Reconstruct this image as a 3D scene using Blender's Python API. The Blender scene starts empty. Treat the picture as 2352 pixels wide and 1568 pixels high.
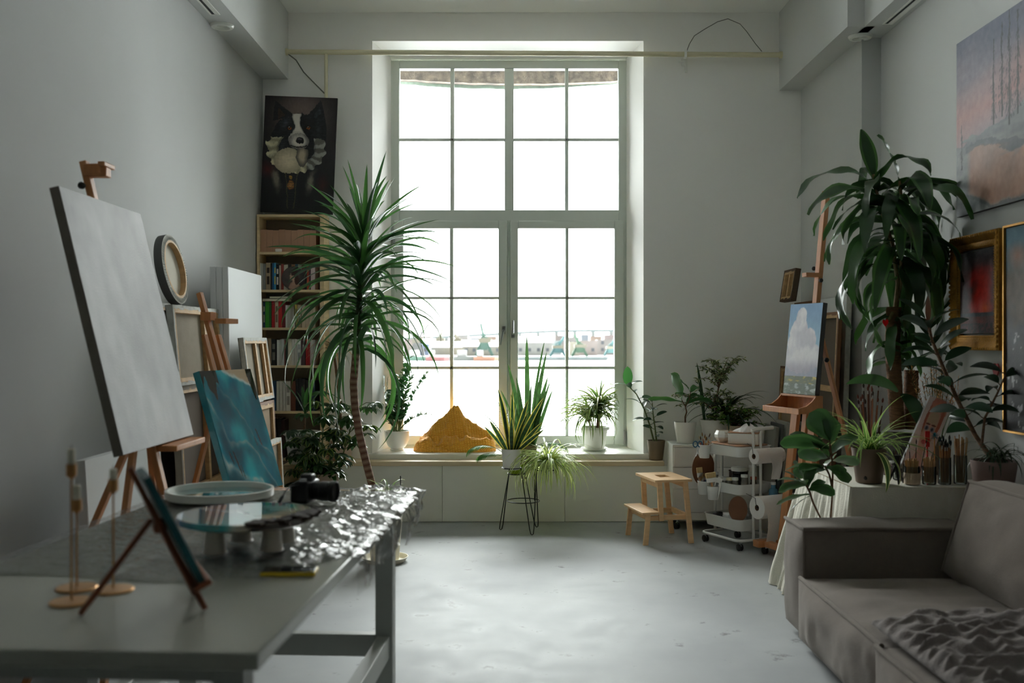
import bpy, math, random
from mathutils import Vector, Matrix, noise, Euler
random.seed(11)
SC = bpy.context.scene
PI = math.pi
R = math.radians
FP, CX, CY, CH = 2287.0, 1176.0, 784.0, 1.55   # focal length in pixels, optical centre, eye height


def P(px, py, Y):
    return Vector(((px - CX) * Y / FP, Y, CH - (py - CY) * Y / FP))


def XX(px, Y): return (px - CX) * Y / FP
def ZZ(py, Y): return CH - (py - CY) * Y / FP
def FL(px, py):
    Y = CH * FP / (py - CY)
    return Vector(((px - CX) * Y / FP, Y, 0))


# ---------------- camera, sky, exposure ----------------
cam_d = bpy.data.cameras.new('camera')
cam = bpy.data.objects.new('camera', cam_d)
SC.collection.objects.link(cam)
cam.location = (0, 0, CH)
cam.rotation_euler = (R(90), 0, 0)
cam_d.sensor_width = 36.0
cam_d.lens = 35.0
cam_d.clip_start = 0.05
cam_d.clip_end = 3000
cam_d.dof.use_dof = True
cam_d.dof.focus_distance = 8.0
cam_d.dof.aperture_fstop = 2.2
SC.camera = cam
SC.view_settings.view_transform = 'Standard'
SC.view_settings.look = 'None'
SC.view_settings.gamma = 1.0
SC.view_settings.use_curve_mapping = False
SC.view_settings.exposure = 0.3
SC.cycles.use_denoising = True
SC.cycles.max_bounces = 16
SC.cycles.diffuse_bounces = 14
SC.cycles.glossy_bounces = 4
SC.cycles.transmission_bounces = 6
SC.cycles.transparent_max_bounces = 10
SC.cycles.sample_clamp_indirect = 30.0
SC.cycles.caustics_reflective = False
SC.cycles.caustics_refractive = False

# overcast sky: pale at the horizon, brighter towards the zenith
W = bpy.data.worlds.new('overcast_sky')
SC.world = W
W.use_nodes = True
nt = W.node_tree
nt.nodes.clear()
tc = nt.nodes.new('ShaderNodeTexCoord')
sep = nt.nodes.new('ShaderNodeSeparateXYZ')
mr = nt.nodes.new('ShaderNodeMapRange')          # brighter with elevation
mr.inputs['From Min'].default_value = 0.12
mr.inputs['From Max'].default_value = 0.75
mr.inputs['To Min'].default_value = 8.6
mr.inputs['To Max'].default_value = 50.0
my = nt.nodes.new('ShaderNodeMapRange')          # river half of the sky made brighter to light the room, rear half dimmed
my.inputs['From Min'].default_value = -0.25
my.inputs['From Max'].default_value = 0.35
my.inputs['To Min'].default_value = 0.03
my.inputs['To Max'].default_value = 1.0
nz = nt.nodes.new('ShaderNodeTexNoise')
nz.inputs['Scale'].default_value = 5.0
nz.inputs['Detail'].default_value = 4.0
mr2 = nt.nodes.new('ShaderNodeMapRange')
mr2.inputs['To Min'].default_value = 0.85
mr2.inputs['To Max'].default_value = 1.1
mul = nt.nodes.new('ShaderNodeMath')
mul.operation = 'MULTIPLY'
mul2 = nt.nodes.new('ShaderNodeMath')
mul2.operation = 'MULTIPLY'
bg = nt.nodes.new('ShaderNodeBackground')
bg.inputs['Color'].default_value = (0.985, 0.985, 1.0, 1)
wo = nt.nodes.new('ShaderNodeOutputWorld')
mp = nt.nodes.new('ShaderNodeMapping')
mp.inputs['Scale'].default_value = (1, 1, 4)
nt.links.new(tc.outputs['Generated'], sep.inputs[0])
nt.links.new(sep.outputs['Z'], mr.inputs['Value'])
nt.links.new(sep.outputs['Y'], my.inputs['Value'])
nt.links.new(tc.outputs['Generated'], mp.inputs[0])
nt.links.new(mp.outputs[0], nz.inputs['Vector'])
nt.links.new(nz.outputs[0], mr2.inputs['Value'])
nt.links.new(mr.outputs[0], mul.inputs[0])
nt.links.new(mr2.outputs[0], mul.inputs[1])
nt.links.new(mul.outputs[0], mul2.inputs[0])
nt.links.new(my.outputs[0], mul2.inputs[1])
nt.links.new(mul2.outputs[0], bg.inputs['Strength'])
nt.links.new(bg.outputs[0], wo.inputs[0])

# sky light sampled through the window opening
pl = bpy.data.lights.new('window_light', 'AREA')
pl.shape = 'RECTANGLE'
pl.size, pl.size_y = 2.3, 3.7
pl.cycles.is_portal = True
po = bpy.data.objects.new('window_light', pl)
po.location = (-0.02, 9.46, 2.37)
po.rotation_euler = (R(-90), 0, 0)
SC.collection.objects.link(po)


# ---------------- materials ----------------
def srgb(r, g, b):
    f = lambda v: (v / 255 / 12.92) if v / 255 <= 0.04045 else ((v / 255 + 0.055) / 1.055) ** 2.4
    return (f(r), f(g), f(b))


MATS = {}


def mat(name, col, rough=0.6, var=0.0, scale=6.0, bump=0.0, bscale=30.0, metal=0.0, stretch=None,
        spec=0.5, col2=None, coat=0.0, trans=0.0, sheen=0.0):
    if name in MATS: return MATS[name]
    m = bpy.data.materials.new(name)
    m.use_nodes = True
    n = m.node_tree.nodes
    l = m.node_tree.links
    b = n['Principled BSDF']
    c = srgb(*col)
    b.inputs['Base Color'].default_value = (*c, 1)
    b.inputs['Roughness'].default_value = rough
    b.inputs['Metallic'].default_value = metal
    b.inputs['Specular IOR Level'].default_value = spec
    b.inputs['Coat Weight'].default_value = coat
    b.inputs['Transmission Weight'].default_value = trans
    b.inputs['Sheen Weight'].default_value = sheen
    if var or bump or col2:
        t = n.new('ShaderNodeTexCoord')
        mp = n.new('ShaderNodeMapping')
        if stretch: mp.inputs['Scale'].default_value = stretch
        l.new(t.outputs['Object'], mp.inputs[0])
    if var or col2:
        z = n.new('ShaderNodeTexNoise')
        z.inputs['Scale'].default_value = scale
        z.inputs['Detail'].default_value = 5
        r = n.new('ShaderNodeValToRGB')
        r.color_ramp.elements[0].position = 0.3
        r.color_ramp.elements[1].position = 0.7
        d = srgb(*col2) if col2 else tuple(min(1, v * (1 + var)) for v in c)
        e = c if col2 else tuple(v * (1 - var) for v in c)
        r.color_ramp.elements[0].color = (*e, 1)
        r.color_ramp.elements[1].color = (*d, 1)
        l.new(mp.outputs[0], z.inputs['Vector'])
        l.new(z.outputs[0], r.inputs[0])
        l.new(r.outputs[0], b.inputs['Base Color'])
    if bump:
        z2 = n.new('ShaderNodeTexNoise')
        z2.inputs['Scale'].default_value = bscale
        z2.inputs['Detail'].default_value = 4
        bp = n.new('ShaderNodeBump')
        bp.inputs['Strength'].default_value = bump
        bp.inputs['Distance'].default_value = 0.01
        l.new(mp.outputs[0], z2.inputs['Vector'])
        l.new(z2.outputs[0], bp.inputs['Height'])
        l.new(bp.outputs[0], b.inputs['Normal'])
    MATS[name] = m
    return m


def attr_mat(name, rough=0.5, translucent=0.0, coat=0.0, bump=0.0, bscale=40.0, spec=0.5):
    if name in MATS: return MATS[name]
    m = bpy.data.materials.new(name)
    m.use_nodes = True
    n = m.node_tree.nodes
    l = m.node_tree.links
    b = n['Principled BSDF']
    a = n.new('ShaderNodeVertexColor')
    a.layer_name = 'Col'
    l.new(a.outputs[0], b.inputs['Base Color'])
    b.inputs['Roughness'].default_value = rough
    b.inputs['Coat Weight'].default_value = coat
    b.inputs['Specular IOR Level'].default_value = spec
    if bump:
        t = n.new('ShaderNodeTexCoord')
        z2 = n.new('ShaderNodeTexNoise')
        z2.inputs['Scale'].default_value = bscale
        bp = n.new('ShaderNodeBump')
        bp.inputs['Strength'].default_value = bump
        bp.inputs['Distance'].default_value = 0.01
        l.new(t.outputs['Object'], z2.inputs['Vector'])
        l.new(z2.outputs[0], bp.inputs['Height'])
        l.new(bp.outputs[0], b.inputs['Normal'])
    if translucent:
        tr = n.new('ShaderNodeBsdfTranslucent')
        hs = n.new('ShaderNodeHueSaturation')
        hs.inputs['Hue'].default_value = 0.485
        hs.inputs['Value'].default_value = 3.0
        l.new(a.outputs[0], hs.inputs['Color'])
        l.new(hs.outputs[0], tr.inputs[0])
        mx = n.new('ShaderNodeMixShader')
        mx.inputs[0].default_value = translucent
        l.new(b.outputs[0], mx.inputs[1])
        l.new(tr.outputs[0], mx.inputs[2])
        l.new(mx.outputs[0], n['Material Output'].inputs[0])
    MATS[name] = m
    return m


def clear_mat(name, tint=(255, 255, 255), gloss=0.1, rough=0.03, body=0.0, bodycol=(230, 230, 230), bump=0.0, bscale=20, ior=1.45):
    """thin clear sheet: lets light through, reflects a little"""
    if name in MATS: return MATS[name]
    m = bpy.data.materials.new(name)
    m.use_nodes = True
    n = m.node_tree.nodes
    l = m.node_tree.links
    n.remove(n['Principled BSDF'])
    tr = n.new('ShaderNodeBsdfTransparent')
    tr.inputs[0].default_value = (*srgb(*tint), 1)
    g = n.new('ShaderNodeBsdfGlossy')
    g.inputs['Roughness'].default_value = rough
    fr = n.new('ShaderNodeFresnel')
    fr.inputs[0].default_value = ior
    ad = n.new('ShaderNodeMath')
    ad.operation = 'ADD'
    ad.use_clamp = True
    ad.inputs[1].default_value = gloss
    l.new(fr.outputs[0], ad.inputs[0])
    mx = n.new('ShaderNodeMixShader')
    l.new(ad.outputs[0], mx.inputs[0])
    last = tr
    if body:
        df = n.new('ShaderNodeBsdfDiffuse')
        df.inputs[0].default_value = (*srgb(*bodycol), 1)
        m2 = n.new('ShaderNodeMixShader')
        m2.inputs[0].default_value = body
        l.new(tr.outputs[0], m2.inputs[1])
        l.new(df.outputs[0], m2.inputs[2])
        last = m2
    l.new(last.outputs[0], mx.inputs[1])
    l.new(g.outputs[0], mx.inputs[2])
    if bump:
        t = n.new('ShaderNodeTexCoord')
        z = n.new('ShaderNodeTexNoise')
        z.inputs['Scale'].default_value = bscale
        z.inputs['Detail'].default_value = 3
        z.inputs['Distortion'].default_value = 1.5
        bp = n.new('ShaderNodeBump')
        bp.inputs['Strength'].default_value = bump
        bp.inputs['Distance'].default_value = 0.02
        l.new(t.outputs['Object'], z.inputs['Vector'])
        l.new(z.outputs[0], bp.inputs['Height'])
        l.new(bp.outputs[0], g.inputs['Normal'])
        l.new(bp.outputs[0], fr.inputs['Normal'])
    l.new(mx.outputs[0], n['Material Output'].inputs[0])
    MATS[name] = m
    return m


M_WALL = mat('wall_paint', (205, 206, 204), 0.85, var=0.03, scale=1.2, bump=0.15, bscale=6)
M_WHITE = mat('white_laminate', (232, 232, 226), 0.45)
M_PVC = mat('window_plastic', (206, 212, 204), 0.4)
M_PINE = mat('pale_pine', (226, 200, 156), 0.55, var=0.12, scale=3, stretch=(2, 2, 14), bump=0.05, bscale=60)
M_PINEX = mat('pine_plank', (222, 200, 166), 0.55, var=0.10, scale=2.2, stretch=(1, 14, 14))
M_BEECH = mat('oiled_beech', (196, 132, 80), 0.5, var=0.14, scale=4, stretch=(10, 10, 1))
M_STRETCH = mat('stretcher_wood', (196, 160, 112), 0.65, var=0.15, scale=5, stretch=(3, 3, 8))
M_LINEN = mat('raw_linen', (150, 140, 122), 0.9, var=0.06, scale=14, bump=0.3, bscale=240)
M_GESSO = mat('gessoed_edge', (196, 197, 190), 0.85, var=0.15, scale=24, bump=0.4, bscale=60)
M_CANVAS = mat('primed_canvas', (222, 224, 224), 0.8, bump=0.1, bscale=300)
M_CERAM = mat('white_ceramic', (234, 233, 226), 0.3)
M_PLAST = mat('white_plastic', (236, 236, 230), 0.35)
M_SOIL = mat('potting_soil', (52, 38, 28), 0.95, var=0.4, scale=50, bump=1.0, bscale=80)
M_BLACK = mat('black_metal', (22, 22, 24), 0.45)
M_BPLAS = mat('black_plastic', (20, 20, 21), 0.4, bump=0.1, bscale=200)
M_STEEL = mat('brushed_steel', (180, 182, 182), 0.3, metal=1.0)
M_BRASS = mat('brass', (206, 156, 100), 0.32, metal=0.85)
M_TAUPE = mat('taupe_pot', (132, 116, 98), 0.6, var=0.05, scale=12)
M_LEAF = attr_mat('leaf', 0.38, 0.24, coat=0.0, spec=0.45)
M_LEAFG = attr_mat('glossy_leaf', 0.3, 0.10, spec=0.45)
M_COL = attr_mat('painted_colour', 0.55, bump=0.15, bscale=120)
M_RESIN = attr_mat('glossy_resin', 0.06, coat=1.0)
M_BARK = mat('bark', (112, 82, 58), 0.85, var=0.35, scale=30, stretch=(1, 1, 3), bump=0.8, bscale=50)
M_STEM = mat('green_stem', (92, 104, 54), 0.6, var=0.2, scale=20)

WM = {}   # world matrices of everything built so far


def link(o): SC.collection.objects.link(o)


def thing(name, label, cat, loc=(0, 0, 0), rot=(0, 0, 0), group=None, kind=None):
    o = bpy.data.objects.new(name, None)
    o.empty_display_size = 0.1
    o.location = loc
    o.rotation_euler = rot
    link(o)
    WM[o.name] = Matrix.Translation(Vector(loc)) @ Euler(rot).to_matrix().to_4x4()
    tag(o, label, cat, group, kind)
    return o


def tag(o, label=None, cat=None, group=None, kind=None):
    if label: o['label'] = label
    if cat: o['category'] = cat
    if group: o['group'] = group
    if kind: o['kind'] = kind
    return o


def dup(root, loc, rot=None, label=None, group=None):
    def cp(o, par):
        c = o.copy()
        link(c)
        if par: c.parent = par
        for ch in list(o.children): cp(ch, c)
        return c
    r = cp(root, None)
    r.location = loc
    if rot is not None: r.rotation_euler = rot
    if label: r['label'] = label
    if group: r['group'] = group
    return r


class MB:
    def __init__(s):
        s.v = []; s.f = []; s.c = []; s.mi = []; s.col = (1, 1, 1); s.m = 0; s.usecol = False

    def pv(s, p, c=None):
        s.v.append((p[0], p[1], p[2]))
        s.c.append(c if c is not None else s.col)
        return len(s.v) - 1

    def pf(s, *f):
        s.f.append(f); s.mi.append(s.m)

    def box(s, a, b, M=None):
        a = Vector(a); b = Vector(b)
        i = len(s.v)
        for z in (a.z, b.z):
            for x, y in ((a.x, a.y), (b.x, a.y), (b.x, b.y), (a.x, b.y)):
                p = Vector((x, y, z))
                if M: p = M @ p
                s.pv(p)
        for q in ((0, 3, 2, 1), (4, 5, 6, 7), (0, 1, 5, 4), (1, 2, 6, 5), (2, 3, 7, 6), (3, 0, 4, 7)):
            s.pf(*[i + k for k in q])

    def cbox(s, c, sz, M=None):
        c = Vector(c); h = Vector(sz) / 2
        s.box(c - h, c + h, M)

    def bar(s, p0, p1, w, d, up=(0, 0, 1)):
        """rectangular bar; w across (side), d along 'up'"""
        p0 = Vector(p0); p1 = Vector(p1)
        t = (p1 - p0).normalized()
        side = t.cross(Vector(up))
        if side.length < 1e-4: side = t.cross(Vector((1, 0, 0)))
        side.normalize()
        u = side.cross(t).normalized()
        i = len(s.v)
        for p in (p0, p1):
            for a, b in ((-1, -1), (1, -1), (1, 1), (-1, 1)):
                s.pv(p + side * a * w / 2 + u * b * d / 2)
        for q in ((3, 2, 1, 0), (4, 5, 6, 7), (0, 1, 5, 4), (1, 2, 6, 5), (2, 3, 7, 6), (3, 0, 4, 7)):
            s.pf(*[i + k for k in q])

    def tube(s, pts, r, seg=8, closed=False, cols=None):
        pts = [Vector(p) for p in pts]
        n = len(pts)
        rr = r if isinstance(r, (list, tuple)) else [r] * n
        rings = []
        last = None
        for k in range(n):
            if closed: t = pts[(k + 1) % n] - pts[k - 1]
            elif k == 0: t = pts[1] - pts[0]
            elif k == n - 1: t = pts[-1] - pts[-2]
            else: t = pts[k + 1] - pts[k - 1]
            t.normalize()
            if last is None:
                a = Vector((0, 0, 1)) if abs(t.z) < 0.9 else Vector((1, 0, 0))
                last = (a - t * a.dot(t)).normalized()
            else:
                last = last - t * last.dot(t)
                last.normalize()
            b = t.cross(last)
            rings.append([s.pv(pts[k] + (last * math.cos(2 * PI * j / seg) + b * math.sin(2 * PI * j / seg)) * rr[k],
                               cols[k] if cols else None) for j in range(seg)])
        for k in range(n if closed else n - 1):
            A, B = rings[k], rings[(k + 1) % n]
            for j in range(seg):
                s.pf(A[j], A[(j + 1) % seg], B[(j + 1) % seg], B[j])
        if not closed:
            s.pf(*reversed(rings[0])); s.pf(*rings[-1])

    def lathe(s, prof, c=(0, 0, 0), seg=32, flute=None, M=None, sx=1.0):
        c = Vector(c)
        rings = []
        for r, z in prof:
            if r < 1e-5:
                p = Vector((0, 0, z)) + c
                rings.append([s.pv(M @ p if M else p)])
            else:
                ring = []
                for j in range(seg):
                    a = 2 * PI * j / seg
                    q = r * (flute(a, z) if flute else 1)
                    p = Vector((q * math.cos(a) * sx, q * math.sin(a), z)) + c
                    ring.append(s.pv(M @ p if M else p))
                rings.append(ring)
        for A, B in zip(rings, rings[1:]):
            if len(A) == 1 and len(B) == 1: continue
            for j in range(seg):
                k = (j + 1) % seg
                if len(A) == 1: s.pf(A[0], B[k], B[j])
                elif len(B) == 1: s.pf(A[j], A[k], B[0])
                else: s.pf(A[j], A[k], B[k], B[j])

    def cyl(s, c, r, h, seg=24, M=None, r2=None):
        r2 = r if r2 is None else r2
        s.lathe([(0, 0), (r, 0), (r2, h), (0, h)], c, seg, M=M)

    def sphere(s, c, r, seg=16, sc=(1, 1, 1)):
        n = seg // 2
        i0 = len(s.v)
        s.lathe([(r * math.sin(PI * k / n) if 0 < k < n else 0, -r * math.cos(PI * k / n)) for k in range(n + 1)], (0, 0, 0), seg)
        for i in range(i0, len(s.v)):
            x, y, z = s.v[i]
            s.v[i] = (x * sc[0] + c[0], y * sc[1] + c[1], z * sc[2] + c[2])

    def prism(s, poly, z0, z1, M=None):
        """poly in xy, extruded along z"""
        i = len(s.v); n = len(poly)
        for z in (z0, z1):
            for x, y in poly:
                p = Vector((x, y, z))
                s.pv(M @ p if M else p)
        s.pf(*[i + k for k in reversed(range(n))])
        s.pf(*[i + n + k for k in range(n)])
        for k in range(n):
            j = (k + 1) % n
            s.pf(i + k, i + j, i + n + j, i + n + k)

    def grid(s, nx, ny, fn):
        """fn(u,v)-> (pos, col or None)"""
        i = len(s.v)
        for b in range(ny + 1):
            for a in range(nx + 1):
                r = fn(a / nx, b / ny)
                if isinstance(r, tuple): s.pv(r[0], r[1])
                else: s.pv(r)
        for b in range(ny):
            for a in range(nx):
                k = i + b * (nx + 1) + a
                s.pf(k, k + 1, k + nx + 2, k + nx + 1)

    def build(s, name, m, parent=None, smooth=True, bevel=0.0, world=False, angle=40, solid=0.0, sub=0, bseg=2):
        me = bpy.data.meshes.new(name)
        vs = s.v
        if parent is not None and world:
            inv = WM[parent.name].inverted()
            vs = [tuple(inv @ Vector(p)) for p in s.v]
        me.from_pydata(vs, [], s.f)
        mats = m if isinstance(m, (list, tuple)) else [m]
        for q in mats: me.materials.append(q)
        if len(mats) > 1: me.polygons.foreach_set('material_index', s.mi)
        ca = me.color_attributes.new('Col', 'FLOAT_COLOR', 'POINT') if s.usecol else None
        if ca:
            flat = []
            for c in s.c: flat += [c[0], c[1], c[2], 1.0]
            ca.data.foreach_set('color', flat)
        me.update()
        if smooth:
            me.polygons.foreach_set('use_smooth', [True] * len(me.polygons))
            if angle < 180: me.set_sharp_from_angle(angle=R(angle))
        o = bpy.data.objects.new(name, me)
        link(o)
        if parent is not None:
            o.parent = parent
            WM[o.name] = WM[parent.name]
        else:
            WM[o.name] = Matrix.Identity(4)
        if solid:
            k = o.modifiers.new('thickness', 'SOLIDIFY'); k.thickness = solid; k.offset = 0
        if sub:
            k = o.modifiers.new('smooth', 'SUBSURF'); k.levels = sub; k.render_levels = sub
        if bevel:
            k = o.modifiers.new('bevel', 'BEVEL'); k.width = bevel; k.segments = bseg; k.limit_method = 'ANGLE'
            k.angle_limit = R(50)
        return o


def one(name, mb, m, label, cat, group=None, loc=None, rot=None, **kw):
    """a thing that is one mesh"""
    if loc is not None and kw.pop('world', False):
        L = Vector(loc)
        mb.v = [tuple(Vector(p) - L) for p in mb.v]
    o = mb.build(name, m, None, **kw)
    if loc is not None: o.location = loc
    if rot is not None: o.rotation_euler = rot
    return tag(o, label, cat, group)


def struct(name, mb, m, parent=None, **kw):
    o = mb.build(name, m, parent, **kw)
    if parent is None: o['kind'] = 'structure'
    return o


def fbm(x, y=0.0, z=0.0, o=4):
    a = 1; t = 0; f = 1
    for k in range(o):
        t += a * noise.noise(Vector((x * f, y * f, z * f + k * 7.3)))
        a *= 0.5; f *= 2
    return t


def lerp(a, b, t): return a + (b - a) * t
def mix3(a, b, t): return tuple(a[i] + (b[i] - a[i]) * t for i in range(3))
def sstep(a, b, x):
    t = max(0, min(1, (x - a) / (b - a)))
    return t * t * (3 - 2 * t)
# ---------------- the room ----------------
YB, YF = 8.75, 9.30          # inner face of the window wall, window frame plane
XL, XA, XR, HC = -2.19, 2.54, 2.68, 4.44

m_floor = mat('floor_paint', (168, 176, 176), 0.6, spec=0.18, bump=0.12, bscale=5)
n = m_floor.node_tree.nodes; l = m_floor.node_tree.links
b = n['Principled BSDF']
t = n.new('ShaderNodeTexCoord')
za = n.new('ShaderNodeTexNoise'); za.inputs['Scale'].default_value = 1.3; za.inputs['Detail'].default_value = 6
ra = n.new('ShaderNodeValToRGB')
ra.color_ramp.elements[0].position = 0.35; ra.color_ramp.elements[0].color = (*srgb(156, 159, 160), 1)
ra.color_ramp.elements[1].position = 0.7; ra.color_ramp.elements[1].color = (*srgb(174, 177, 177), 1)
zb = n.new('ShaderNodeTexNoise'); zb.inputs['Scale'].default_value = 5; zb.inputs['Detail'].default_value = 8
zb.inputs['Roughness'].default_value = 0.7
rb = n.new('ShaderNodeValToRGB')
rb.color_ramp.elements[0].position = 0.33; rb.color_ramp.elements[0].color = (0.30, 0.28, 0.25, 1)
rb.color_ramp.elements[1].position = 0.39; rb.color_ramp.elements[1].color = (1, 1, 1, 1)
mm = n.new('ShaderNodeMix'); mm.data_type = 'RGBA'; mm.blend_type = 'MULTIPLY'; mm.inputs[0].default_value = 0.7
l.new(t.outputs['Object'], za.inputs['Vector']); l.new(t.outputs['Object'], zb.inputs['Vector'])
l.new(za.outputs[0], ra.inputs[0]); l.new(zb.outputs[0], rb.inputs[0])
l.new(ra.outputs[0], mm.inputs[6]); l.new(rb.outputs[0], mm.inputs[7]); l.new(mm.outputs[2], b.inputs['Base Color'])
rr = n.new('ShaderNodeMapRange'); rr.inputs['To Min'].default_value = 0.45; rr.inputs['To Max'].default_value = 0.75
l.new(zb.outputs[0], rr.inputs['Value']); l.new(rr.outputs[0], b.inputs['Roughness'])

mb = MB(); mb.box((XL - .3, -7.0, -0.1), (XR + .3, YB + .95, 0)); struct('floor', mb, m_floor, smooth=False)
mb = MB(); mb.box((XL - .3, -7.0, HC), (XR + .3, YB + .95, HC + .2)); struct('ceiling', mb, mat('ceiling_paint', (246, 246, 243), .9, bump=.2, bscale=3), smooth=False)
mb = MB(); mb.box((XL - .3, -7.0, 0), (XL, YB, HC)); struct('wall_left', mb, mat('shaded_wall_paint', (192, 193, 192), 0.85, var=0.03, scale=1.2, bump=0.15, bscale=6), smooth=False)  # same paint as the right wall, with shade put into its colour
mb = MB(); mb.box((XR, -7.0, 0), (XR + .3, YB, HC)); mb.box((XA, 7.23, 0), (XR, YB, HC))
struct('wall_right', mb, M_WALL, smooth=False)
mb = MB(); mb.box((XL - .3, -7.2, 0), (XR + .3, -7.0, HC)); struct('wall_rear', mb, mat('rear_wall_paint', (84, 82, 78), .9), smooth=False)

# window wall with splayed opening
ox0, ox1, oz0, oz1 = XX(855, YB), XX(1478, YB), 0.52, 4.19
ix0, ix1 = XX(898, YF), XX(1439, YF)
YO = 9.62
mb = MB()
# front face pieces, splayed jambs, outer pieces: built as solid prisms (plan view polygons)
mb.prism([(XL - .3, YB), (ox0, YB), (ix0, YF - .02), (ix0, YO), (XL - .3, YO)], 0, HC)
mb.prism([(ox1, YB), (XR + .3, YB), (XR + .3, YO), (ix1, YO), (ix1, YF - .02)], 0, HC)
TRAP = [(ox0, YB), (ox1, YB), (ix1, YF - .02), (ix1, YO), (ix0, YO), (ix0, YF - .02)]
mb.prism(TRAP, oz1, HC)
mb.prism(TRAP, 0, oz0)
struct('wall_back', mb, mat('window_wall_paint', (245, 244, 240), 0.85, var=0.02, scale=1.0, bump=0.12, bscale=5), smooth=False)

# boxed beams along both side walls
mb = MB(); mb.box((XL, -7.0, 3.853), (-1.967, YB, HC)); struct('trim_1', mb, M_WALL, smooth=False)
mb = MB(); mb.box((2.349, 6.97, 3.754), (XA, YB, HC)); mb.box((2.47, -7.0, 3.754), (XR, 7.23, HC)); struct('trim_2', mb, M_WALL, smooth=False)

# white window sill, pine ledge and low panelling
mb = MB(); mb.box((XX(846, 8.7), 8.68, oz0), (XX(1490, 8.7), YB, .569)); mb.prism([(ox0, YB), (ox1, YB), (ix1, YF), (ix0, YF)], oz0, .569)
struct('trim_3', mb, M_PLAST, bevel=.004, smooth=False)
mb = MB(); mb.box((-1.56, 8.53, .483), (XX(1526, 8.53), YB, .5225)); struct('trim_4', mb, M_PINEX, bevel=.003, smooth=False)
m_panel = mat('panel_paint', (236, 235, 226), 0.5)
xs = [-1.55, XX(1016, 8.55), XX(1297, 8.55), XA]
for k in range(3):
    mb = MB(); mb.box((xs[k] + .0015, 8.545, .004), (xs[k + 1] - .0015, YB, .483)); struct('trim_%d' % (5 + k), mb, m_panel, bevel=.002, smooth=False)

# window
win = thing('window_1', None, None, kind='structure')
def wb(m_, x0, y0, x1, y1, d0, d1, Y=YF):
    m_.box((XX(x0, Y), Y + d0, ZZ(y1, Y)), (XX(x1, Y), Y + d1, ZZ(y0, Y)))
mb = MB()
for q in ((896, 138, 917, 1027), (1421, 138, 1441, 1027), (917, 138, 1421, 157), (917, 482, 1421, 525 - 17), (1159, 157, 1180, 482),
          (917, 1019, 1421, 1027), (1165, 508, 1172, 1019)):
    wb(mb, *q, 0, .09)
mb.build('frame', M_PVC, win, bevel=.006)
mb = MB()
for q in ((1034, 157, 1043, 482), (1298, 157, 1306, 482), (917, 316, 1159, 323), (1180, 316, 1421, 323)): wb(mb, *q, .02, .06)
mb.build('muntin', M_PVC, win, bevel=.004)
mb = MB(); wb(mb, 917, 157, 1159, 482, .036, .042); wb(mb, 1180, 157, 1421, 482, .036, .042)
m_glass = clear_mat('window_glass', (250, 253, 251), gloss=0.0, rough=0.0)
mb.build('pane', m_glass, win, smooth=False)
for (x0, x1, p0, p1, q0, q1) in ((905, 1165, 927, 1033, 1041, 1145), (1172, 1433, 1190, 1299, 1306, 1411)):
    mb = MB()
    wb(mb, x0, 507, p0, 1021, -.025, .07); wb(mb, q1, 507, x1, 1021, -.025, .07)
    wb(mb, p0, 507, q1, 525, -.025, .07); wb(mb, p0, 1000, q1, 1021, -.025, .07)
    sash = mb.build('sash', M_PVC, win, bevel=.008)
    mb = MB()
    wb(mb, p1, 525, q0, 1000, .0, .05); wb(mb, p0, 681, q1, 687, .0, .05); wb(mb, p0, 841, q1, 848, .0, .05)
    mb.build('muntin', M_PVC, sash, bevel=.004)
    mb = MB(); wb(mb, p0, 525, q1, 1000, .022, .028)
    mb.build('pane', m_glass, sash, smooth=False)
mb = MB()
for pts in ([(1157, 758, 0), (1156, 762, -.05), (1149, 792, -.05)], [(1178, 767, 0), (1178, 763, -.05), (1178, 736, -.05)]):
    q = [P(a, c, YF) + Vector((0, -.03 + d, 0)) for a, c, d in pts]
    mb.tube(q, .011, 8)
    mb.cbox(q[0] + Vector((0, -.003, 0)), (.03, .012, .07))
mb.build('handle', M_STEEL, win)
mb = MB()
wb(mb, 1431, 988, 1436, 1018, -.05, -.02); wb(mb, 903, 530, 908, 560, -.05, -.02)
mb.build('hinge', M_STEEL, win, bevel=.003)

# ceiling services in the beams
def diffuser(c, r, label):
    t = thing('air_diffuser', label, 'ceiling vent', c)
    mb = MB(); mb.lathe([(r * .62, -.002), (r * .66, -.02), (r * .9, -.018), (r, -.004), (r, 0)], seg=40); mb.build('rim', M_PLAST, t)
    mb = MB()
    for k in range(5):
        q = r * (.08 + .12 * k); mb.lathe([(q, -.003), (q + r * .05, -.014), (q + r * .06, -.003)], seg=32)
    mb.build('vane', M_PLAST, t)
    mb = MB(); mb.cyl((0, 0, -.003), r * .62, .002, 32); mb.build('duct', M_BLACK, t)
    return t
yl = 2287 * (3.853 - 1.55) / (784 - 58)
diffuser((XX(510, yl), yl, 3.853), 0.085, 'round white air diffuser under the left ceiling beam')
yr = 2287 * (3.754 - 1.55) / (784 - 83)
diffuser((XX(1976, yr), yr, 3.754), 0.085, 'round white air diffuser under the right ceiling beam')
def slot(x, y0, y1, z, label):
    t = thing('slot_vent', label, 'ceiling vent', (x, y0, z))
    mb = MB(); mb.box((-.035, 0, -.006), (-.022, y1 - y0, 0)); mb.box((.022, 0, -.006), (.035, y1 - y0, 0)); mb.box((-.035, -.012, -.006), (.035, 0, 0)); mb.box((-.035, y1 - y0, -.006), (.035, y1 - y0 + .012, 0))
    mb.build('rim', M_PLAST, t, smooth=False)
    mb = MB(); mb.box((-.022, 0, -.002), (.0, y1 - y0, 0)); mb.build('gap', M_BLACK, t, smooth=False)
    mb = MB(); mb.box((.0, 0, -.004), (.022, y1 - y0, 0)); mb.build('blade', M_PLAST, t, smooth=False)
slot(-2.09, 5.0, 7.0, 3.853, 'long slot air vent under the left ceiling beam')
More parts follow.
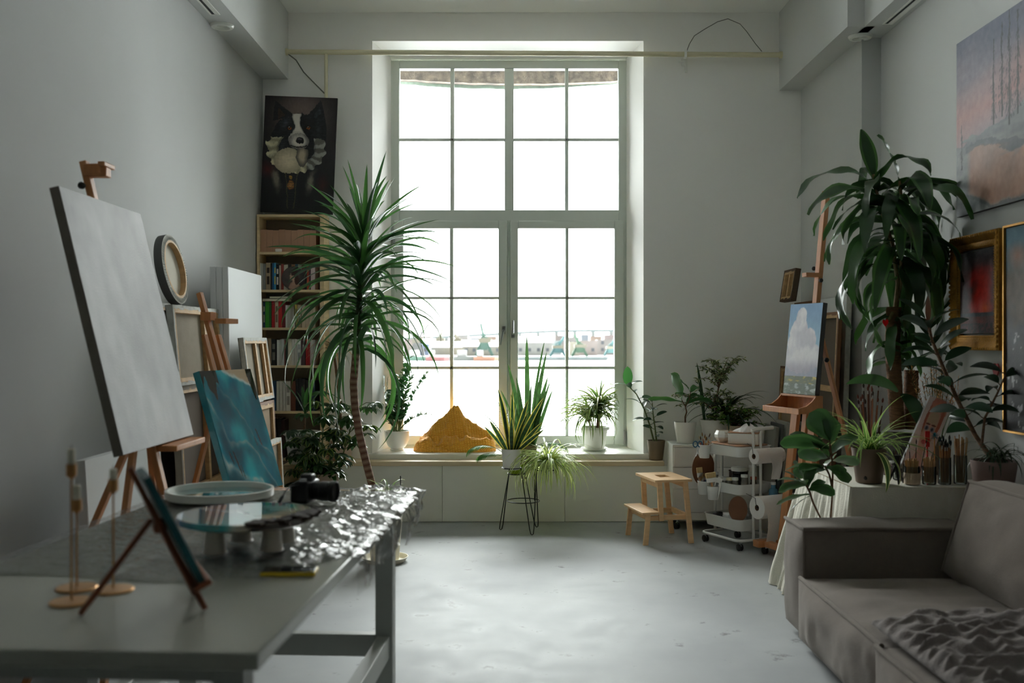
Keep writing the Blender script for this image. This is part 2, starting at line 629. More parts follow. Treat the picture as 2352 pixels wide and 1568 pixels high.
slot(2.605, 4.6, 6.9, 3.754, 'long slot air vent under the right ceiling beam')

# heating pipe below the ceiling, with a drop pipe on the left
m_pipe = mat('cream_pipe_paint', (224, 216, 184), 0.5)
yp = 8.66
t = thing('heating_pipe', 'cream painted heating pipe running across above the window', 'pipe', P(655, 120, yp))
mb = MB(); mb.tube([P(657, 119, yp) - Vector((.02, 0, 0)), P(1300, 123, yp), P(1797, 126, yp)], .0225, 12); mb.build('main_pipe', m_pipe, t, world=True)
mb = MB(); mb.tube([P(749, 122, yp), P(749, 500, yp), P(746, 1040, yp)], .0155, 10); mb.build('drop_pipe', m_pipe, t, world=True)
mb = MB(); mb.tube([P(655, 119, yp) - Vector((.02, 0, 0)), P(661, 119, yp)], .03, 14); mb.build('wall_collar', m_pipe, t, world=True)
mb = MB(); mb.tube([P(1790, 126, yp), P(1799, 126, yp)], .03, 14); mb.build('wall_collar', m_pipe, t, world=True)
mb = MB()
mb.cbox(P(1574, 124, yp), (.02, .06, .07)); mb.cbox(P(1572, 143, yp + .05), (.05, .02, .06)); mb.cbox(P(1576, 155, yp + .05), (.02, .03, .09)); mb.cbox(P(1566, 141, yp), (.05, .012, .012))
mb.build('bracket', M_PLAST, t, world=True)
mb = MB(); mb.tube([P(662, 124, yp), P(680, 138, yp + .04), P(697, 165, yp + .06), P(715, 184, yp + .06), P(735, 204, yp + .04), P(745, 214, yp)], .006, 6)
one('cable', mb, mat('grey_cable', (120, 120, 112), .6), 'grey cable sagging from the pipe to its drop pipe above the dog portrait', 'cable', loc=P(662, 124, yp), world=True)
mb = MB(); mb.tube([P(1577, 118, yp), P(1584, 100, yp), P(1595, 82, yp), P(1620, 66, yp), P(1648, 50, yp), P(1672, 43, yp), P(1700, 55, yp), P(1715, 72, yp), P(1735, 100, yp), P(1750, 118, yp)], .0035, 6)
one('cable', mb, mat('grey_cable', (120, 120, 112), .6), 'thin grey cable looping above the pipe in the upper right corner', 'cable', loc=P(1577, 118, yp), world=True)

# ---------------- outside the window ----------------
# weathered brick arch over the opening
t = thing('window_arch', 'weathered dark brick arch outside the top of the window', 'arch', (0, 9.8, 4.0))
def arch(Y0, Y1, lo, name, m_):
    mb = MB()
    N = 40
    def pr(y):
        a = []
        for k in range(N + 1):
            px = lerp(860, 1480, k / N)
            a.append((px, lo(px) + 2.0 * noise.noise(Vector((px * .03, 1, 2))) + 1.4 * noise.noise(Vector((px * .12, 3, 2)))))
        return a
    rows = []
    for Y in (Y0, Y1):
        low = [P(px, py, Y0) for px, py in pr(0)]
        low = [Vector((q.x, Y, q.z)) for q in low]
        rows.append(([mb.pv(q) for q in low], [mb.pv(Vector((q.x, Y, 4.9))) for q in low]))
    for (a, b_), (c, d) in (rows,):
        for k in range(N):
            mb.pf(a[k], a[k + 1], b_[k + 1], b_[k]); mb.pf(d[k], d[k + 1], c[k + 1], c[k]); mb.pf(c[k], c[k + 1], a[k + 1], a[k])
    return mb.build(name, m_, t, world=True, smooth=False)
arch(9.66, 9.74, lambda x: 180 + 12 * math.sin(PI * max(0, min(1, (x - 880) / 640))) , 'brickwork', mat('weathered_brick', (52, 48, 46), .9, col2=(118, 104, 94), scale=14, bump=1, bscale=40))
arch(9.745, 9.80, lambda x: 191 + 13 * math.sin(PI * max(0, min(1, (x - 880) / 560))), 'render_strip', mat('pale_green_render', (140, 154, 144), .9, var=.2, scale=20))

# frozen river
m_ice = mat('river_ice', (205, 207, 208), .5, var=.06, scale=.05, stretch=(1, 3, 1))
mb = MB(); mb.box((-600, 12, -6.1), (600, 1200, -6.0)); one('river', mb, m_ice, 'pale frozen river outside the window', 'river', smooth=False)
YS = 400.0
def far(px, Y=YS): return XX(px, Y)
zw = -6.0
mb = MB()
pts = [(700, 400), (1140, 400), (1200, 394), (1300, 394), (1420, 430), (1700, 450), (1700, 700), (700, 700)]
mb.prism([(XX(a, b_), b_) for a, b_ in pts], -5.99, -4.9)
one('far_bank', mb, mat('snowy_ground', (120, 120, 120), .9, var=.12, scale=.05), 'snow dusted far river bank with the port on it', 'river bank', smooth=False)
mb = MB(); mb.box((XX(1190, 392), 391, -5.99), (XX(1395, 392), 393.5, -4.4)); one('quay_wall', mb, mat('dark_quay', (84, 90, 90), .8, var=.2, scale=.3), 'dark low quay wall on the right half of the far shore', 'quay')
PAL = [(186, 170, 168), (196, 186, 174), (170, 160, 156), (206, 204, 200), (176, 186, 196), (200, 176, 160)]
rb_ = random.Random(3)
def house(px0, px1, top, Y, col, label, roof=None, name='warehouse'):
    col = tuple(int(v * .74) for v in col)
    x0, x1 = XX(px0, Y), XX(px1, Y)
    zt = ZZ(top, Y)
    t = thing(name, label, 'building', ((x0 + x1) / 2, Y, -5))
    mb = MB(); mb.box((x0, Y, -4.89), (x1, Y + 12, zt))
    mb.build('wall', mat('facade_%d_%d_%d' % col, col, .8, var=.08, scale=.2), t, world=True, smooth=False)
    if roof:
        mb = MB(); M_ = Matrix(((0, 0, 1, 0), (1, 0, 0, 0), (0, 1, 0, 0), (0, 0, 0, 1)))
        mb.prism([(Y - .5, zt), (Y + 12.5, zt), (Y + 6, zt + 2.6)], x0 - .5, x1 + .5, M_)
        mb.build('roof', mat('roof_%d_%d_%d' % roof, roof, .8), t, world=True, smooth=False)
    n_ = int((x1 - x0) / 3.4)
    if n_ > 1 and zt > -1:
        mb = MB()
        for k in range(n_):
            xx = x0 + (k + .5) * (x1 - x0) / n_
            zz = -3
            while zz + 2 < zt:
                mb.box((xx - .7, Y - .08, zz), (xx + .7, Y, zz + 1.5)); zz += 3.2
        mb.build('windows', mat('far_window', (84, 88, 94), .4), t, world=True, smooth=False)
    return t
HS = [(918, 958, 786, (190, 176, 170), None, 'reddish far shed at the left end of the port'),
      (950, 985, 790, (150, 170, 200), (120, 150, 196), 'far shed with a blue roof left of the first muntin'),
      (985, 1062, 797, (198, 190, 170), (200, 202, 204), 'long low cream warehouse behind the lower left pane'),
      (1062, 1152, 795, (190, 184, 172), (208, 208, 206), 'long pale warehouse with a grey roof beside the green crane'),
      (1185, 1268, 786, (206, 206, 202), (214, 216, 216), 'big white hall behind the tall snake plant'),
      (1266, 1290, 782, (198, 206, 208), None, 'white domed shed end left of the right muntin'),
      (1308, 1330, 785, (204, 196, 180), None, 'cream block just right of the right muntin'),
      (1330, 1372, 782, (196, 184, 180), None, 'pinkish block in the middle of the right pane'),
      (1372, 1420, 780, (190, 184, 180), None, 'brownish block at the right end of the port')]
for k, (a, c, tp, col, rf, lb) in enumerate(HS):
    house(a, c, tp, 440 + 15 * (k % 3), col, lb, rf)
bk = [(925, 950, 778), (960, 990, 772), (1000, 1030, 782), (1045, 1075, 771), (1080, 1100, 776), (1108, 1140, 772), (1190, 1215, 776), (1225, 1262, 778),
      (1275, 1297, 770), (1302, 1330, 774), (1335, 1352, 768), (1356, 1382, 772), (1388, 1412, 769)]
nm = ['leftmost', 'second', 'third', 'fourth', 'fifth', 'sixth', 'seventh', 'eighth', 'ninth', 'tenth', 'eleventh', 'twelfth', 'rightmost']
for k, (a, c, tp) in enumerate(bk):
    house(a, c, tp, 600 + 15 * (k % 4), PAL[k % 6], 'hazy far block behind the sheds, %s of the back row' % nm[k], name='city_block')
# bridge viaduct
t = thing('river_bridge', 'long hazy highway bridge crossing behind the port', 'bridge', (0, 800, -4.9))
mb = MB()
for k in range(24):
    a0, a1 = lerp(860, 1480, k / 24), lerp(860, 1480, (k + 1) / 24)
    y0 = lambda a: 776 - 16 * sstep(900, 1350, a) - (a - 1176) * .004
    p0, p1 = P(a0, y0(a0), 800), P(a1, y0(a1), 800)
    mb.bar(p0, p1, 18, 2.0)
mb.build('deck', mat('bridge_steel', (84, 92, 92), .7), t, world=True, smooth=False)
mb = MB()
for k in range(14):
    a = 900 + 42 * k
    mb.box((XX(a, 800) - 1.2, 795, -4.89), (XX(a, 800) + 1.2, 805, ZZ(776 - 16 * sstep(900, 1350, a) - (a - 1176) * .004, 800)))
mb.build('pier', mat('bridge_pier', (96, 98, 96), .8), t, world=True, smooth=False)
def crane(px, top, Y, col, lean, label, s=1.0):
    x = XX(px, Y); zt = ZZ(top, Y)
    t = thing('harbour_crane', label, 'crane', (x, Y, -5))
    mb = MB()
    for dx in (-3 * s, 3 * s): mb.bar((x + dx, Y, -4.75), (x + dx * .3, Y, lerp(-5, zt, .45)), 1.0 * s, 1.0 * s)
    mb.bar((x, Y, lerp(-5, zt, .2)), (x, Y, lerp(-5, zt, .6)), 2.6 * s, 2.6 * s)
    mb.build('tower', mat('crane_%d_%d_%d' % col, tuple(int(v*.62) + 16 for v in col), .6), t, world=True, smooth=False)
    mb = MB(); mb.bar((x, Y, lerp(-5, zt, .5)), (x + lean, Y, zt), .9 * s, .9 * s); mb.bar((x - lean * .3, Y, lerp(-5, zt, .62)), (x + lean * .6, Y, lerp(-5, zt, .8)), .5, .5)
    mb.build('jib', mat('crane_%d_%d_%d' % col, tuple(int(v*.62) + 16 for v in col), .6), t, world=True, smooth=False)
    mb = MB(); mb.box((x - 2 * s, Y - 2, lerp(-5, zt, .42)), (x + 2.5 * s, Y + 2, lerp(-5, zt, .56)))
    mb.build('cab', mat('crane_cab', (112, 108, 94), .6), t, world=True, smooth=False)
crane(958, 744, 430, (150, 150, 150), 5, 'grey far crane with a leaning jib behind the left pane')
crane(1010, 748, 520, (180, 180, 150), 2, 'faint yellowish crane left of the left muntin')
crane(1050, 752, 560, (190, 180, 150), -3, 'faint crane just right of the left muntin')
crane(1112, 742, 425, (96, 140, 124), -1.5, 'green harbour crane left of the window handles', 1.2)
crane(1281, 772, 420, (90, 148, 150), 3, 'teal harbour crane left of the right muntin', 1.1)
crane(1331, 768, 420, (96, 140, 110), -2, 'green harbour crane right of the right muntin', 1.1)
crane(1402, 776, 425, (86, 140, 140), 2, 'teal harbour crane at the right edge of the window', .9)
def boat(px, Y, L, col, label):
    x = XX(px, Y)
    t = thing('ship', label, 'ship', (x, Y, zw))
    mb = MB(); mb.prism([(x - L / 2, Y - 2), (x + L / 2, Y - 2), (x + L / 2 + 2, Y), (x + L / 2, Y + 2), (x - L / 2, Y + 2)], zw, zw + 1.8)
    mb.build('hull', mat('hull_%d' % col[0], tuple(int(v * .7) for v in col), .5), t, world=True, smooth=False)
    mb = MB(); mb.box((x - L * .35, Y - 1.5, zw + 1.8), (x - L * .05, Y + 1.5, zw + 4.2)); mb.build('cabin', mat('ship_cabin', (120, 120, 118), .5), t, world=True, smooth=False)
boat(960, 385, 9, (84, 128, 108), 'green hulled ship moored at the left end of the far shore')
boat(1000, 378, 7, (150, 90, 90), 'reddish ship moored beside the green one')
boat(1075, 386, 12, (120, 126, 120), 'grey barge moored below the long warehouse')
boat(1112, 382, 8, (160, 110, 84), 'rust brown barge moored under the green crane')
# ---------------- leaning canvases, easels ----------------
def canvas_back(label, w, h, t, loc, rz, lean, mids=(), bw=.045, edge=None, linen=None, cross=None, shape=None):
    """stretched canvas seen from behind; local -Y is the seen (back) side, stands on local z=0"""
    o = thing('stretched_canvas', label, 'canvas', loc, (-R(lean), 0, R(rz)))
    mb = MB()
    mb.box((-w / 2, t - .004, 0), (w / 2, t, h))
    for a, b in (((-w / 2, 0, 0), (-w / 2 + .004, t, h)), ((w / 2 - .004, 0, 0), (w / 2, t, h)), ((-w / 2, 0, 0), (w / 2, t, .004)), ((-w / 2, 0, h - .004), (w / 2, t, h))):
        mb.box(a, b)
    e = .022
    N = max(6, int(h / .05))
    rng = random.Random(int(w * 1000 + h * 100))
    # wrapped canvas margin stapled on the back, with an uneven edge
    def strip(p0, p1, inn):
        n_ = int((p1 - p0).length / .04) + 1
        for k in range(n_):
            a = p0.lerp(p1, k / n_); b = p0.lerp(p1, (k + 1) / n_)
            q = e * (.75 + .5 * rng.random())
            i = [mb.pv(a), mb.pv(b), mb.pv(b + inn * q), mb.pv(a + inn * q)]
            mb.pf(*i)
    V = Vector
    y = -.0015
    strip(V((-w / 2, y, 0)), V((w / 2, y, 0)), V((0, 0, 1))); strip(V((w / 2, y, h)), V((-w / 2, y, h)), V((0, 0, -1)))
    strip(V((-w / 2, y, h)), V((-w / 2, y, 0)), V((1, 0, 0))); strip(V((w / 2, y, 0)), V((w / 2, y, h)), V((-1, 0, 0)))
    mb.build('canvas_wrap', edge or M_GESSO, o, smooth=False)
    mb = MB(); mb.box((-w / 2 + .005, t - .012, .005), (w / 2 - .005, t - .0045, h - .005)); mb.build('linen', linen or M_LINEN, o, smooth=False)
    for a, b in (((-w / 2 + .005, 0, .005), (-w / 2 + bw, t - .013, h - .005)), ((w / 2 - bw, 0, .005), (w / 2 - .005, t - .013, h - .005)),
                 ((-w / 2 + bw, 0, .005), (w / 2 - bw, t - .013, bw)), ((-w / 2 + bw, 0, h - bw), (w / 2 - bw, t - .013, h - .005))):
        mb = MB(); mb.box(a, b); mb.build('stretcher_bar', M_STRETCH, o, smooth=False, bevel=.002)
    for x in mids:
        mb = MB(); mb.box((x - bw * .45, .003, bw), (x + bw * .45, t - .013, h - bw)); mb.build('brace_bar', M_STRETCH, o, smooth=False, bevel=.002)
    if cross:
        mb = MB(); mb.box((-w / 2 + bw, .006, cross - bw * .5), (w / 2 - bw, t - .013, cross + bw * .5)); mb.build('brace_bar', M_STRETCH, o, smooth=False, bevel=.002)
    return o


def canvas_front(label, w, h, t, loc, rz, lean, face=None, side=None, cat='canvas', name='blank_canvas', roll=0):
    """canvas seen from the front; local -Y is the painted face, stands on z=0"""
    o = thing(name, label, cat, loc, (-R(lean), R(roll), R(rz)))
    mb = MB(); mb.box((-w / 2, .0015, 0), (w / 2, t, h)); mb.build('canvas_side', side or M_CANVAS, o, bevel=.003)
    mb = MB()
    if face is None:
        mb.box((-w / 2 + .002, 0, .002), (w / 2 - .002, .0015, h - .002)); mb.build('canvas_face', M_CANVAS, o, smooth=False)
    else:
        m_, fn, nx, ny = face
        mb.usecol = True
        def g(u, v):
            return (Vector(((u - .5) * (w - .003), 0, .0015 + v * (h - .003))), srgb(*fn(u, v)))
        mb.grid(nx, ny, g)
        mb.build('painted_face', m_, o, angle=180)
    return o


canvas_back('tall dark stretched canvas behind the others, seen from the back, against the left wall', .72, 1.785, .04, (-2.06, 6.24, 0), 90, 1.8, linen=mat('dark_linen', (84, 74, 66), .9))
canvas_back('large stretched canvas lower in the pile, its brown back facing out', .85, 1.29, .045, (-1.87, 6.2, 0), 90, 3.0, mids=(.12,), cross=.66, linen=mat('brown_linen', (96, 84, 72), .9), edge=mat('grey_brown_edge', (150, 138, 122), .8, var=.1, scale=10))
canvas_back('stretched canvas turned backwards with a middle bar, standing on the lower brown one', .90, .472, .042, (-1.915, 6.18, 1.293), 90, 5.0, mids=(.15,), linen=M_LINEN)
for k, (lb) in enumerate(('white blank canvas in front of two others beside the bookshelf', 'middle blank canvas of the three standing beside the bookshelf', 'blank canvas nearest the wall of the three beside the bookshelf')):
    canvas_front(lb, .88, 2.05, .039, (-1.86 - .0415 * k, 7.085, 0), 90, 1.0)['group'] = 'tall white blank canvases'
canvas_back('small stretched canvas with two bars seen from behind, leaning on the white ones', .64, .44, .036, (-1.735, 6.95, 1.14), 90, 7.5, mids=(.0, .2), bw=.04)
canvas_back('brown framed canvas back below the small two-bar canvas', .62, 1.13, .03, (-1.665, 6.90, 0), 90, 3.0, linen=mat('tan_linen', (160, 138, 112), .9), edge=mat('brown_edge', (130, 92, 62), .7), bw=.05)
canvas_back('smallest canvas with white edge low beside the blue resin painting', .42, .885, .035, (-1.56, 6.72, 0), 90, 3.0, bw=.035)
canvas_front('white canvas leaning on the left wall behind the big easel', .95, 1.02, .05, (-1.85, 4.93, 0), 90, 3.5)

# round canvas resting on the pile
t = thing('round_canvas', 'round canvas with ruffled stapled back resting on the pile against the left wall', 'canvas', (-1.985, 5.98, 1.775), (-R(10), 0, R(90)))
r_ = .212
Mx = Matrix.Translation((0, 0, r_)) @ Matrix.Rotation(R(90), 4, 'X')   # local lathe axis -> -Y
def ruf(a, z): return 1 + .012 * noise.noise(Vector((a * 9, z * 20, 0)))
mb = MB()
mb.lathe([(r_ - .02, -.048), (r_, -.048), (r_, 0)], seg=64, M=Mx)
mb.build('canvas_side', mat('charcoal_edge', (92, 92, 92), .85), t)
mb = MB()
for k in range(150):
    a0, a1 = 2 * PI * k / 150, 2 * PI * (k + 1) / 150
    h0 = .002 + .005 * (k % 2); h1 = .002 + .005 * ((k + 1) % 2)
    ri = r_ - .04 - .008 * random.random()
    idx = []
    for (a, hh, rad) in ((a0, 0, r_), (a1, 0, r_), (a1, h1, (r_ + ri) / 2), (a1, 0, ri), (a0, 0, ri), (a0, h0, (r_ + ri) / 2)):
        idx.append(mb.pv(Mx @ Vector((rad * math.cos(a), rad * math.sin(a), hh))))
    mb.pf(idx[0], idx[1], idx[2], idx[5]); mb.pf(idx[5], idx[2], idx[3], idx[4])
mb.build('ruffled_hem', M_GESSO, t, smooth=False)
mb = MB(); mb.lathe([(r_ - .035, .003), (r_ - .05, .004), (r_ - .05, -.03)], seg=64, M=Mx); mb.build('wooden_hoop', M_STRETCH, t)
mb = MB(); mb.lathe([(0, -.030), (r_ - .05, -.030)], seg=64, M=Mx); mb.build('canvas_back', mat('cream_linen', (206, 200, 184), .85), t)


def tripod_easel(label, loc, rz, lean, top, tray_h, tray_w, feet=.33, footy=0.0, legtop=None, back=.85, bw=.045, tray_x=0, twin=False, clamp_h=None, mtl=None):
    o = thing('tripod_easel', label, 'easel', loc, (0, 0, R(rz)))
    mtl = mtl or M_BEECH
    tl = math.tan(R(lean))
    y = lambda h: h * tl + .03
    legtop = legtop or tray_h + .1
    low = tray_h - .25
    mb = MB(); mb.bar((0, y(low) + .012, low), (0, y(top) + .012, top), bw, .03, (0, -1, 0)); mb.build('mast', mtl, o, bevel=.003)
    for s in (-1, 1):
        mb = MB(); mb.bar((s * feet, footy + .01, .005), (s * bw * 1.5, y(legtop) + .03, legtop), bw * .9, .025, (0, -1, 0)); mb.build('leg', mtl, o, bevel=.003)
    hb = min(top - .1, legtop + .02)
    mb = MB(); mb.bar((0, y(hb) + .035, hb), (0, footy + back, .01), bw * .9, .025, (0, -1, 0)); mb.build('leg', mtl, o, bevel=.003)
    mb = MB(); mb.box((tray_x - tray_w / 2, y(tray_h) - .095, tray_h - .028), (tray_x + tray_w / 2, y(tray_h) + .01, tray_h - .002)); mb.build('tray', mtl, o, bevel=.004)
    zc = tray_h * .45
    xf = feet * (1 - zc / legtop) + bw * 1.5 * zc / legtop
    mb = MB(); mb.bar((-xf, lerp(footy, y(legtop), zc / legtop) + .03, zc), (xf, lerp(footy, y(legtop), zc / legtop) + .03, zc), .03, .02); mb.build('crossbar', mtl, o, bevel=.003)
    if clamp_h:
        c = mb = MB(); mb.cbox((0, y(clamp_h) - .035, clamp_h), (bw * 1.3, .1, .055)); mb.cbox((0, y(clamp_h) - .075, clamp_h + .022), (bw * 2.6, .03, .02))
        cl = mb.build('top_clamp', mtl, o, bevel=.004)
        mb = MB(); mb.lathe([(0, 0), (.014, 0), (.016, .018), (.008, .03), (0, .03)], (0, 0, 0), 10, M=Matrix.Translation((bw * .66 * (-1), y(clamp_h) + .015, clamp_h - .07)) @ Matrix.Rotation(R(-90), 4, 'Y'))
        mb.build('knob', M_BLACK, cl)
    if twin:
        for s in (-1, 1):
            mb = MB(); mb.bar((s * .085, y(tray_h - .1) + .012, tray_h - .1), (s * .07, y(top - .25) + .012, top - .25), .034, .022, (0, -1, 0)); mb.build('guide_rail', mtl, o, bevel=.003)
        mb = MB(); mb.cbox((0, y(legtop) + .0, top - .17), (.13, .075, .03)); mb.cbox((0, y(top - .15) + .0, top - .14), (.06, .07, .05)); mb.build('sliding_block', mtl, o, bevel=.003)
        mb = MB(); mb.cbox((0, y(top - .52) + .02, top - .52), (.24, .03, .035)); mb.build('crossbar', mtl, o, bevel=.003)
    return o


# big easel with a grey canvas, by the left wall
tripod_easel('tall wooden easel by the left wall holding the big grey canvas', (-1.255, 4.32, 0), 90, 13.5, 2.33, 1.10, .40, feet=.42, footy=.36, legtop=1.2, back=.42 + .1, clamp_h=2.29, tray_x=.2)
def grey_wash(u, v):
    n1 = fbm(u * 2.2 + 3, v * 3.0, 1, 5); n2 = fbm(u * 9, v * 4.5 + 5, 3, 4)
    g = 158 + 22 * n1 + 9 * n2
    return (g, g * 1.002, g * 1.0)
q = canvas_front('large grey marbled canvas on the big easel by the left wall', .86, 1.085, .04, (-1.255 + -1.105 * math.tan(R(13.5)), 4.325, 1.105), 90, 13.5, face=(M_COL, grey_wash, 90, 120), side=mat('brown_grey_edge', (120, 112, 102), .85), name='painting', cat='painting')

# middle easel and the blue resin painting
tripod_easel('small wooden field easel behind the blue resin painting', (-1.255, 5.74, 0), 72, 18.0, 1.84, .675, .42, feet=.30, footy=.02, legtop=1.30, twin=True, bw=.034)
def sea(u, v):
    w_ = fbm(u * 2 + 1, v * 2, 2, 5)
    d = (u * .75 + (1 - v)) + .25 * w_
    c = mix3((16, 112, 138), (48, 184, 200), sstep(-.5, .6, fbm(u * 3, v * 2.2, 9, 4)))
    c = mix3(c, (12, 72, 96), .4 * sstep(.9, 1.5, d - u * .6))
    # foam lines running diagonally
    for off, am, wd in ((.22, .6, .03), (.50, .7, .05), (.80, 1, .12), (1.1, .8, .07)):
        dd = (1 - v) - .9 * (u - .3) + .25 * fbm(u * 1.6 + off * 7, v * 1.6, 4, 4) - off
        c = mix3(c, (214, 222, 214), am * .95 * (1 - sstep(0, wd * (.4 if dd < 0 else 1.4), abs(dd))) * (.6 + .5 * fbm(u * 9, v * 9, 3, 3)))
        c = mix3(c, (12, 52, 66), am * .5 * (1 - sstep(0, .16, abs(dd - .12))))
    # sandy beach and dark rocks on top, rocks low down
    beach = v + .35 * u + .1 * w_
    c = mix3(c, (222, 232, 226), sstep(1.14, 1.17, beach)); c = mix3(c, (206, 182, 152), sstep(1.17, 1.20, beach))
    rk = v - .9 - .12 * fbm(u * 9, v * 3, 5, 3) + (.07 if u < .3 else -.4 + .5 * sstep(.75, .95, u))
    if rk > 0: c = (44, 38, 34)
    for (a, b_, s_) in ((.78, .42, .05), (.70, .40, .03), (.24, .24, .06), (.3, .16, .04), (.15, .3, .04)):
        if ((u - a) * 1.5 + (v - b_) * .45) ** 2 / (s_ * .28) ** 2 + (v - b_) ** 2 / (s_ * 1.6) ** 2 < 1 + .8 * fbm(u * 30, v * 30, 1, 2): c = (50, 36, 32)
    return c
q = canvas_front('glossy blue resin seascape painting leaning on the small easel', .52, .74, .045, (-1.47, 5.80, .68), 72, 18.0, face=(M_RESIN, sea, 110, 150), side=mat('resin_edge', (18, 120, 136), .12, coat=1.0, col2=(60, 150, 160), scale=6), name='painting', cat='painting')
# ---------------- bookshelf ----------------
BX0, BX1, BY0, BY1 = -2.18, -1.64, 8.50, 8.742
sh = thing('bookcase', 'tall pale pine bookcase in the left corner, filled with books', 'bookcase', (-1.91, 8.6, 0))
rows = [492, 578, 665, 752, 839, 944, 1052]
for x0, x1 in ((BX0, BX0 + .022), (BX1 - .0, BX1 + .035)):
    mb = MB(); mb.box((x0, BY0, 0), (x1, BY1, ZZ(492, BY0))); mb.build('side_panel', M_PINE, sh, world=True, smooth=False, bevel=.002)
for y_ in rows + [1150]:
    mb = MB(); z_ = ZZ(y_, BY0); mb.box((BX0 + .022, BY0, z_ - .021), (BX1, BY1, z_)); mb.build('shelf', M_PINE, sh, world=True, smooth=False, bevel=.002)
mb = MB(); mb.box((BX0, BY1 - .003, .02), (BX1 + .03, BY1 + .002, ZZ(492, BY0))); mb.build('back_panel', mat('shelf_back', (150, 138, 122), .8), sh, world=True, smooth=False)

ORD = ['first', 'second', 'third', 'fourth', 'fifth', 'sixth', 'seventh', 'eighth', 'ninth', 'tenth', 'eleventh', 'twelfth', 'thirteenth', 'fourteenth', 'fifteenth', 'sixteenth', 'seventeenth', 'eighteenth', 'nineteenth', 'twentieth']
def book(px0, px1, top, bot, rowname, k, col, cname, tilt=0, depth=.17, title=None, name='book', grp=None):
    Y = BY0 + .03
    x0, x1 = XX(px0, Y), XX(px1, Y)
    z0 = ZZ(bot, BY0) + .0005; z1 = ZZ(top, Y)
    w = max(.006, x1 - x0 - .0012); h = z1 - z0
    o = thing(name, '%s, %s from the left on the %s' % (cname, ORD[k], rowname), 'book' if name == 'book' else 'binder', ((x0 + x1) / 2, Y, z0 + (abs(math.sin(R(tilt))) * w / 2 if tilt else 0)), (0, R(tilt), 0), grp)
    m_ = mat('cover_%d_%d_%d' % col, col, .5)
    mb = MB(); mb.box((-w / 2, 0, 0), (-w / 2 + .0018, depth, h)); mb.box((w / 2 - .0018, 0, 0), (w / 2, depth, h)); mb.box((-w / 2 + .0018, 0, 0), (w / 2 - .0018, .002, h))
    mb.build('cover', m_, o, smooth=False)
    mb = MB(); mb.box((-w / 2 + .0018, .002, .003), (w / 2 - .0018, depth - .004, h - .004)); mb.build('pages', mat('paper_pages', (226, 218, 198), .85), o, smooth=False)
    if title:
        mb = MB()
        for (a, b_) in ((.62, .82), (.2, .5)): mb.box((-w * .3, -.0006, h * a), (w * .3, 0, h * b_))
        mb.build('spine_label', mat('spine_%d_%d_%d' % title, title, .5), o, smooth=False)
    return o
x_ = 598
for k in range(9):
    book(x_, x_ + 14.1, 527 + (k % 3), 578, 'top shelf', k, (186, 142, 112), 'plain brown kraft binder', name='binder', grp='kraft binders on the top shelf'); x_ += 14.2
def X2(v): return 560 + v / 3.409
def row(lst, bot, rowname, grp):
    k = 0
    for a in lst:
        x0, x1, top, col, cn = a[:5]
        book(X2(x0), X2(x1), 480 + top / 3.409, bot, rowname, k, col, cn, tilt=a[5] if len(a) > 5 else 0, title=a[6] if len(a) > 6 else None, grp=grp); k += 1
row([(118, 135, 422, (214, 214, 206), 'slim white book'), (136, 152, 424, (190, 190, 184), 'slim light grey book'), (154, 170, 426, (150, 152, 150), 'slim grey book'),
     (172, 208, 420, (186, 164, 132), 'thick tan book with dark spine patches', 0, (70, 52, 44)), (209, 222, 424, (40, 36, 34), 'slim black book'), (223, 236, 422, (40, 110, 170), 'blue book'),
     (237, 251, 420, (70, 160, 200), 'light blue book with a yellow foot', 0, (210, 180, 60)), (252, 275, 432, (30, 32, 38), 'black book with white titling', 0, (210, 210, 205)), (276, 291, 440, (190, 170, 150), 'beige book beside the round portrait'),
     (292, 312, 430, (150, 60, 50), 'brick red book half behind the round portrait'), (313, 345, 436, (206, 196, 180), 'cream book behind the round portrait'), (346, 372, 430, (70, 60, 60), 'dark brown book behind the round portrait'),
     (373, 400, 434, (170, 120, 90), 'tan book behind the round portrait'), (401, 424, 430, (60, 84, 110), 'slate book behind the round portrait'), (425, 450, 436, (200, 190, 180), 'off white book behind the round portrait'),
     (451, 475, 432, (110, 40, 40), 'maroon book right behind the round portrait'), (476, 492, 440, (40, 40, 42), 'black book right of the round portrait'), (493, 509, 436, (190, 80, 50), 'orange red book right of the round portrait'),
     (510, 522, 445, (90, 40, 60), 'plum book near the right end'), (524, 558, 450, (212, 190, 190), 'pale pink book at the right end')], 665, 'second shelf', 'books on the second shelf')
row([(142, 150, 730, (150, 140, 120), 'very thin beige book'), (151, 166, 726, (30, 60, 96), 'navy book', 0, (190, 190, 160)), (167, 198, 724, (60, 150, 40), 'thick bright green book'), (199, 215, 728, (40, 104, 44), 'dark green book'),
     (217, 242, 722, (176, 26, 34), 'red book'), (244, 270, 722, (196, 180, 150), 'beige book with brown titling', 0, (120, 100, 80)), (271, 299, 722, (196, 40, 40), 'wide scarlet book'), (300, 325, 724, (122, 36, 44), 'dark red book'),
     (326, 340, 752, (220, 220, 216), 'white book'), (341, 364, 752, (196, 192, 184), 'light grey book'), (365, 386, 752, (176, 168, 156), 'warm grey book'), (387, 400, 738, (226, 224, 216), 'white paperback tilting left', -4),
     (408, 424, 748, (206, 186, 90), 'yellow patterned book tilting left', -3, (120, 140, 110)), (428, 452, 750, (196, 180, 150), 'sand coloured book with a pattern', -3, (130, 130, 100)), (454, 482, 754, (210, 192, 166), 'cream bound book'),
     (484, 512, 754, (204, 186, 160), 'second cream bound book'), (514, 538, 754, (200, 182, 156), 'third cream bound book'), (540, 560, 754, (206, 190, 166), 'last cream bound book')], 752, 'third shelf', 'books on the third shelf')
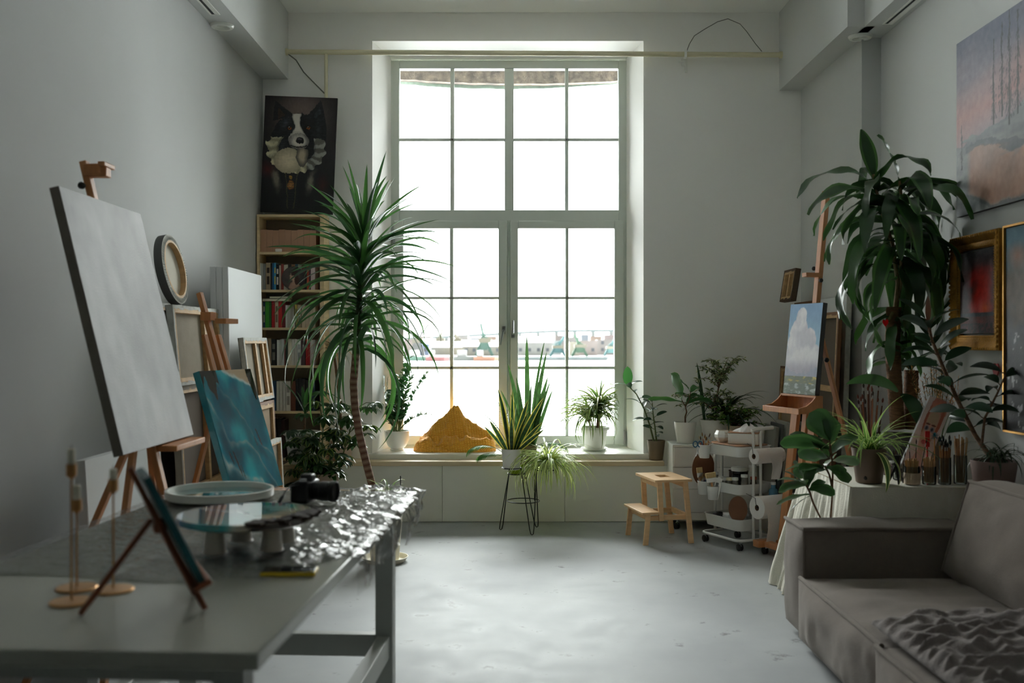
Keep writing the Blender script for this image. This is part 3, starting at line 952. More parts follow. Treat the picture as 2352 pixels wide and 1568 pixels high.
row([(190, 214, 1014, (176, 150, 120), 'tan book peeping behind the small canvas'), (215, 252, 1018, (46, 46, 46), 'thick black speckled book', 0, (130, 130, 120)), (258, 280, 1024, (218, 218, 212), 'white book with rounded spine'), (282, 293, 1020, (200, 200, 196), 'slim silver book'),
     (294, 316, 1016, (206, 208, 210), 'pale grey book'), (317, 325, 1024, (140, 60, 56), 'thin red brown book'), (326, 344, 1020, (44, 60, 48), 'black green book'), (345, 374, 1016, (226, 216, 196), 'wide cream book'), (375, 396, 1018, (212, 206, 196), 'ivory book'),
     (397, 416, 1018, (220, 214, 206), 'ivory book leaning close'), (418, 446, 1022, (226, 226, 222), 'white book with grey titling', 0, (160, 160, 160)), (448, 480, 1030, (96, 70, 74), 'purple brown book'),
     (484, 517, 1018, (186, 34, 36), 'bright red book'), (519, 541, 1024, (216, 210, 204), 'white book right of the red one'), (542, 560, 1024, (196, 192, 188), 'grey white book at the end')], 839, 'fourth shelf', 'books on the fourth shelf')
row([(214, 232, 1346, (24, 60, 90), 'dark blue encyclopedia'), (233, 252, 1346, (34, 76, 110), 'blue encyclopedia'), (255, 277, 1348, (214, 204, 188), 'tall cream volume'), (279, 303, 1348, (210, 202, 190), 'tall off white volume'), (305, 328, 1348, (206, 200, 190), 'tall greyish volume'),
     (330, 365, 1348, (218, 212, 202), 'widest off white volume', 0, (150, 140, 130)), (367, 405, 1346, (110, 62, 44), 'brown leather volume'), (407, 430, 1330, (24, 24, 26), 'black album'), (432, 456, 1326, (30, 28, 30), 'black folder'), (458, 482, 1330, (40, 36, 34), 'black brown folder', 0, (90, 84, 70)),
     (484, 504, 1340, (52, 44, 40), 'dark brown folder'), (506, 530, 1344, (38, 38, 44), 'charcoal folder'), (532, 558, 1344, (50, 64, 88), 'slate blue folder')], 944, 'fifth shelf', 'books on the fifth shelf')
row([(208, 218, 1650, (200, 190, 170), 'cream pamphlet'), (219, 230, 1640, (210, 212, 206), 'white pamphlet'), (236, 262, 1640, (34, 30, 30), 'black box file'), (264, 290, 1640, (40, 34, 34), 'dark box file'), (292, 318, 1650, (60, 30, 32), 'dark red box file')], 1052, 'lowest visible shelf', 'files on the lowest shelf')
# flat books and small things on shelves
def flatbook(px0, px1, top, bot, col, lb, Y=BY0 + .02):
    x0, x1 = XX(px0, Y), XX(px1, Y)
    o = thing('book', lb, 'book', ((x0 + x1) / 2, Y, ZZ(bot, Y))); w = x1 - x0; h = ZZ(top, Y) - ZZ(bot, Y)
    mb = MB(); mb.box((-w / 2, 0, 0), (w / 2, .15, .002)); mb.box((-w / 2, 0, h - .002), (w / 2, .15, h)); mb.box((-w / 2, .001, .002), (-w / 2 + .002, .15, h - .002)); mb.build('cover', mat('cover_%d_%d_%d' % col, col, .5), o, smooth=False)
    mb = MB(); mb.box((-w / 2 + .002, .003, .002), (w / 2 - .003, .147, h - .002)); mb.build('pages', mat('paper_pages', (226, 218, 198), .85), o, smooth=False)
flatbook(X2(146), X2(345), 685.5, 691.3, (190, 172, 140), 'beige book lying flat on top of the green and red books')
flatbook(X2(200), X2(350), 680, 685.3, (80, 104, 84), 'greenish book lying on the flat beige book, third shelf')
flatbook(676, 716, 1043, 1051.5, (196, 160, 160), 'pinkish book lying on the lowest visible shelf')
flatbook(682, 712, 1034, 1042.8, (206, 190, 170), 'cream book lying on the pinkish one')
mb = MB(); mb.cyl((0, 0, 0), .058, .028, 32); one('lid', mb, M_PLAST, 'white round lid lying on the top shelf before the binders', 'lid', loc=(XX(641, 8.55), 8.52 + .06, ZZ(578, BY0) + .001), bevel=.004)
mb = MB(); mb.cbox((0, 0, .045), (.05, .04, .09)); one('wooden_block', mb, M_PINE, 'small pale wooden block on the lowest visible shelf', 'block', loc=(XX(713, 8.53), 8.60, ZZ(1052, BY0) + .001), bevel=.004)

# round portrait leaning on the books of the second shelf
def medal(u, v):
    x, y = u * 2 - 1, v * 2 - 1
    c = mix3((86, 74, 72), (60, 52, 54), sstep(-.6, .6, x + fbm(u * 3, v * 3)))
    if (x - .1) ** 2 / .22 + (y + .85) ** 2 / .28 < 1: c = (176, 136, 116)
    if abs(x - .05) < .13 and -.6 < y < -.1: c = (186, 146, 124)
    if (x + .08) ** 2 / .05 + (y - .12) ** 2 / .11 < 1: c = (200, 160, 136)
    if (x - .12) ** 2 / .085 + (y - .35) ** 2 / .12 < 1 and x > -.22 + (.5 - y) * .0 and (y > .2 + .0 or x > .12): c = (58, 30, 24)
    if (x - .3) ** 2 / .04 + (y + .15) ** 2 / .2 < 1: c = (64, 32, 26)
    return c
t = thing('round_portrait', 'round portrait painting of a dark haired woman on the second shelf', 'painting', (XX(672, 8.49), 8.512, ZZ(665, BY0) + .001), (-R(3), 0, 0))
rr_ = .1
Mx = Matrix.Translation((0, 0, rr_)) @ Matrix.Rotation(R(90), 4, 'X')
mb = MB(); mb.lathe([(0, -.012), (rr_, -.012), (rr_, -.001), (rr_ - .002, 0)], seg=40, M=Mx); mb.build('panel', mat('portrait_edge', (70, 60, 56), .6), t)
mb = MB(); mb.usecol = True
i0 = mb.pv((0, -.0006, rr_), srgb(*medal(.5, .5)))
prev = None
for k in range(1, 13):
    ring = []
    for j in range(48):
        a = 2 * PI * j / 48; q = (rr_ - .002) * k / 12
        ring.append(mb.pv((q * math.cos(a), -.0006, rr_ + q * math.sin(a)), srgb(*medal(.5 + .5 * k / 12 * math.cos(a), .5 + .5 * k / 12 * math.sin(a)))))
    for j in range(48):
        j2 = (j + 1) % 48
        if prev: mb.pf(prev[j], prev[j2], ring[j2], ring[j])
        else: mb.pf(i0, ring[j2], ring[j])
    prev = ring
mb.build('painted_face', M_COL, t, angle=180)

# dog portrait on top of the bookcase
def tri(p, a, b, c):
    s = lambda p, q, r: (p[0] - r[0]) * (q[1] - r[1]) - (q[0] - r[0]) * (p[1] - r[1])
    d1, d2, d3 = s(p, a, b), s(p, b, c), s(p, c, a)
    return not ((d1 < 0 or d2 < 0 or d3 < 0) and (d1 > 0 or d2 > 0 or d3 > 0))
def ell(x, y, cx, cy, rx, ry, ang=0):
    dx, dy = x - cx, y - cy
    c_, s_ = math.cos(ang), math.sin(ang)
    a, b_ = (dx * c_ + dy * s_) / rx, (-dx * s_ + dy * c_) / ry
    return math.sqrt(a * a + b_ * b_)
def dog(u, v):
    x = u * 168; y = (1 - v) * 272        # picture pixels, y down
    n1 = fbm(u * 7, v * 11, 2, 4); n2 = fbm(u * 40, v * 26, 6, 3); n3 = fbm(u * 18, v * 60, 3, 3)
    x += 2.2 * n1 + 1.2 * n2; y += 2.0 * n2
    c = mix3((112, 94, 88), (36, 29, 33), sstep(.15, .95, ell(x, y, 84, 50, 105, 110)))
    c = mix3(c, (22, 18, 22), sstep(120, 215, y))
    c = mix3(c, (104, 24, 22), .7 * max(0, 1 - ell(x, y, 12, 172, 24, 26, -.6)) + .5 * max(0, 1 - ell(x, y, 142, 205, 18, 34)))
    if ell(x, y, 75, 240, 58, 74) < 1: c = mix3((24, 22, 26), c, .2)
    fur = (24 + 16 * n3, 23 + 15 * n3, 27 + 17 * n3)
    fur2 = (74 + 30 * n3, 74 + 30 * n3, 84 + 30 * n3)
    if tri((x, y), (24, 11), (20, 60), (66, 42)) or tri((x, y), (132, 6), (98, 42), (144, 62)): c = fur
    if tri((x, y), (32, 26), (32, 54), (48, 44)): c = mix3(fur, (92, 58, 44), .55)
    if tri((x, y), (128, 22), (112, 46), (136, 54)): c = mix3(fur, fur2, .5)
    if ell(x, y, 84, 84, 60, 44 + 4 * n2) < 1: c = fur
    if ell(x, y, 130, 90, 16, 52) < 1 or ell(x, y, 36, 100, 18, 40, .2) < 1: c = fur
    if ell(x, y, 112, 140, 22, 34) < 1: c = fur
    c = mix3(c, fur2, .8 * max(0, 1 - ell(x, y, 50, 62, 14, 26, .5))) if y < 100 else c
    c = mix3(c, fur2, .6 * max(0, 1 - ell(x, y, 44, 118, 20, 26)))
    c = mix3(c, fur2, .5 * max(0, 1 - ell(x, y, 128, 70, 9, 26)))
    # puffed sleeves
    for cx_, cy_, an, rx in ((34, 196, -.2, 14), (114, 196, .2, 13)):
        e = ell(x, y, cx_, cy_, rx, 44, an)
        if e < 1: c = mix3((126, 118, 104), c, sstep(.1, 1, e + .3 * n1))
    # blaze widening into the muzzle
    hwz = 11 - 4 * sstep(42, 62, y) + 15 * sstep(70, 100, y)
    cxz = 75 + 6 * sstep(45, 90, y)
    if 40 < y < 104 and abs(x - cxz) < hwz: c = mix3((216, 208, 196), (150, 144, 138), sstep(.55, 1, abs(x - cxz) / hwz) * .9)
    e = ell(x, y, 83, 104, 23, 19)
    if e < 1: c = mix3((214, 206, 194), (120, 114, 110), sstep(.45, 1, e))
    if ell(x, y, 80, 92, 14, 12) < 1: c = mix3(c, (176, 170, 160), .5)
    # ruff: pleated ring, then the cream shirt front
    ang = math.atan2(y - 128, x - 77); rr = ell(x, y, 77, 122, 68, 56)
    pl = .5 + .5 * math.sin(ang * 17 + 2.5 * n1)
    edge = 1 + .05 * math.sin(ang * 17 + 1) + .04 * n2
    if rr < edge and rr > .62 and y > 96 and not (x > 60 and y < 122 and x < 118):
        c = mix3((150, 142, 116), (226, 218, 182), pl * (.6 + .4 * sstep(.62, .95, rr)))
        if rr < .68: c = mix3(c, (70, 66, 60), .5)
        if x > 104: c = mix3(c, (120, 124, 132) if pl > .5 else (60, 60, 66), .6)
    e = ell(x, y, 60, 150, 33, 30)
    if e < 1 and y > 120: c = mix3((222, 206, 176), (176, 164, 136), sstep(.2, 1, e) + .25 * n3)
    if ell(x, y, 92, 138, 14, 26) < 1 and y > 121: c = mix3((190, 172, 146), (90, 84, 78), sstep(.3, 1, ell(x, y, 92, 138, 14, 26)))
    # mouth, nose, eyes
    if abs(y - 118 + .012 * (x - 83) ** 2) < 1.6 and abs(x - 83) < 19: c = (46, 38, 38)
    if ell(x, y, 85, 102, 10, 8) < 1: c = (26, 22, 24)
    if ell(x, y, 84, 99.5, 5, 1.8) < 1: c = (84, 80, 84)
    if ell(x, y, 81, 104, 2, 1.6) < 1 or ell(x, y, 89, 104, 2, 1.6) < 1: c = (8, 6, 8)
    for ex, ey in ((60, 73), (103, 71)):
        if ell(x, y, ex, ey, 7.5, 6) < 1: c = (12, 10, 12)
        if ell(x, y, ex, ey + .4, 4.6, 4.0) < 1: c = mix3((150, 80, 30), (70, 34, 16), sstep(0, 1, (ey + 2 - y) / 5))
        if ell(x, y, ex, ey, 2.3, 2.3) < 1: c = (10, 8, 8)
        if ell(x, y, ex - .5, ey - 1.6, 1.1, 1.0) < 1: c = (226, 226, 226)
    # medallion and jacket seams
    e = ell(x, y, 68, 207, 9.5, 10.5)
    if e < 1: c = mix3((196, 132, 66), (104, 60, 30), sstep(.55, 1, e) if e > .6 else .5 * sstep(.3, .5, e))
    if ell(x, y, 68, 189, 3.4, 5) < 1: c = (178, 130, 50)
    if (abs(x - (56 + (y - 180) * .09)) < 1.1 or abs(x - (83 - (y - 180) * .09)) < 1.1) and 178 < y < 262: c = mix3(c, (130, 120, 70), .5)
    if 56 < x < 84 and y > 182 and math.sin(y * 1.1) > .5: c = mix3(c, (50, 46, 48), .5)
    return tuple(max(0, min(255, q + 5 * n2)) for q in c)
canvas_front('dog portrait in a white ruff collar standing on the bookcase', .625, 1.008, .02, (XX(677, 8.5), 8.56, ZZ(491.3, BY0) + .014), 0, 1.2, face=(M_COL, dog, 210, 340), side=mat('dark_canvas_side', (40, 34, 36), .8), name='dog_painting', cat='painting', roll=2.2)
# ---------------- work table in the foreground ----------------
TA = R(-2.98)
TN = Vector((-.53, 2.076, 0))
t = thing('work_table', 'long white work table with square legs in the left foreground', 'table', TN, (0, 0, TA))
m_tab = mat('white_lacquer', (164, 164, 154), .25)
mb = MB(); mb.box((-1.02, 0, .862), (0, 2.25, .90)); mb.build('tabletop', m_tab, t, bevel=.004)
m_leg = mat('painted_legs', (170, 173, 167), .45)
for x0, y0 in ((-.135, .10), (-.135, 2.00), (-.955, .10), (-.955, 2.00)):
    mb = MB(); mb.box((x0, y0, 0), (x0 + .072, y0 + .072, .862)); mb.build('leg', m_leg, t, bevel=.003)
mb = MB(); mb.box((-.885, 2.01, .255), (-.137, 2.06, .345)); mb.build('stretcher', m_leg, t, bevel=.003)
for x0 in (-.125, -.945):
    mb = MB(); mb.box((x0, .173, .255), (x0 + .05, 1.998, .345)); mb.build('stretcher', m_leg, t, bevel=.003)
for a in ((-.885, .11, -.137, .15), (-.885, 2.02, -.137, 2.06), (-.125, .173, -.09, 1.998), (-.945, .173, -.91, 1.998)):
    mb = MB(); mb.box((a[0], a[1], .80), (a[2], a[3], .861)); mb.build('apron', m_leg, t, bevel=.003)

TM = WM[t.name]
def tabp(px, py, h=.9):
    Y = (CH - h) * FP / (py - CY)
    return Vector((XX(px, Y), Y, h))

# crumpled clear film over the far part of the table, hanging over the right edge
t2 = TM.inverted()
mb = MB()
NX, NY = 190, 260
def film(u, v):
    y = lerp(.62 + .03 * math.sin(u * 9) + (.28 * sstep(.75, .9, u)), 2.30, v)
    s = lerp(-1.05, .11, u)
    amp = .25 + .75 * sstep(-.55, -.1, s) * sstep(.0, .4, v) + .35 * sstep(.8, 1, v)
    a_ = s * 6 + y * 3; b_ = y * 8 - s * 5
    w = (1 - abs(noise.noise(Vector((a_, b_ * .6, 2))))) ** 5 * .014 + (1 - abs(noise.noise(Vector((a_ * 2.6 + b_, b_ * .9, 5))))) ** 6 * .010 + (1 - abs(noise.noise(Vector((b_ * 2.2, a_ * 4.5, 9))))) ** 5 * .005
    z = .9022 + w * amp
    x = s
    if s > -.006:
        d = s + .006
        hang = (.35 + .75 * (.5 + .5 * noise.noise(Vector((y * 7, 2, 0)))) * (1 + .5 * sstep(.0, .2, 1 - v)))
        x = .0 + .022 + .028 * noise.noise(Vector((y * 13, d * 8, 1))) + .016 * abs(noise.noise(Vector((y * 45, d * 20, 1))))
        z = .9022 - d * hang
        z += .004 * noise.noise(Vector((y * 30, d * 30, 4)))
    elif y > 2.257:
        z = .902 - (y - 2.257) * 1.2
        y = 2.262 + .01 * noise.noise(Vector((s * 14, 1, 1)))
    return TM @ Vector((x, y, z))
mb.grid(NX, NY, film)
m_film = clear_mat('plastic_film', (250, 250, 250), gloss=.06, rough=.12, body=.05, bump=.8, bscale=14, ior=1.12)
one('plastic_film', mb, m_film, 'crumpled clear plastic film covering the far part of the white table', 'plastic sheet', loc=TN, world=True, angle=180)

# round tray with white rim and teal resin
def rings_disc(mb, c, rad, fn, nr=24, na=72):
    mb.usecol = True
    i0 = mb.pv(c, srgb(*fn(0, 0)))
    prev = None
    for k in range(1, nr + 1):
        ring = []
        for j in range(na):
            a = 2 * PI * j / na; q = k / nr
            ring.append(mb.pv((c[0] + rad * q * math.cos(a), c[1] + rad * q * math.sin(a), c[2]), srgb(*fn(q * math.cos(a), q * math.sin(a)))))
        for j in range(na):
            j2 = (j + 1) % na
            if prev: mb.pf(prev[j], prev[j2], ring[j2], ring[j])
            else: mb.pf(i0, ring[j], ring[j2])
        prev = ring
c = Vector((XX(505, 4.07), 4.07, .915))
t = thing('round_tray', 'round white rimmed tray with teal resin inside at the far end of the table', 'tray', c)
mb = MB(); mb.lathe([(0, 0), (.205, 0), (.215, .006), (.215, .034), (.209, .036), (.203, .034), (.198, .012), (0, .012)], seg=72); mb.build('rim', M_CERAM, t)
mb = MB(); rings_disc(mb, (0, 0, .0135), .196, lambda x, y: mix3(mix3((10, 92, 96), (36, 160, 160), sstep(-.5, .7, fbm(x * 2, y * 2, 3))), (226, 222, 200), 1 - sstep(0, .07, abs(y + .25 * fbm(x * 3, y * 3, 8) - .1)))); mb.build('resin_inlay', M_RESIN, t, angle=180)

# round resin board on upturned cups
c = Vector((XX(566, 3.08), 3.08, .915))
cups = [(-.07, -.09), (.09, -.05), (-.04, .09), (.10, .08)]
CN = ['front left', 'front right', 'back left', 'back right']
for (dx, dy), nme in zip(cups, CN):
    o = thing('plastic_cup', 'upturned white plastic cup, %s one under the round resin board' % nme, 'cup', c + Vector((dx, dy, 0)), group='upturned cups under the resin board')
    mb = MB(); mb.lathe([(.034, 0), (.035, .003), (.033, .004), (.026, .078), (.024, .080), (0, .080)], seg=28); mb.build('cup_wall', mat('cup_plastic', (226, 216, 204), .4), o)
    mb = MB(); mb.tube([(.035 * math.cos(a * PI / 12), .035 * math.sin(a * PI / 12), .003) for a in range(24)], .0022, 6, closed=True); mb.build('rolled_rim', mat('cup_plastic', (226, 216, 204), .4), o)
t = thing('resin_board', 'round blue resin board with dark bark edge propped on upturned cups', 'resin board', c + Vector((0, 0, .0805)))
def bd(x, y):
    d = x * .9 - y * .3
    k = mix3((30, 110, 150), (60, 170, 176), sstep(-.7, .2, d + .4 * fbm(x * 2, y * 2)))
    k = mix3(k, (214, 204, 186), sstep(.28, .42, d + .15 * fbm(x * 3, y * 3, 5)))
    if d + .2 * fbm(x * 6, y * 6, 2) > .62: k = (58, 42, 32)
    if abs(x * .4 + y - .25 * fbm(x * 2, y * 2, 7)) < .05 and d < .3: k = (216, 228, 228)
    return k
mb = MB(); rings_disc(mb, (0, 0, .0235), .205, bd); mb.build('resin_top', M_RESIN, t, angle=180)
mb = MB(); mb.usecol = True
NS = 96
for j in range(NS):
    a = 2 * PI * j / NS
    x, y = math.cos(a), math.sin(a); cc = srgb(*bd(x, y))
    for r_, z_ in ((.20, 0), (.209, .006), (.209, .018), (.205, .0235)): mb.pv((x * r_, y * r_, z_), cc)
for j in range(NS):
    A = 4 * j; B = 4 * ((j + 1) % NS)
    for k in range(3): mb.pf(A + k, B + k, B + k + 1, A + k + 1)
mb.pf(*[4 * j for j in reversed(range(NS))])
mb.build('board_edge', M_RESIN, t)
mb = MB()
for k in range(60):
    a = R(random.uniform(-72, 12)); q = random.uniform(.165, .207)
    mb.sphere((q * math.cos(a), q * math.sin(a), .018 + .008 * random.random()), .012 + .008 * random.random(), 7, (1.4, 1, .6))
mb.build('bark_edge', mat('dark_bark', (50, 36, 28), .8, var=.3, scale=30, bump=1, bscale=60), t)

# camera body lying on the table
p = tabp(712, 1165)
t = thing('photo_camera', 'black digital camera with its lens pointing right on the film', 'camera', (p.x, p.y + .05, .912), (0, 0, R(-12)))
mb = MB(); mb.cbox((-.025, 0, .045), (.062, .125, .088)); mb.cbox((-.055, -.045, .042), (.03, .035, .08)); mb.build('camera_body', M_BPLAS, t, bevel=.012, bseg=3)
mb = MB(); mb.cbox((-.02, 0, .098), (.05, .045, .03)); mb.build('viewfinder_hump', M_BPLAS, t, bevel=.009, bseg=3)
Ml = Matrix.Translation((.004, 0, .046)) @ Matrix.Rotation(R(90), 4, 'Y')
mb = MB(); mb.lathe([(0, 0), (.034, 0), (.034, .02), (.037, .024), (.037, .07), (.041, .074), (.041, .094), (.036, .096), (.034, .086), (0, .084)], seg=36, M=Ml); ln = mb.build('lens', M_BPLAS, t)
mb = MB(); mb.lathe([(.0374, .035), (.0384, .036), (.0384, .062), (.0374, .063)], seg=48, M=Ml, flute=lambda a, z: 1 + .008 * math.sin(a * 40)); mb.build('zoom_ring', M_BLACK, ln)
mb = MB(); mb.cyl((-.02, -.045, .089), .014, .01, 18); mb.cyl((-.025, .045, .089), .012, .008, 18); mb.build('dial', M_STEEL, t)
mb = MB()
sp = [Vector((-.03, -.06, .075)), Vector((-.065, -.075, .07)), Vector((-.09, -.08, .035)), Vector((-.11, -.075, .003)), Vector((-.10, -.04, .002)), Vector((-.07, -.02, .002))]
for a, b_ in zip(sp, sp[1:]): mb.bar(a, b_, .018, .003)
mb.build('strap', M_BLACK, t)

# phone
p = tabp(665, 1318)
t = thing('phone', 'black phone in a yellow case lying on the table', 'phone', (p.x, p.y, .9005), (0, 0, R(3)))
mb = MB(); mb.cbox((0, 0, .0065), (.152, .078, .013)); mb.build('case', mat('yellow_rubber', (214, 180, 30), .5), t, bevel=.006, bseg=3)
mb = MB(); mb.cbox((0, 0, .0136), (.144, .070, .0016)); mb.build('screen', mat('phone_screen', (14, 14, 16), .08), t, bevel=.0006)

# table easel with a small painting
p0 = tabp(182, 1412); p1 = tabp(477, 1408)
base = Vector((-.90, 2.418, .9))
ex = .137
te = thing('table_easel', 'small dark wooden table easel at the front of the table', 'easel', base, (0, 0, R(26)))
m_dk = mat('stained_wood', (132, 74, 42), .5, var=.15, scale=6, stretch=(10, 10, 1))
# local: +x towards the feet under the painting, plane leans back to -x
top = Vector((-ex + .165 * (ex / .147), 0, .262))
f0 = Vector((ex, 0, .0))
top = Vector((-.005, 0, .30))
def on(h, off=0): return f0.lerp(top, h / .30) + Vector((.9, 0, .44)).normalized() * off
for s in (-1, 1):
    mb = MB(); mb.bar(f0 + Vector((0, s * .085, .004)), on(.27) + Vector((0, s * .02, 0)), .013, .014, (1, 0, 0)); mb.build('leg', m_dk, te, bevel=.002)
mb = MB(); mb.bar(on(.03), on(.345), .02, .014, (1, 0, 0)); mb.build('mast', m_dk, te, bevel=.002)
mb = MB(); mb.bar(on(.222, -.01), Vector((-ex, 0, .004)), .016, .012, (1, 0, 0)); mb.build('leg', m_dk, te, bevel=.002)
mb = MB(); mb.bar(on(.058, .02) + Vector((0, -.11, 0)), on(.058, .02) + Vector((0, .11, 0)), .045, .014, (1, 0, -2)); mb.build('tray', m_dk, te, bevel=.002)
mb = MB(); mb.cbox(on(.20), (.03, .05, .03)); mb.build('hinge_block', m_dk, te, bevel=.003)
n_ = Vector((.9, 0, .44)).normalized()
u_ = (top - f0).normalized()
rot = Matrix((( 0, -n_.x, u_.x), (1, 0, 0), (0, -n_.z, u_.z)))
o = thing('painting', 'small teal painting on the table easel seen almost edge on', 'painting')
def teal(u, v):
    k = mix3((30, 110, 120), (110, 180, 176), sstep(-.4, .5, fbm(u * 3, v * 4, 3)))
    return mix3(k, (214, 206, 190), sstep(.55, .75, (1 - v) + .2 * fbm(u * 3, v * 3, 9)))
Wt = Matrix.Translation(base) @ Matrix.Rotation(te.rotation_euler.z, 4, 'Z')
Mloc = Wt @ Matrix.Translation(on(.064, .032)) @ rot.to_4x4()
o.matrix_world = Mloc; o.location = Mloc.to_translation(); o.rotation_euler = Mloc.to_euler()
WM[o.name] = Mloc
mb = MB(); mb.box((-.10, .001, 0), (.10, .018, .285)); mb.build('canvas_side', mat('resin_edge_dark', (30, 92, 100), .3), o, bevel=.002)
mb = MB(); mb.usecol = True; mb.grid(40, 50, lambda a, b_: (Vector(((a - .5) * .198, 0, .001 + b_ * .283)), srgb(*teal(a, b_)))); mb.build('painted_face', M_COL, o, angle=180)

# brass candlesticks
def candlestick(px, py, hgt, ch, label, cr=.0095, s=1):
    p = tabp(px, py)
    o = thing('candlestick', label, 'candlestick', (p.x, p.y, .9005))
    mb = MB(); mb.lathe([(0, 0), (.052, 0), (.053, .003), (.050, .006), (.006, .007), (0, .007)], seg=40); mb.build('base', M_BRASS, o)
    mb = MB(); mb.tube([(0, 0, .006), (0, 0, hgt - .035)], .0028, 8); mb.build('stem', M_BRASS, o)
    mb = MB(); mb.lathe([(0, hgt - .04), (.003, hgt - .038), (.0125, hgt - .028), (.0125, hgt), (.0112, hgt), (.0112, hgt - .025), (0, hgt - .027)], seg=24); mb.build('candle_cup', M_BRASS, o)
    q = thing('candle', 'white candle in the ' + label.replace('brass candlestick', 'candlestick'), 'candle', (p.x, p.y, .9005 + hgt - .0265))
    mb = MB(); mb.lathe([(0, 0), (cr, 0), (cr, ch - .003), (cr * .7, ch), (0, ch - .001)], seg=20); mb.build('wax', mat('candle_wax', (226, 220, 200), .5), q)
    mb = MB(); mb.tube([(0, 0, ch - .001), (.001, 0, ch + .008)], .0008, 5); mb.build('wick', M_BLACK, q)
candlestick(164, 1384, .345, .065, 'tallest brass candlestick on the left of the table')
candlestick(176, 1352, .235, .065, 'shortest brass candlestick behind the tallest one')
candlestick(260, 1356, .29, .055, 'middle height brass candlestick right of the other two')
# ---------------- plants ----------------
P_STRAP = lambda t: min(1, .55 + 3 * t) * (1 - t ** 3) ** .8 * (1 - .25 * t)
P_LANCE = lambda t: max(.02, math.sin(PI * min(1, t * .96 + .03)) ** .75)
P_BROAD = lambda t: max(.03, math.sin(PI * t ** .85) ** .6)
P_FIDDLE = lambda t: max(.03, math.sin(PI * min(1, t ** 1.25)) ** .5 * (.55 + .45 * t))
P_SWORD = lambda t: min(1, .62 + 1.1 * t) * (1 - t ** 4) ** .9
GREEN = (44, 84, 36)


def leaf(mb, p, az, el, L, w, droop=1.0, prof=P_STRAP, n=8, col=GREEN, edge=None, fold=.18, k=1.0, wave=0.0, roll=0.0, curl=0.0, bands=0.0, jit=.15, gmul=1.0):
    """one blade. az, el in radians; droop = total angle it bends down by"""
    j = 1 + random.uniform(-jit, jit)
    c0 = srgb(*[min(255, v * j) for v in col]); c1 = srgb(*[min(255, v * j) for v in edge]) if edge else c0
    p = Vector(p)
    ds = L / n
    rows = []
    five = edge is not None
    ph = random.uniform(0, 6)
    for i in range(n + 1):
        t = i / n
        e = el - droop * t ** k
        a = az + curl * t
        d = Vector((math.cos(e) * math.cos(a), math.cos(e) * math.sin(a), math.sin(e)))
        sd = Vector((-math.sin(a), math.cos(a), 0))
        nn = d.cross(sd) * -1
        nn = sd.cross(d) * -1
        if roll:
            cr, sr = math.cos(roll), math.sin(roll)
            sd, nn = sd * cr + nn * sr, nn * cr - sd * sr
        hw = w * .5 * prof(t)
        wv = wave * w * math.sin(t * 14 + ph)
        wv2 = wave * w * math.sin(t * 14 + ph + 2)
        cc = c0
        if bands: cc = mix3(c0, tuple(v * .45 for v in c0), bands * (1 if math.sin(t * L * 170 + ph + 2 * random.random()) > .2 else 0))
        if five:
            xs_ = ((-1, fold, c1), (-.72, fold * .72, c1), (-.6, fold * .6, cc), (0, 0, cc), (.6, fold * .6, cc), (.72, fold * .72, c1), (1, fold, c1))
        else:
            xs_ = ((-1, fold, c0), (0, 0, cc), (1, fold, c0))
        row = []
        for s_, h_, c_ in xs_:
            off = wv if s_ < 0 else (wv2 if s_ > 0 else 0)
            row.append(mb.pv(p + sd * (s_ * hw) + nn * (h_ * hw * 2 + off * abs(s_)), c_))
        rows.append(row)
        e2 = el - droop * ((i + .5) / n) ** k
        p = p + Vector((math.cos(e2) * math.cos(a), math.cos(e2) * math.sin(a), math.sin(e2))) * ds
    m = len(rows[0])
    for A, B in zip(rows, rows[1:]):
        for q in range(m - 1): mb.pf(A[q], A[q + 1], B[q + 1], B[q])
    return p


def clampmb(mb, x0=-9, x1=9, y0=-9, y1=9):
    mb.v = [(min(x1, max(x0, x)), min(y1, max(y0, y)), z) for x, y, z in mb.v]


def LM():
    m = MB(); m.usecol = True; return m


def pot(t, prof, soil_r, soil_z, m_, seg=40, flute=None, off=(0, 0, 0), rim=None, name='pot'):
    mb = MB(); mb.lathe(prof, off, seg, flute=flute); mb.build(name, m_, t)
    if soil_r:
        mb = MB(); mb.lathe([(soil_r, soil_z), (0, soil_z + .006)], off, 24); mb.build('soil', M_SOIL, t)


def tapered(r0, r1, h, wall=.005, foot=True):
    return [(0, .0), (r0 - .004, 0), (r0, .004), (r1, h - .004), (r1, h), (r1 - wall, h), (r1 - wall - .001, h - .03), (0, h - .032)]


def saucer(t, r, h, m_, z=0, off=(0, 0)):
    mb = MB(); mb.lathe([(0, z), (r * .85, z), (r, z + h), (r - .006, z + h), (r * .83, z + .006), (0, z + .006)], (off[0], off[1], 0), 40); mb.build('saucer', m_, t)


def inside(p, rad, az, dist):  # keep leaves clear of the back wall / window
    return True

# ---- tall yucca-like dragon tree in the floor pot ----
yc = Vector((XX(884, 7.03), 7.03, 0))
t = thing('dragon_tree', 'tall spiky dragon tree with bent ringed trunk in a cream floor pot', 'plant', yc)
m_cream = mat('cream_planter', (226, 220, 200), .5)
saucer(t, .165, .035, m_cream)
mb = MB(); mb.lathe([(0, .008), (.095, .008), (.10, .012), (.135, .47), (.142, .475), (.142, .50), (.132, .50), (.128, .46), (0, .455)], seg=40); mb.build('pot', m_cream, t)
mb = MB(); mb.lathe([(.128, .463), (0, .468)], seg=24); mb.build('soil', M_SOIL, t)
tp = [P(868, 1165, 7.03), P(853, 1108, 7.03), P(838, 1050, 7.03), P(824, 990, 7.03), P(815, 930, 7.03), P(812, 880, 7.03), P(817, 820, 7.03), P(823, 740, 7.03), P(828, 650, 7.03), P(835, 570, 7.03), P(838, 530, 7.03)]
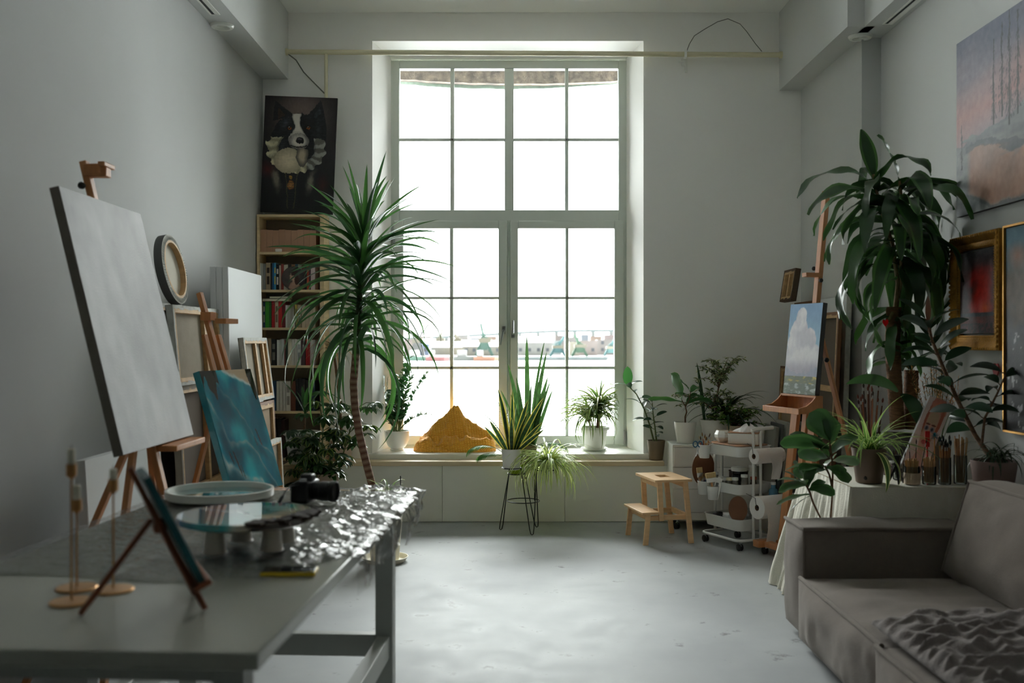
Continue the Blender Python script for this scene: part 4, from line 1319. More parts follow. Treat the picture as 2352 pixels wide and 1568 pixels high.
def resample(pts, n):
    out = []
    L = [0]
    for a, b_ in zip(pts, pts[1:]): L.append(L[-1] + (b_ - a).length)
    for i in range(n):
        s_ = L[-1] * i / (n - 1)
        k = max(j for j in range(len(L) - 1) if L[j] <= s_ + 1e-9)
        out.append(pts[k].lerp(pts[k + 1], (s_ - L[k]) / (L[k + 1] - L[k])))
    return out
rp = resample(tp, 90)
mb = LM(); mb.tube(rp, [(.027 if i < 52 else lerp(.027, .012, (i - 52) / 38)) * (1 + .07 * (i % 2)) for i in range(90)], 10,
                   cols=[srgb(*((150, 122, 100) if i % 2 else (96, 58, 42))) if i < 50 else srgb(60, 70, 40) for i in range(90)])
mb.build('trunk', attr_mat('ringed_bark', .8, bump=.5, bscale=90), t, world=True)
mb = LM()
random.seed(5)
N = 150
for i in range(N):
    s_ = i / N                     # 0 low .. 1 top
    y_ = lerp(868, 545, s_ ** .8)
    q = int(lerp(51, 88, (868 - y_) / 323)); b_ = rp[min(89, q)]
    az = i * 2.399 + random.uniform(-.3, .3)
    e0 = lerp(.35, 1.15, s_ ** 1.2) + random.uniform(-.2, .2)
    dr = lerp(2.5, .5, s_ ** .9) + random.uniform(-.3, .4)
    Lf = random.uniform(.52, .76) * lerp(1.22, .85, s_)
    if s_ > .95: e0 = random.uniform(1.1, 1.4); dr = .15
    leaf(mb, b_, az, e0, Lf, random.uniform(.040, .052), dr, P_STRAP, 12, random.choice([(38, 72, 32), (44, 84, 36), (34, 64, 36)]), fold=.22, k=random.choice([.55, .8, 1, 2.2]), roll=random.uniform(-.8, .8))
mb.build('foliage', M_LEAF, t, world=True, angle=180)

def spider(t, base, n, L, w, col=(84, 124, 52), edge=(196, 206, 150), zmin=.2, spread=1.0, up=1.35, dr=2.2, seed=1, name='foliage', aim=None, swap=False):
    random.seed(seed)
    mb = LM()
    for i in range(n):
        az = i * 2.399 if aim is None else random.gauss(aim[0], aim[1])
        leaf(mb, Vector(base) + Vector((random.uniform(-.02, .02), random.uniform(-.02, .02), 0)), az, random.uniform(zmin, up), L * random.uniform(.6, 1.1), w * random.uniform(.7, 1.1), dr * random.uniform(.6, 1.1), P_STRAP, 9,
             edge if swap else col, col if swap else edge, fold=.15, k=1.2, curl=random.uniform(-.4, .4))
    return mb.build(name, M_LEAF, t, angle=180)

# spider plant sharing that pot
ts = thing('spider_plant', 'low spider plant growing around the foot of the dragon tree', 'plant', yc + Vector((.02, -.02, .464)))
spider(ts, (0, 0, 0), 26, .27, .016, seed=3, dr=2.0, zmin=.1, up=1.2)
mb = MB(); mb.tube([P(920, 1150, 7.0), P(920, 1092, 7.0)], .004, 6); one('plant_stake', mb, M_BLACK, 'thin black stick standing in the cream floor pot', 'stick', loc=P(920, 1150, 7.0), world=True)

# ---- umbrella tree (schefflera) left of the window ----
def umbrella_tree(name, label, base, stems, seed, s=1.0, col=(38, 66, 34), edge=None, nleaf=8):
    random.seed(seed)
    t = thing(name, label, 'plant', base)
    return t
def whorl(mbl, mbs, a, b_, n=8, L=.1, w=.036, col=(38, 66, 34), edge=None):
    """petiole from a to b, then a whorl of leaflets"""
    a = Vector(a); b_ = Vector(b_)
    m_ = a.lerp(b_, .5) + Vector((0, 0, .02))
    mbs.tube([a, m_, b_], .0028, 5)
    for k in range(n):
        az = 2 * PI * k / n + random.uniform(-.2, .2)
        leaf(mbl, b_, az, random.uniform(-.1, .25), L * random.uniform(.8, 1.15), w, random.uniform(.7, 1.5), P_BROAD, 5, col, edge, fold=.1, roll=random.uniform(-.5, .5))
pb = thing('umbrella_plant', 'bushy umbrella plant with drooping leaf whorls left of the window', 'plant', (XX(745, 7.75), 7.75, .34))
pot(pb, tapered(.09, .12, .19), .11, .165, M_TAUPE)
random.seed(21)
ml = LM(); ms = MB()
O = Vector((XX(745, 7.75), 7.75, 0))
stems = [[(742, 1150), (738, 1060), (742, 985), (735, 930)], [(746, 1150), (758, 1050), (775, 980), (785, 920)], [(750, 1150), (775, 1090), (800, 1000), (822, 935)], [(740, 1150), (716, 1100), (705, 1040), (712, 1000)], [(742, 1150), (700, 1110), (685, 1075)]]
for st in stems:
    pts = [P(a, c, 7.75) for a, c in st]
    ms.tube(pts, [.007, .006, .005, .004][:len(pts)], 6)
    rs = resample(pts, 12)
    for k in range(3, 12):
        for r_ in range(2):
            az = random.uniform(0, 2 * PI)
            e = rs[k] + Vector((math.cos(az) * random.uniform(.08, .2), math.sin(az) * random.uniform(.04, .16), random.uniform(-.02, .08)))
            e.x = max(e.x, -1.72)
            whorl(ml, ms, rs[k], e, 8, .10, .040, random.choice([(38, 66, 34), (46, 80, 38), (34, 58, 36)]), (120, 140, 70) if random.random() < .3 else None)
ms.build('stem', M_STEM, pb, world=True); ml.build('foliage', M_LEAFG, pb, world=True, angle=180)
# stand under it: low pine bench in front of the bookcase
t = thing('low_bench', 'low pale pine bench in the corner carrying the ribbed planter', 'bench', (XX(700, 7.9), 7.9, 0))
mb = MB(); mb.box((XX(640, 7.9), 7.62, .305), (XX(790, 7.9), 8.18, .335)); mb.build('bench_top', M_PINE, t, world=True, bevel=.004)
for x_ in (XX(646, 7.9), XX(782, 7.9)):
    for y_ in (7.66, 8.12):
        mb = MB(); mb.box((x_ - .02, y_ - .02, 0), (x_ + .02, y_ + .02, .304)); mb.build('leg', M_PINE, t, world=True, bevel=.003)
# ribbed white planter with shoots, standing on an upturned box
t = thing('wooden_box', 'pale wooden box under the ribbed white planter', 'box', (XX(690, 7.95), 7.98, .336))
mb = MB(); mb.cbox((0, 0, .115), (.24, .24, .23)); mb.build('box_body', M_PINE, t, bevel=.004)
mb = MB(); mb.cbox((0, 0, .2345), (.25, .25, .008)); mb.build('box_lid', M_PINE, t, bevel=.002)
t = thing('potted_shoots', 'ribbed white planter with three tall green shoots beside the bookcase', 'plant', (XX(692, 7.95), 7.98, .576))
fl = lambda a, z: (1 + .012 * math.cos(a * 30)) if .02 < z < .19 else 1
mb = MB(); mb.lathe([(0, 0), (.10, 0), (.105, .005), (.128, .19), (.130, .195), (.130, .215), (.150, .232), (.152, .25), (.146, .255), (.13, .25), (.122, .22), (0, .215)], seg=120, flute=fl); mb.build('pot', M_PLAST, t)
mb = MB(); mb.lathe([(.123, .222), (0, .228)], seg=24); mb.build('soil', M_SOIL, t)
mb = MB(); mb.tube([(.02, 0, .22), (.022, 0, .40)], .008, 6); mb.build('stem', M_BARK, t)
ml = LM(); random.seed(4)
for az, el, L in ((PI, 1.15, .33), (PI * .9, 1.35, .2), (0, 1.5, .34), (.1, 1.1, .30), (2, 1.3, .25), (-1.2, 1.2, .26), (0.2, .8, .2)): leaf(ml, (.022, 0, .39), az, el, L, .035, .35, P_LANCE, 9, (44, 84, 40), fold=.3)
ml.build('foliage', M_LEAF, t, angle=180)
# small wooden frame on the bench
t = thing('small_wooden_frame', 'small empty orange wood frame standing on the low bench', 'frame', (XX(752, 7.66), 7.66, .337), (-R(8), 0, R(20)))
for a in ((-.05, 0, 0, .05, .02, .014), (-.05, 0, .126, .05, .02, .14), (-.05, 0, .014, -.036, .02, .126), (.036, 0, .014, .05, .02, .126)):
    mb = MB(); mb.box(a[:3], a[3:]); mb.build('frame_bar', M_BEECH, t, bevel=.001)

# dry palm in a pinkish pot on the ledge
t = thing('dry_palm', 'half withered thin leaved palm in a pinkish pot on the ledge', 'plant', (XX(785, 8.63), 8.64, .5235))
pot(t, tapered(.075, .1, .17), .092, .142, mat('pinkish_pot', (196, 176, 160), .6))
mb = MB(); mb.tube([(0, 0, .14), (-.02, 0, .5), (-.05, -.02, .80), (-.075, -.03, 1.0)], [.013, .012, .011, .009], 8); mb.build('trunk', M_BARK, t)
ml = LM(); random.seed(8)
for i in range(60):
    dry = random.random() < .7
    az = random.uniform(0, 2 * PI) if random.random() < .5 else random.uniform(PI * .8, PI * 1.4)
    leaf(ml, (-.072, -.03, random.uniform(.86, 1.0)), az, random.uniform(.2, 1.1), random.uniform(.22, .36), .010, random.uniform(1.6, 2.6), P_STRAP, 8, (176, 146, 108) if dry else (70, 90, 50), fold=.2)
clampmb(ml, y1=8.74 - 8.64)
ml.build('foliage', M_LEAF, t, angle=180)

# ---- ZZ plant on the sill ----
def zz(mbl, mbs, base, az, el, L, dr, npair, s=1.0, col=(36, 78, 40)):
    p = Vector(base); n = 14; pts = [p.copy()]
    for i in range(n):
        e = el - dr * ((i + .5) / n) ** 1.5
        p = p + Vector((math.cos(e) * math.cos(az), math.cos(e) * math.sin(az), math.sin(e))) * L / n
        pts.append(p.copy())
    mbs.tube(pts, [lerp(.007, .002, i / n) for i in range(n + 1)], 6)
    rs = resample(pts, npair * 2)
    for k in range(npair // 2, npair * 2):
        d = (rs[k] - rs[k - 1]).normalized()
        a2 = math.atan2(d.y, d.x); e2 = math.asin(max(-1, min(1, d.z)))
        for s_ in (-1, 1):
            leaf(mbl, rs[k], az + s_ * random.uniform(1.1, 1.9), e2 * .35 + random.uniform(.1, .5), .072 * s, .036 * s, .5, P_BROAD, 5, col, fold=.12, roll=random.uniform(-1.1, 1.1))
SZ = .5695
t = thing('zz_plant', 'bushy glossy leaved plant in a round white pot at the left of the sill', 'plant', (XX(912, 8.98), 8.98, SZ))
mb = MB(); mb.lathe([(0, 0), (.062, 0), (.066, .012), (.06, .016), (.055, .018), (.085, .045), (.108, .10), (.114, .165), (.116, .178), (.110, .178), (.106, .15), (0, .148)], seg=44); mb.build('pot', M_CERAM, t)
mb = MB(); mb.lathe([(.108, .155), (0, .160)], seg=24); mb.build('soil', M_SOIL, t)
ml = LM(); ms = MB(); random.seed(9)
for az, el, L, dr in ((0, .95, .42, 1.3), (.3, 1.25, .60, .35), (0.8, 1.4, .68, .2), (2.5, 1.35, .5, .3), (PI, 1.1, .45, .5), (PI * 1.2, 1.25, .55, .3), (5.3, 1.3, .55, .35), (4.6, 1.2, .45, .4), (-.4, 1.45, .62, .2), (1.6, 1.5, .5, .2), (2.9, .9, .35, .5)):
    zz(ml, ms, (random.uniform(-.03, .03), random.uniform(-.03, .03), .15), az, el, L, dr, 10)
clampmb(ml, x0=-.08 - .02, y1=.26); clampmb(ms, x0=-.08, y1=.26)
ms.build('stem', M_STEM, t); ml.build('foliage', M_LEAFG, t, angle=180)

# ---- orange blanket heap on the sill ----
m_or = mat('orange_waffle_knit', (226, 146, 26), .9, sheen=.3)
n = m_or.node_tree.nodes; l = m_or.node_tree.links
tcn = n.new('ShaderNodeUVMap')
wv_ = []
mpn = n.new('ShaderNodeMapping'); mpn.inputs['Scale'].default_value = (44, 44, 1)
l.new(tcn.outputs[0], mpn.inputs[0])
vo = n.new('ShaderNodeTexVoronoi'); vo.inputs['Scale'].default_value = 1.0; vo.inputs['Randomness'].default_value = 0.12; vo.distance = 'CHEBYCHEV'
l.new(mpn.outputs[0], vo.inputs['Vector'])
bp = n.new('ShaderNodeBump'); bp.inputs['Strength'].default_value = 1.0; bp.inputs['Distance'].default_value = 0.012
bp.invert = True
l.new(vo.outputs['Distance'], bp.inputs['Height']); l.new(bp.outputs[0], n['Principled BSDF'].inputs['Normal'])
cr = n.new('ShaderNodeValToRGB'); cr.color_ramp.elements[0].color = (*srgb(255, 196, 70), 1); cr.color_ramp.elements[1].color = (*srgb(244, 150, 30), 1); cr.color_ramp.elements[1].position = .7
l.new(vo.outputs['Distance'], cr.inputs[0]); l.new(cr.outputs[0], n['Principled BSDF'].inputs['Base Color'])
bx, by = XX(1045, 8.98), 8.97
SIL = [(-.36, 0), (-.345, .03), (-.32, .11), (-.24, .17), (-.14, .27), (-.06, .35), (-.012, .40), (.03, .395), (.08, .31), (.15, .235), (.20, .20), (.27, .165), (.335, .13), (.36, .05), (.37, 0)]
def silh(x):
    for (a, h0), (b_, h1) in zip(SIL, SIL[1:]):
        if a <= x <= b_: return lerp(h0, h1, (x - a) / (b_ - a))
    return 0
def heap(x, y):
    """height of the heap; ridge at the back, a rolled fold along the front, folds running down from the peak"""
    h = silh(x)
    yb = .045
    w_ = .085 + .10 * (1 - min(1, h / .4))
    main = h * math.exp(-abs((y - yb) / w_) ** 1.7)
    rx = 1 - abs(x / .37) ** 3
    roll_ = .125 * max(0, 1 - ((y + .085 + .03 * math.sin(x * 9)) / .085) ** 2) ** .5 * max(0, rx) ** .4 * (1 - .35 * max(0, 1 - abs((x + .15) / .09)))
    z = max(main, roll_)
    a = math.atan2(x + .01, .5 - z * 1.0)
    f_ = (.5 + .5 * math.sin(a * 22 + 3 * noise.noise(Vector((x * 4, z * 4, y * 4))))) ** 2
    f2 = (1 - abs(noise.noise(Vector((x * 6 - z * 4, z * 13 + x * 4, y * 5))))) ** 4
    env = min(1, z / .05)
    env *= 1 - .8 * sstep(.15, .36, z)
    z += env * (.030 * f_ + .020 * f2 - .012)
    return z
mb = MB(); UV = []
NXB, NYB = 300, 150
def hp(u, v):
    x = lerp(-.372, .372, u); y = lerp(-.175, .175, v)
    yr = .175 * (1 - abs(x / .375) ** 4) ** .5
    y = lerp(-yr, yr, v)
    ed = min(1, (1 - abs(2 * v - 1)) / .10) ** .5
    z = max(0, heap(x, y) * ed)
    z += .003 * (abs(math.sin((x * .9 + .5 * z) * 95)) * abs(math.sin((y * .9 + z * 1.0 - x * .3) * 95))) ** .7 * ed
    UV.append((x + .15 * z, z + .8 * y - .2 * x))
    return Vector((x, y + .02 * z, z))
mb.grid(NXB, NYB, hp)
ob = one('blanket', mb, m_or, 'crumpled orange waffle blanket heaped on the window sill', 'blanket', loc=(bx, by, SZ), angle=180)
uvl = ob.data.uv_layers.new(name='UVMap')
for lp in ob.data.loops: uvl.data[lp.index].uv = UV[lp.vertex_index]
# ---- dracaena marginata in a ribbed white pot on the right of the sill ----
t = thing('dragon_plant', 'thin leaved dragon plant in a ribbed white pot on the right of the sill', 'plant', (XX(1365, 8.98), 8.98, SZ))
mb = MB(); mb.lathe([(0, 0), (.095, 0), (.118, .018), (.120, .024), (.113, .024), (.092, .008), (0, .008)], seg=44); mb.build('saucer', M_PLAST, t)
mb = MB(); mb.lathe([(0, .009), (.088, .009), (.092, .014), (.114, .155), (.118, .160), (.118, .182), (.135, .186), (.138, .2), (.134, .212), (.124, .212), (.112, .19), (0, .186)], seg=132, flute=lambda a, z: (1 + .03 * (1 if math.cos(a * 33) > 0 else -.3)) if .03 < z < .15 else 1); mb.build('pot', M_PLAST, t)
mb = MB(); mb.lathe([(.114, .192), (0, .198)], seg=24); mb.build('soil', M_SOIL, t)
ms = MB(); ml = LM(); random.seed(12)
for bx_, by_, hh in ((.03, 0, .44), (-.03, .02, .34), (0.02, -.03, .36)):
    ms.tube([(bx_, by_, .19), (bx_ * 1.5, by_, .19 + hh * .3), (bx_ * 1.6, by_ * 1.2, hh)], [.011, .009, .007], 7)
    for i in range(70):
        leaf(ml, (bx_ * 1.6, by_ * 1.2, hh - random.uniform(0, .10)), i * 2.399, random.uniform(.35, 1.45), random.uniform(.28, .46), .017, random.uniform(1.2, 2.9), P_STRAP, 8, random.choice([(80, 104, 50), (60, 90, 40), (96, 116, 60)]), (130, 120, 80) if i % 3 == 0 else None, fold=.2, k=1.1, roll=random.uniform(-1, 1))
clampmb(ml, x1=.20, y1=.27)
ms.build('trunk', M_BARK, t); ml.build('foliage', M_LEAF, t, angle=180)

# ---- wire plant stand and its pots ----
F1, F2, F3 = FL(1150, 1218), FL(1222, 1230), FL(1233, 1212)
sx = Vector(((F1.x + F2.x + F3.x) / 3 + .0, (F1.y + F2.y + F3.y) / 3, 0))
t = thing('plant_stand', 'black wire plant stand with hairpin legs before the window ledge', 'plant stand', sx)
rings = [(XX(1175, 8.05), 8.05, ZZ(1074, 8.05), .078), (XX(1186, 8.27), 8.27, ZZ(1087, 8.27), .072), (XX(1253, 8.10), 8.10, ZZ(1078, 8.10), .082), (XX(1209, 8.22), 8.24 + .13, ZZ(1046, 8.3), .085)]
RAD = .0042
def ringpts(c, r, n=36): return [Vector((c[0] + r * math.cos(2 * PI * k / n), c[1] + r * math.sin(2 * PI * k / n), c[2])) for k in range(n)]
for q in rings:
    mb = MB(); mb.tube(ringpts(q, q[3]), RAD, 6, closed=True); mb.build('pot_ring', M_BLACK, t, world=True)
mb = MB(); mb.tube(ringpts((XX(1202, 8.15), 8.16, ZZ(1150, 8.15)), .132), RAD, 6, closed=True); mb.build('brace_ring', M_BLACK, t, world=True)
def hairpin(foot, a, b_):
    f = Vector(foot) + Vector((0, 0, .006)); a = Vector(a); b_ = Vector(b_)
    da = (a - f).normalized(); db = (b_ - f).normalized()
    s_ = Vector((.012, 0, 0)) if a.x > b_.x else Vector((-.012, 0, 0))
    pts = [a, f + da * .05 + s_, f + s_ * .8 + Vector((0, 0, .008)), f, f - s_ * .8 + Vector((0, 0, .008)), f + db * .05 - s_, b_]
    mb = MB(); mb.tube(pts, RAD, 6); mb.build('hairpin_leg', M_BLACK, t, world=True)
def onring(q, a): return (q[0] + q[3] * math.cos(a), q[1] + q[3] * math.sin(a), q[2])
hairpin(F1, onring(rings[0], 4.5), onring(rings[1], 2.6))
hairpin(F2, onring(rings[0], -.2), onring(rings[2], 3.6))
hairpin(F3, onring(rings[1], .2), onring(rings[2], 2.9))
mb = MB(); mb.tube([onring(rings[3], -.6), (XX(1228, 8.2), 8.22, ZZ(1150, 8.2))], RAD, 6); mb.build('wire_upright', M_BLACK, t, world=True)

def sword(ml, base, az, el, L, w, col, edge, tw=0, droop=.12, bands=.8):
    el = lerp(el, 1.5, .2)
    leaf(ml, base, az, el, L, w, droop, P_SWORD, 30, col, edge, fold=.16, k=1.2, roll=tw + 1.35 * abs(math.cos(az)), bands=bands, jit=.08)
# snake plant with yellow edges, white pot
q = rings[0]
t = thing('snake_plant', 'snake plant with yellow edged leaves in a white pot on the wire stand', 'plant', (q[0], q[1], q[2] - .012))
mb = MB(); mb.lathe([(0, 0), (.066, 0), (.069, .004), (.081, .155), (.083, .158), (.083, .166), (.077, .166), (.075, .14), (0, .138)], seg=44); mb.build('pot', M_CERAM, t)
mb = MB(); mb.lathe([(.076, .144), (0, .15)], seg=24); mb.build('soil', M_SOIL, t)
ml = LM(); random.seed(14)
for x_, y_, az, el, L, w, tw in ((-.015, -.01, 2.9, 1.42, .52, .05, .2), (-.03, 0, 3.0, 1.50, .44, .042, -.3), (0, .01, 1.5, 1.45, .50, .046, .5), (.02, 0, .1, 1.32, .44, .05, .0), (.03, -.02, -.2, 1.05, .50, .052, .1), (.02, -.03, -.4, 1.2, .36, .05, -.2),
                                (-.03, -.02, 3.3, 1.0, .30, .044, .3), (-.04, -.01, 3.1, .75, .28, .036, 0), (.04, .0, .1, .75, .32, .042, .2), (.04, -.02, -.3, .55, .30, .040, .3), (0, -.03, 4.7, 1.35, .30, .045, .1), (-.01, .02, 2, 1.5, .38, .04, 1.0), (.01, -.02, 5.2, 1.45, .40, .044, .6)):
    sword(ml, (x_, y_, .14), az, el, L, w, (44, 78, 44), (206, 196, 84), tw)
ml.build('foliage', M_LEAFG, t, angle=180)
# tall snake plant, taupe pot
q = rings[3]
t = thing('snake_plant', 'tallest dark banded snake plant in a grey brown pot on the wire stand', 'plant', (q[0], q[1], q[2] - .10))
mb = MB(); mb.lathe([(0, 0), (.068, 0), (.072, .005), (.090, .15), (.091, .185), (.085, .185), (.083, .16), (0, .155)], seg=44); mb.build('pot', M_TAUPE, t)
mb = MB(); mb.lathe([(.084, .162), (0, .168)], seg=24); mb.build('soil', M_SOIL, t)
ml = LM(); random.seed(15)
for x_, y_, az, el, L, w, tw in ((.01, 0, 1.6, 1.50, .96, .048, .1), (.03, .01, .3, 1.47, .93, .036, -.8), (.04, 0, .1, 1.45, .82, .044, .3), (-.02, .01, 3.1, 1.42, .72, .046, -.2), (.05, 0, 0, 1.38, .62, .045, .2), (.04, -.01, -.1, 1.30, .60, .03, .6), (-.01, -.02, 3.4, 1.50, .60, .045, .4),
                                (.02, -.03, 5, 1.48, .55, .042, 0), (.06, -.01, .05, 1.25, .52, .034, .2), (-.03, -.02, 3.0, 1.2, .52, .030, .3), (.05, .02, .2, 1.42, .50, .046, .2), (-.03, .0, 3, 1.38, .46, .04, .2)):
    sword(ml, (x_, y_, .16), az, el, L, w, (56, 92, 48), None, tw, bands=.8)
ml.build('foliage', M_LEAFG, t, angle=180)
# small palm, green pot
q = rings[1]
t = thing('parlour_palm', 'small feathery palm in a lime green pot at the back of the wire stand', 'plant', (q[0], q[1], q[2] - .010))
pot(t, tapered(.058, .071, .09), .064, .062, mat('lime_glaze', (134, 160, 20), .3))
ml = LM(); ms = MB(); random.seed(16)
def frond(base, az, el, L, dr, n=13, s=.10, w=.013, col=(52, 96, 40)):
    p = Vector(base); N_ = 18; pts = [p.copy()]
    for i in range(N_):
        e = el - dr * ((i + .5) / N_) ** 1.6
        p = p + Vector((math.cos(e) * math.cos(az), math.cos(e) * math.sin(az), math.sin(e))) * L / N_
        pts.append(p.copy())
    ms.tube(pts, [lerp(.004, .0012, i / N_) for i in range(N_ + 1)], 5)
    rs = resample(pts, n * 2)
    for k in range(n, n * 2):
        d = rs[k] - rs[k - 1]; e2 = math.atan2(d.z, math.hypot(d.x, d.y))
        for s_ in (-1, 1): leaf(ml, rs[k], az + s_ * .8, e2 - .2, s * (1 - .4 * abs(k / n - 1.45)), w, .7, P_LANCE, 5, col, fold=.15)
for az, el, L, dr in ((PI, .95, .46, 1.5), (PI * .95, 1.25, .62, .8), (0, 1.2, .62, 1.1), (.15, 1.0, .5, 1.6), (PI * 1.05, .8, .34, 1.2), (1.2, 1.35, .55, .6), (2.2, 1.3, .58, .5), (.5, 1.4, .5, .6)):
    frond((0, 0, .06), az, el, L, dr)
ms.build('stem', M_STEM, t); ml.build('foliage', M_LEAF, t, angle=180)
# spider plant right on the stand
q = rings[2]
t = thing('spider_plant', 'overflowing striped spider plant hanging from the right ring of the wire stand', 'plant', (q[0] + .02, q[1], q[2] - .035))
pot(t, tapered(.06, .079, .115), .073, .088, M_CERAM)
random.seed(17); ml = LM()
for i in range(210):
    az = i * 2.399
    leaf(ml, (random.uniform(-.03, .03), random.uniform(-.03, .03), .085), az, random.uniform(.35, 1.4), random.uniform(.26, .54), random.uniform(.015, .022), random.uniform(1.6, 2.7), P_STRAP, 10, (196, 206, 140), (70, 108, 44), fold=.15, k=.9, curl=random.uniform(-.3, .3))
ml.build('foliage', M_LEAF, t, angle=180)

# ---- rubber plant in a taupe pot on the ledge ----
def rubber(ml, ms, pts, n, L, w, col=(30, 58, 34), top=None, droop=.6, el0=.7, r0=.008, prof=P_BROAD, skip=.25, edge=None):
    ms.tube(pts, [lerp(r0, r0 * .5, i / (len(pts) - 1)) for i in range(len(pts))], 8)
    rs = resample(pts, n + 1)
    for k in range(int(n * skip), n + 1):
        az = k * 2.3 + random.uniform(-.4, .4)
        e = el0 + .5 * (k / n) + random.uniform(-.25, .25)
        st = Vector((math.cos(az) * math.cos(e), math.sin(az) * math.cos(e), math.sin(e))) * .03
        ms.tube([rs[k], rs[k] + st], .0025, 5)
        leaf(ml, rs[k] + st, az, e, L * random.uniform(.75, 1.1), w, droop * random.uniform(.6, 1.4), prof, 8, col, edge, fold=.14, jit=.2, roll=random.uniform(-1, 1))
    if top: leaf(ml, rs[-1], *top)
t = thing('rubber_plant', 'young rubber plant in a taupe pot on the ledge beside the white cabinet', 'plant', (XX(1507, 8.64), 8.64, .5235))
pot(t, tapered(.058, .078, .17), .072, .142, M_TAUPE)
ml = LM(); ms = MB(); random.seed(18)
w0 = Vector((XX(1507, 8.64), 8.64, .5235))
s1 = [P(a, c, 8.62) - w0 for a, c in ((1502, 1014), (1492, 975), (1480, 940), (1462, 905), (1442, 885))]
s2 = [P(a, c, 8.6) - w0 for a, c in ((1508, 1014), (1505, 985), (1500, 950), (1498, 925))]
rubber(ml, ms, s1, 11, .13, .05, (44, 74, 52), el0=.1, skip=.3)
leaf(ml, s1[-1], 1.5, 1.4, .17, .085, .15, P_BROAD, 8, (50, 106, 50), None, .12)
leaf(ml, s1[-1], 3.1, .4, .13, .05, .7, P_BROAD, 8, (70, 96, 76), None, .12)
rubber(ml, ms, s2, 13, .10, .038, (38, 62, 44), el0=.1, skip=.2)
ms.build('stem', M_STEM, t); ml.build('foliage', M_LEAFG, t, angle=180)
# ---------------- right of the window ----------------
# step stool
A_, B_, C_, D_ = FL(1437, 1228), FL(1480, 1253), FL(1590, 1248), FL(1533, 1222)
og = (B_ + A_) / 2
ux = (C_ - B_).normalized()
ang = math.atan2(ux.y, ux.x)
t = thing('step_stool', 'pale pine two step stool with a hand hole in the top', 'stool', og, (0, 0, ang))
m_pine2 = mat('stool_pine', (230, 190, 142), .5, var=.08, scale=3, stretch=(2, 14, 14))
hw = .205
def pr(y0, y1, poly, name, m_=m_pine2):
    Mx = Matrix(((1, 0, 0, 0), (0, 0, 1, 0), (0, 1, 0, 0), (0, 0, 0, 1)))
    mb = MB(); mb.prism(poly, y0, y1, Mx)
    return mb.build(name, m_, t, bevel=.003)
for s in (-1, 1):
    y0, y1 = (s * hw - .011, s * hw + .011)
    pr(y0, y1, [(-.005, 0), (.035, 0), (.055, .232), (.018, .232)], 'leg')
    pr(y0, y1, [(.365, 0), (.405, 0), (.355, .475), (.315, .475)], 'leg')
    pr(y0 + s * -.0225, y1 + s * -.0225, [(.13, .175), (.17, .175), (.155, .475), (.115, .475)], 'leg')
    pr(y0 + s * -.0225 * 2, y1 + s * -.0225 * 2, [(.03, .178), (.37, .178), (.365, .215), (.03, .215)], 'side_rail')
for x0 in (.02, .345): pr(-hw + .06, hw - .06, [(x0 + .012, .185), (x0 + .032, .185), (x0 + .032, .225), (x0 + .012, .225)], 'cross_rail')
pr(-hw + .012, hw - .012, [(.118, .43), (.138, .43), (.138, .474), (.118, .474)], 'cross_rail')
pr(-hw + .012, hw - .012, [(.325, .43), (.345, .43), (.345, .474), (.325, .474)], 'cross_rail')
mb = MB()
for a in ((-.015, -hw - .02, .05, hw + .02), ): mb.box((-.015, -hw - .018, .2325), (.125, hw + .018, .251))
mb.build('lower_step', m_pine2, t, bevel=.004)
mb = MB()
for a in ((.085, -.225, .185, .225), (.275, -.225, .385, .225), (.185, -.225, .275, -.065), (.185, .065, .275, .225)):
    mb.box((a[0], a[1], .4755), (a[2], a[3], .4945))
mb.build('top_step', m_pine2, t)

# white drawer cabinet on castors
CXa, CXb, CYa, CYb, CZ = 1.322, 2.02, 8.20, 8.525, .70
t = thing('drawer_cabinet', 'white three drawer cabinet on castors right of the window', 'cabinet', ((CXa + CXb) / 2, (CYa + CYb) / 2, 0))
m_cab = mat('cabinet_white', (228, 227, 222), .4)
mb = MB(); mb.box((CXa + .004, CYa + .02, .075), (CXb - .004, CYb, CZ - .02)); mb.build('carcass', m_cab, t, world=True, bevel=.002)
mb = MB(); mb.box((CXa, CYa - .005, CZ - .0195), (CXb, CYb + .003, CZ)); mb.build('top', m_cab, t, world=True, bevel=.003)
for z0, z1 in ((.145, .332), (.339, .509), (.516, .675)):
    mb = MB(); mb.box((CXa + .012, CYa, z0), (CXb - .006, CYa + .0195, z1)); mb.build('drawer', m_cab, t, world=True, bevel=.002)
mb = MB(); mb.box((CXa + .012, CYa + .004, .078), (CXb - .006, CYa + .0195, .141)); mb.build('plinth', m_cab, t, world=True, bevel=.002)
def castor(parent, p, yaw=0, r=.027):
    p = Vector(p)
    Mx = Matrix.Translation(p + Vector((0, 0, r))) @ Matrix.Rotation(yaw, 4, 'Z') @ Matrix.Rotation(R(90), 4, 'Y')
    mb = MB()
    for o_ in (-.016, .006): mb.lathe([(0, o_), (r - .003, o_), (r, o_ + .002), (r, o_ + .008), (r - .003, o_ + .010), (0, o_ + .010)], seg=24, M=Mx)
    w_ = mb.build('castor', M_BPLAS, parent, world=True)
    mb = MB(); mb.bar(p + Vector((0, 0, r)), p + Vector((.012, .012, r * 2 + .008)), .024, .008); mb.cyl(p + Vector((.012, .012, r * 2 + .004)), .012, .016, 12); mb.build('castor_fork', M_STEEL, w_, world=True)
for x_, y_ in ((CXa + .04, CYa + .04), (CXa + .05, CYb - .05), (CXb - .05, CYa + .04), (CXb - .05, CYb - .05)): castor(t, (x_, y_, 0), .6)

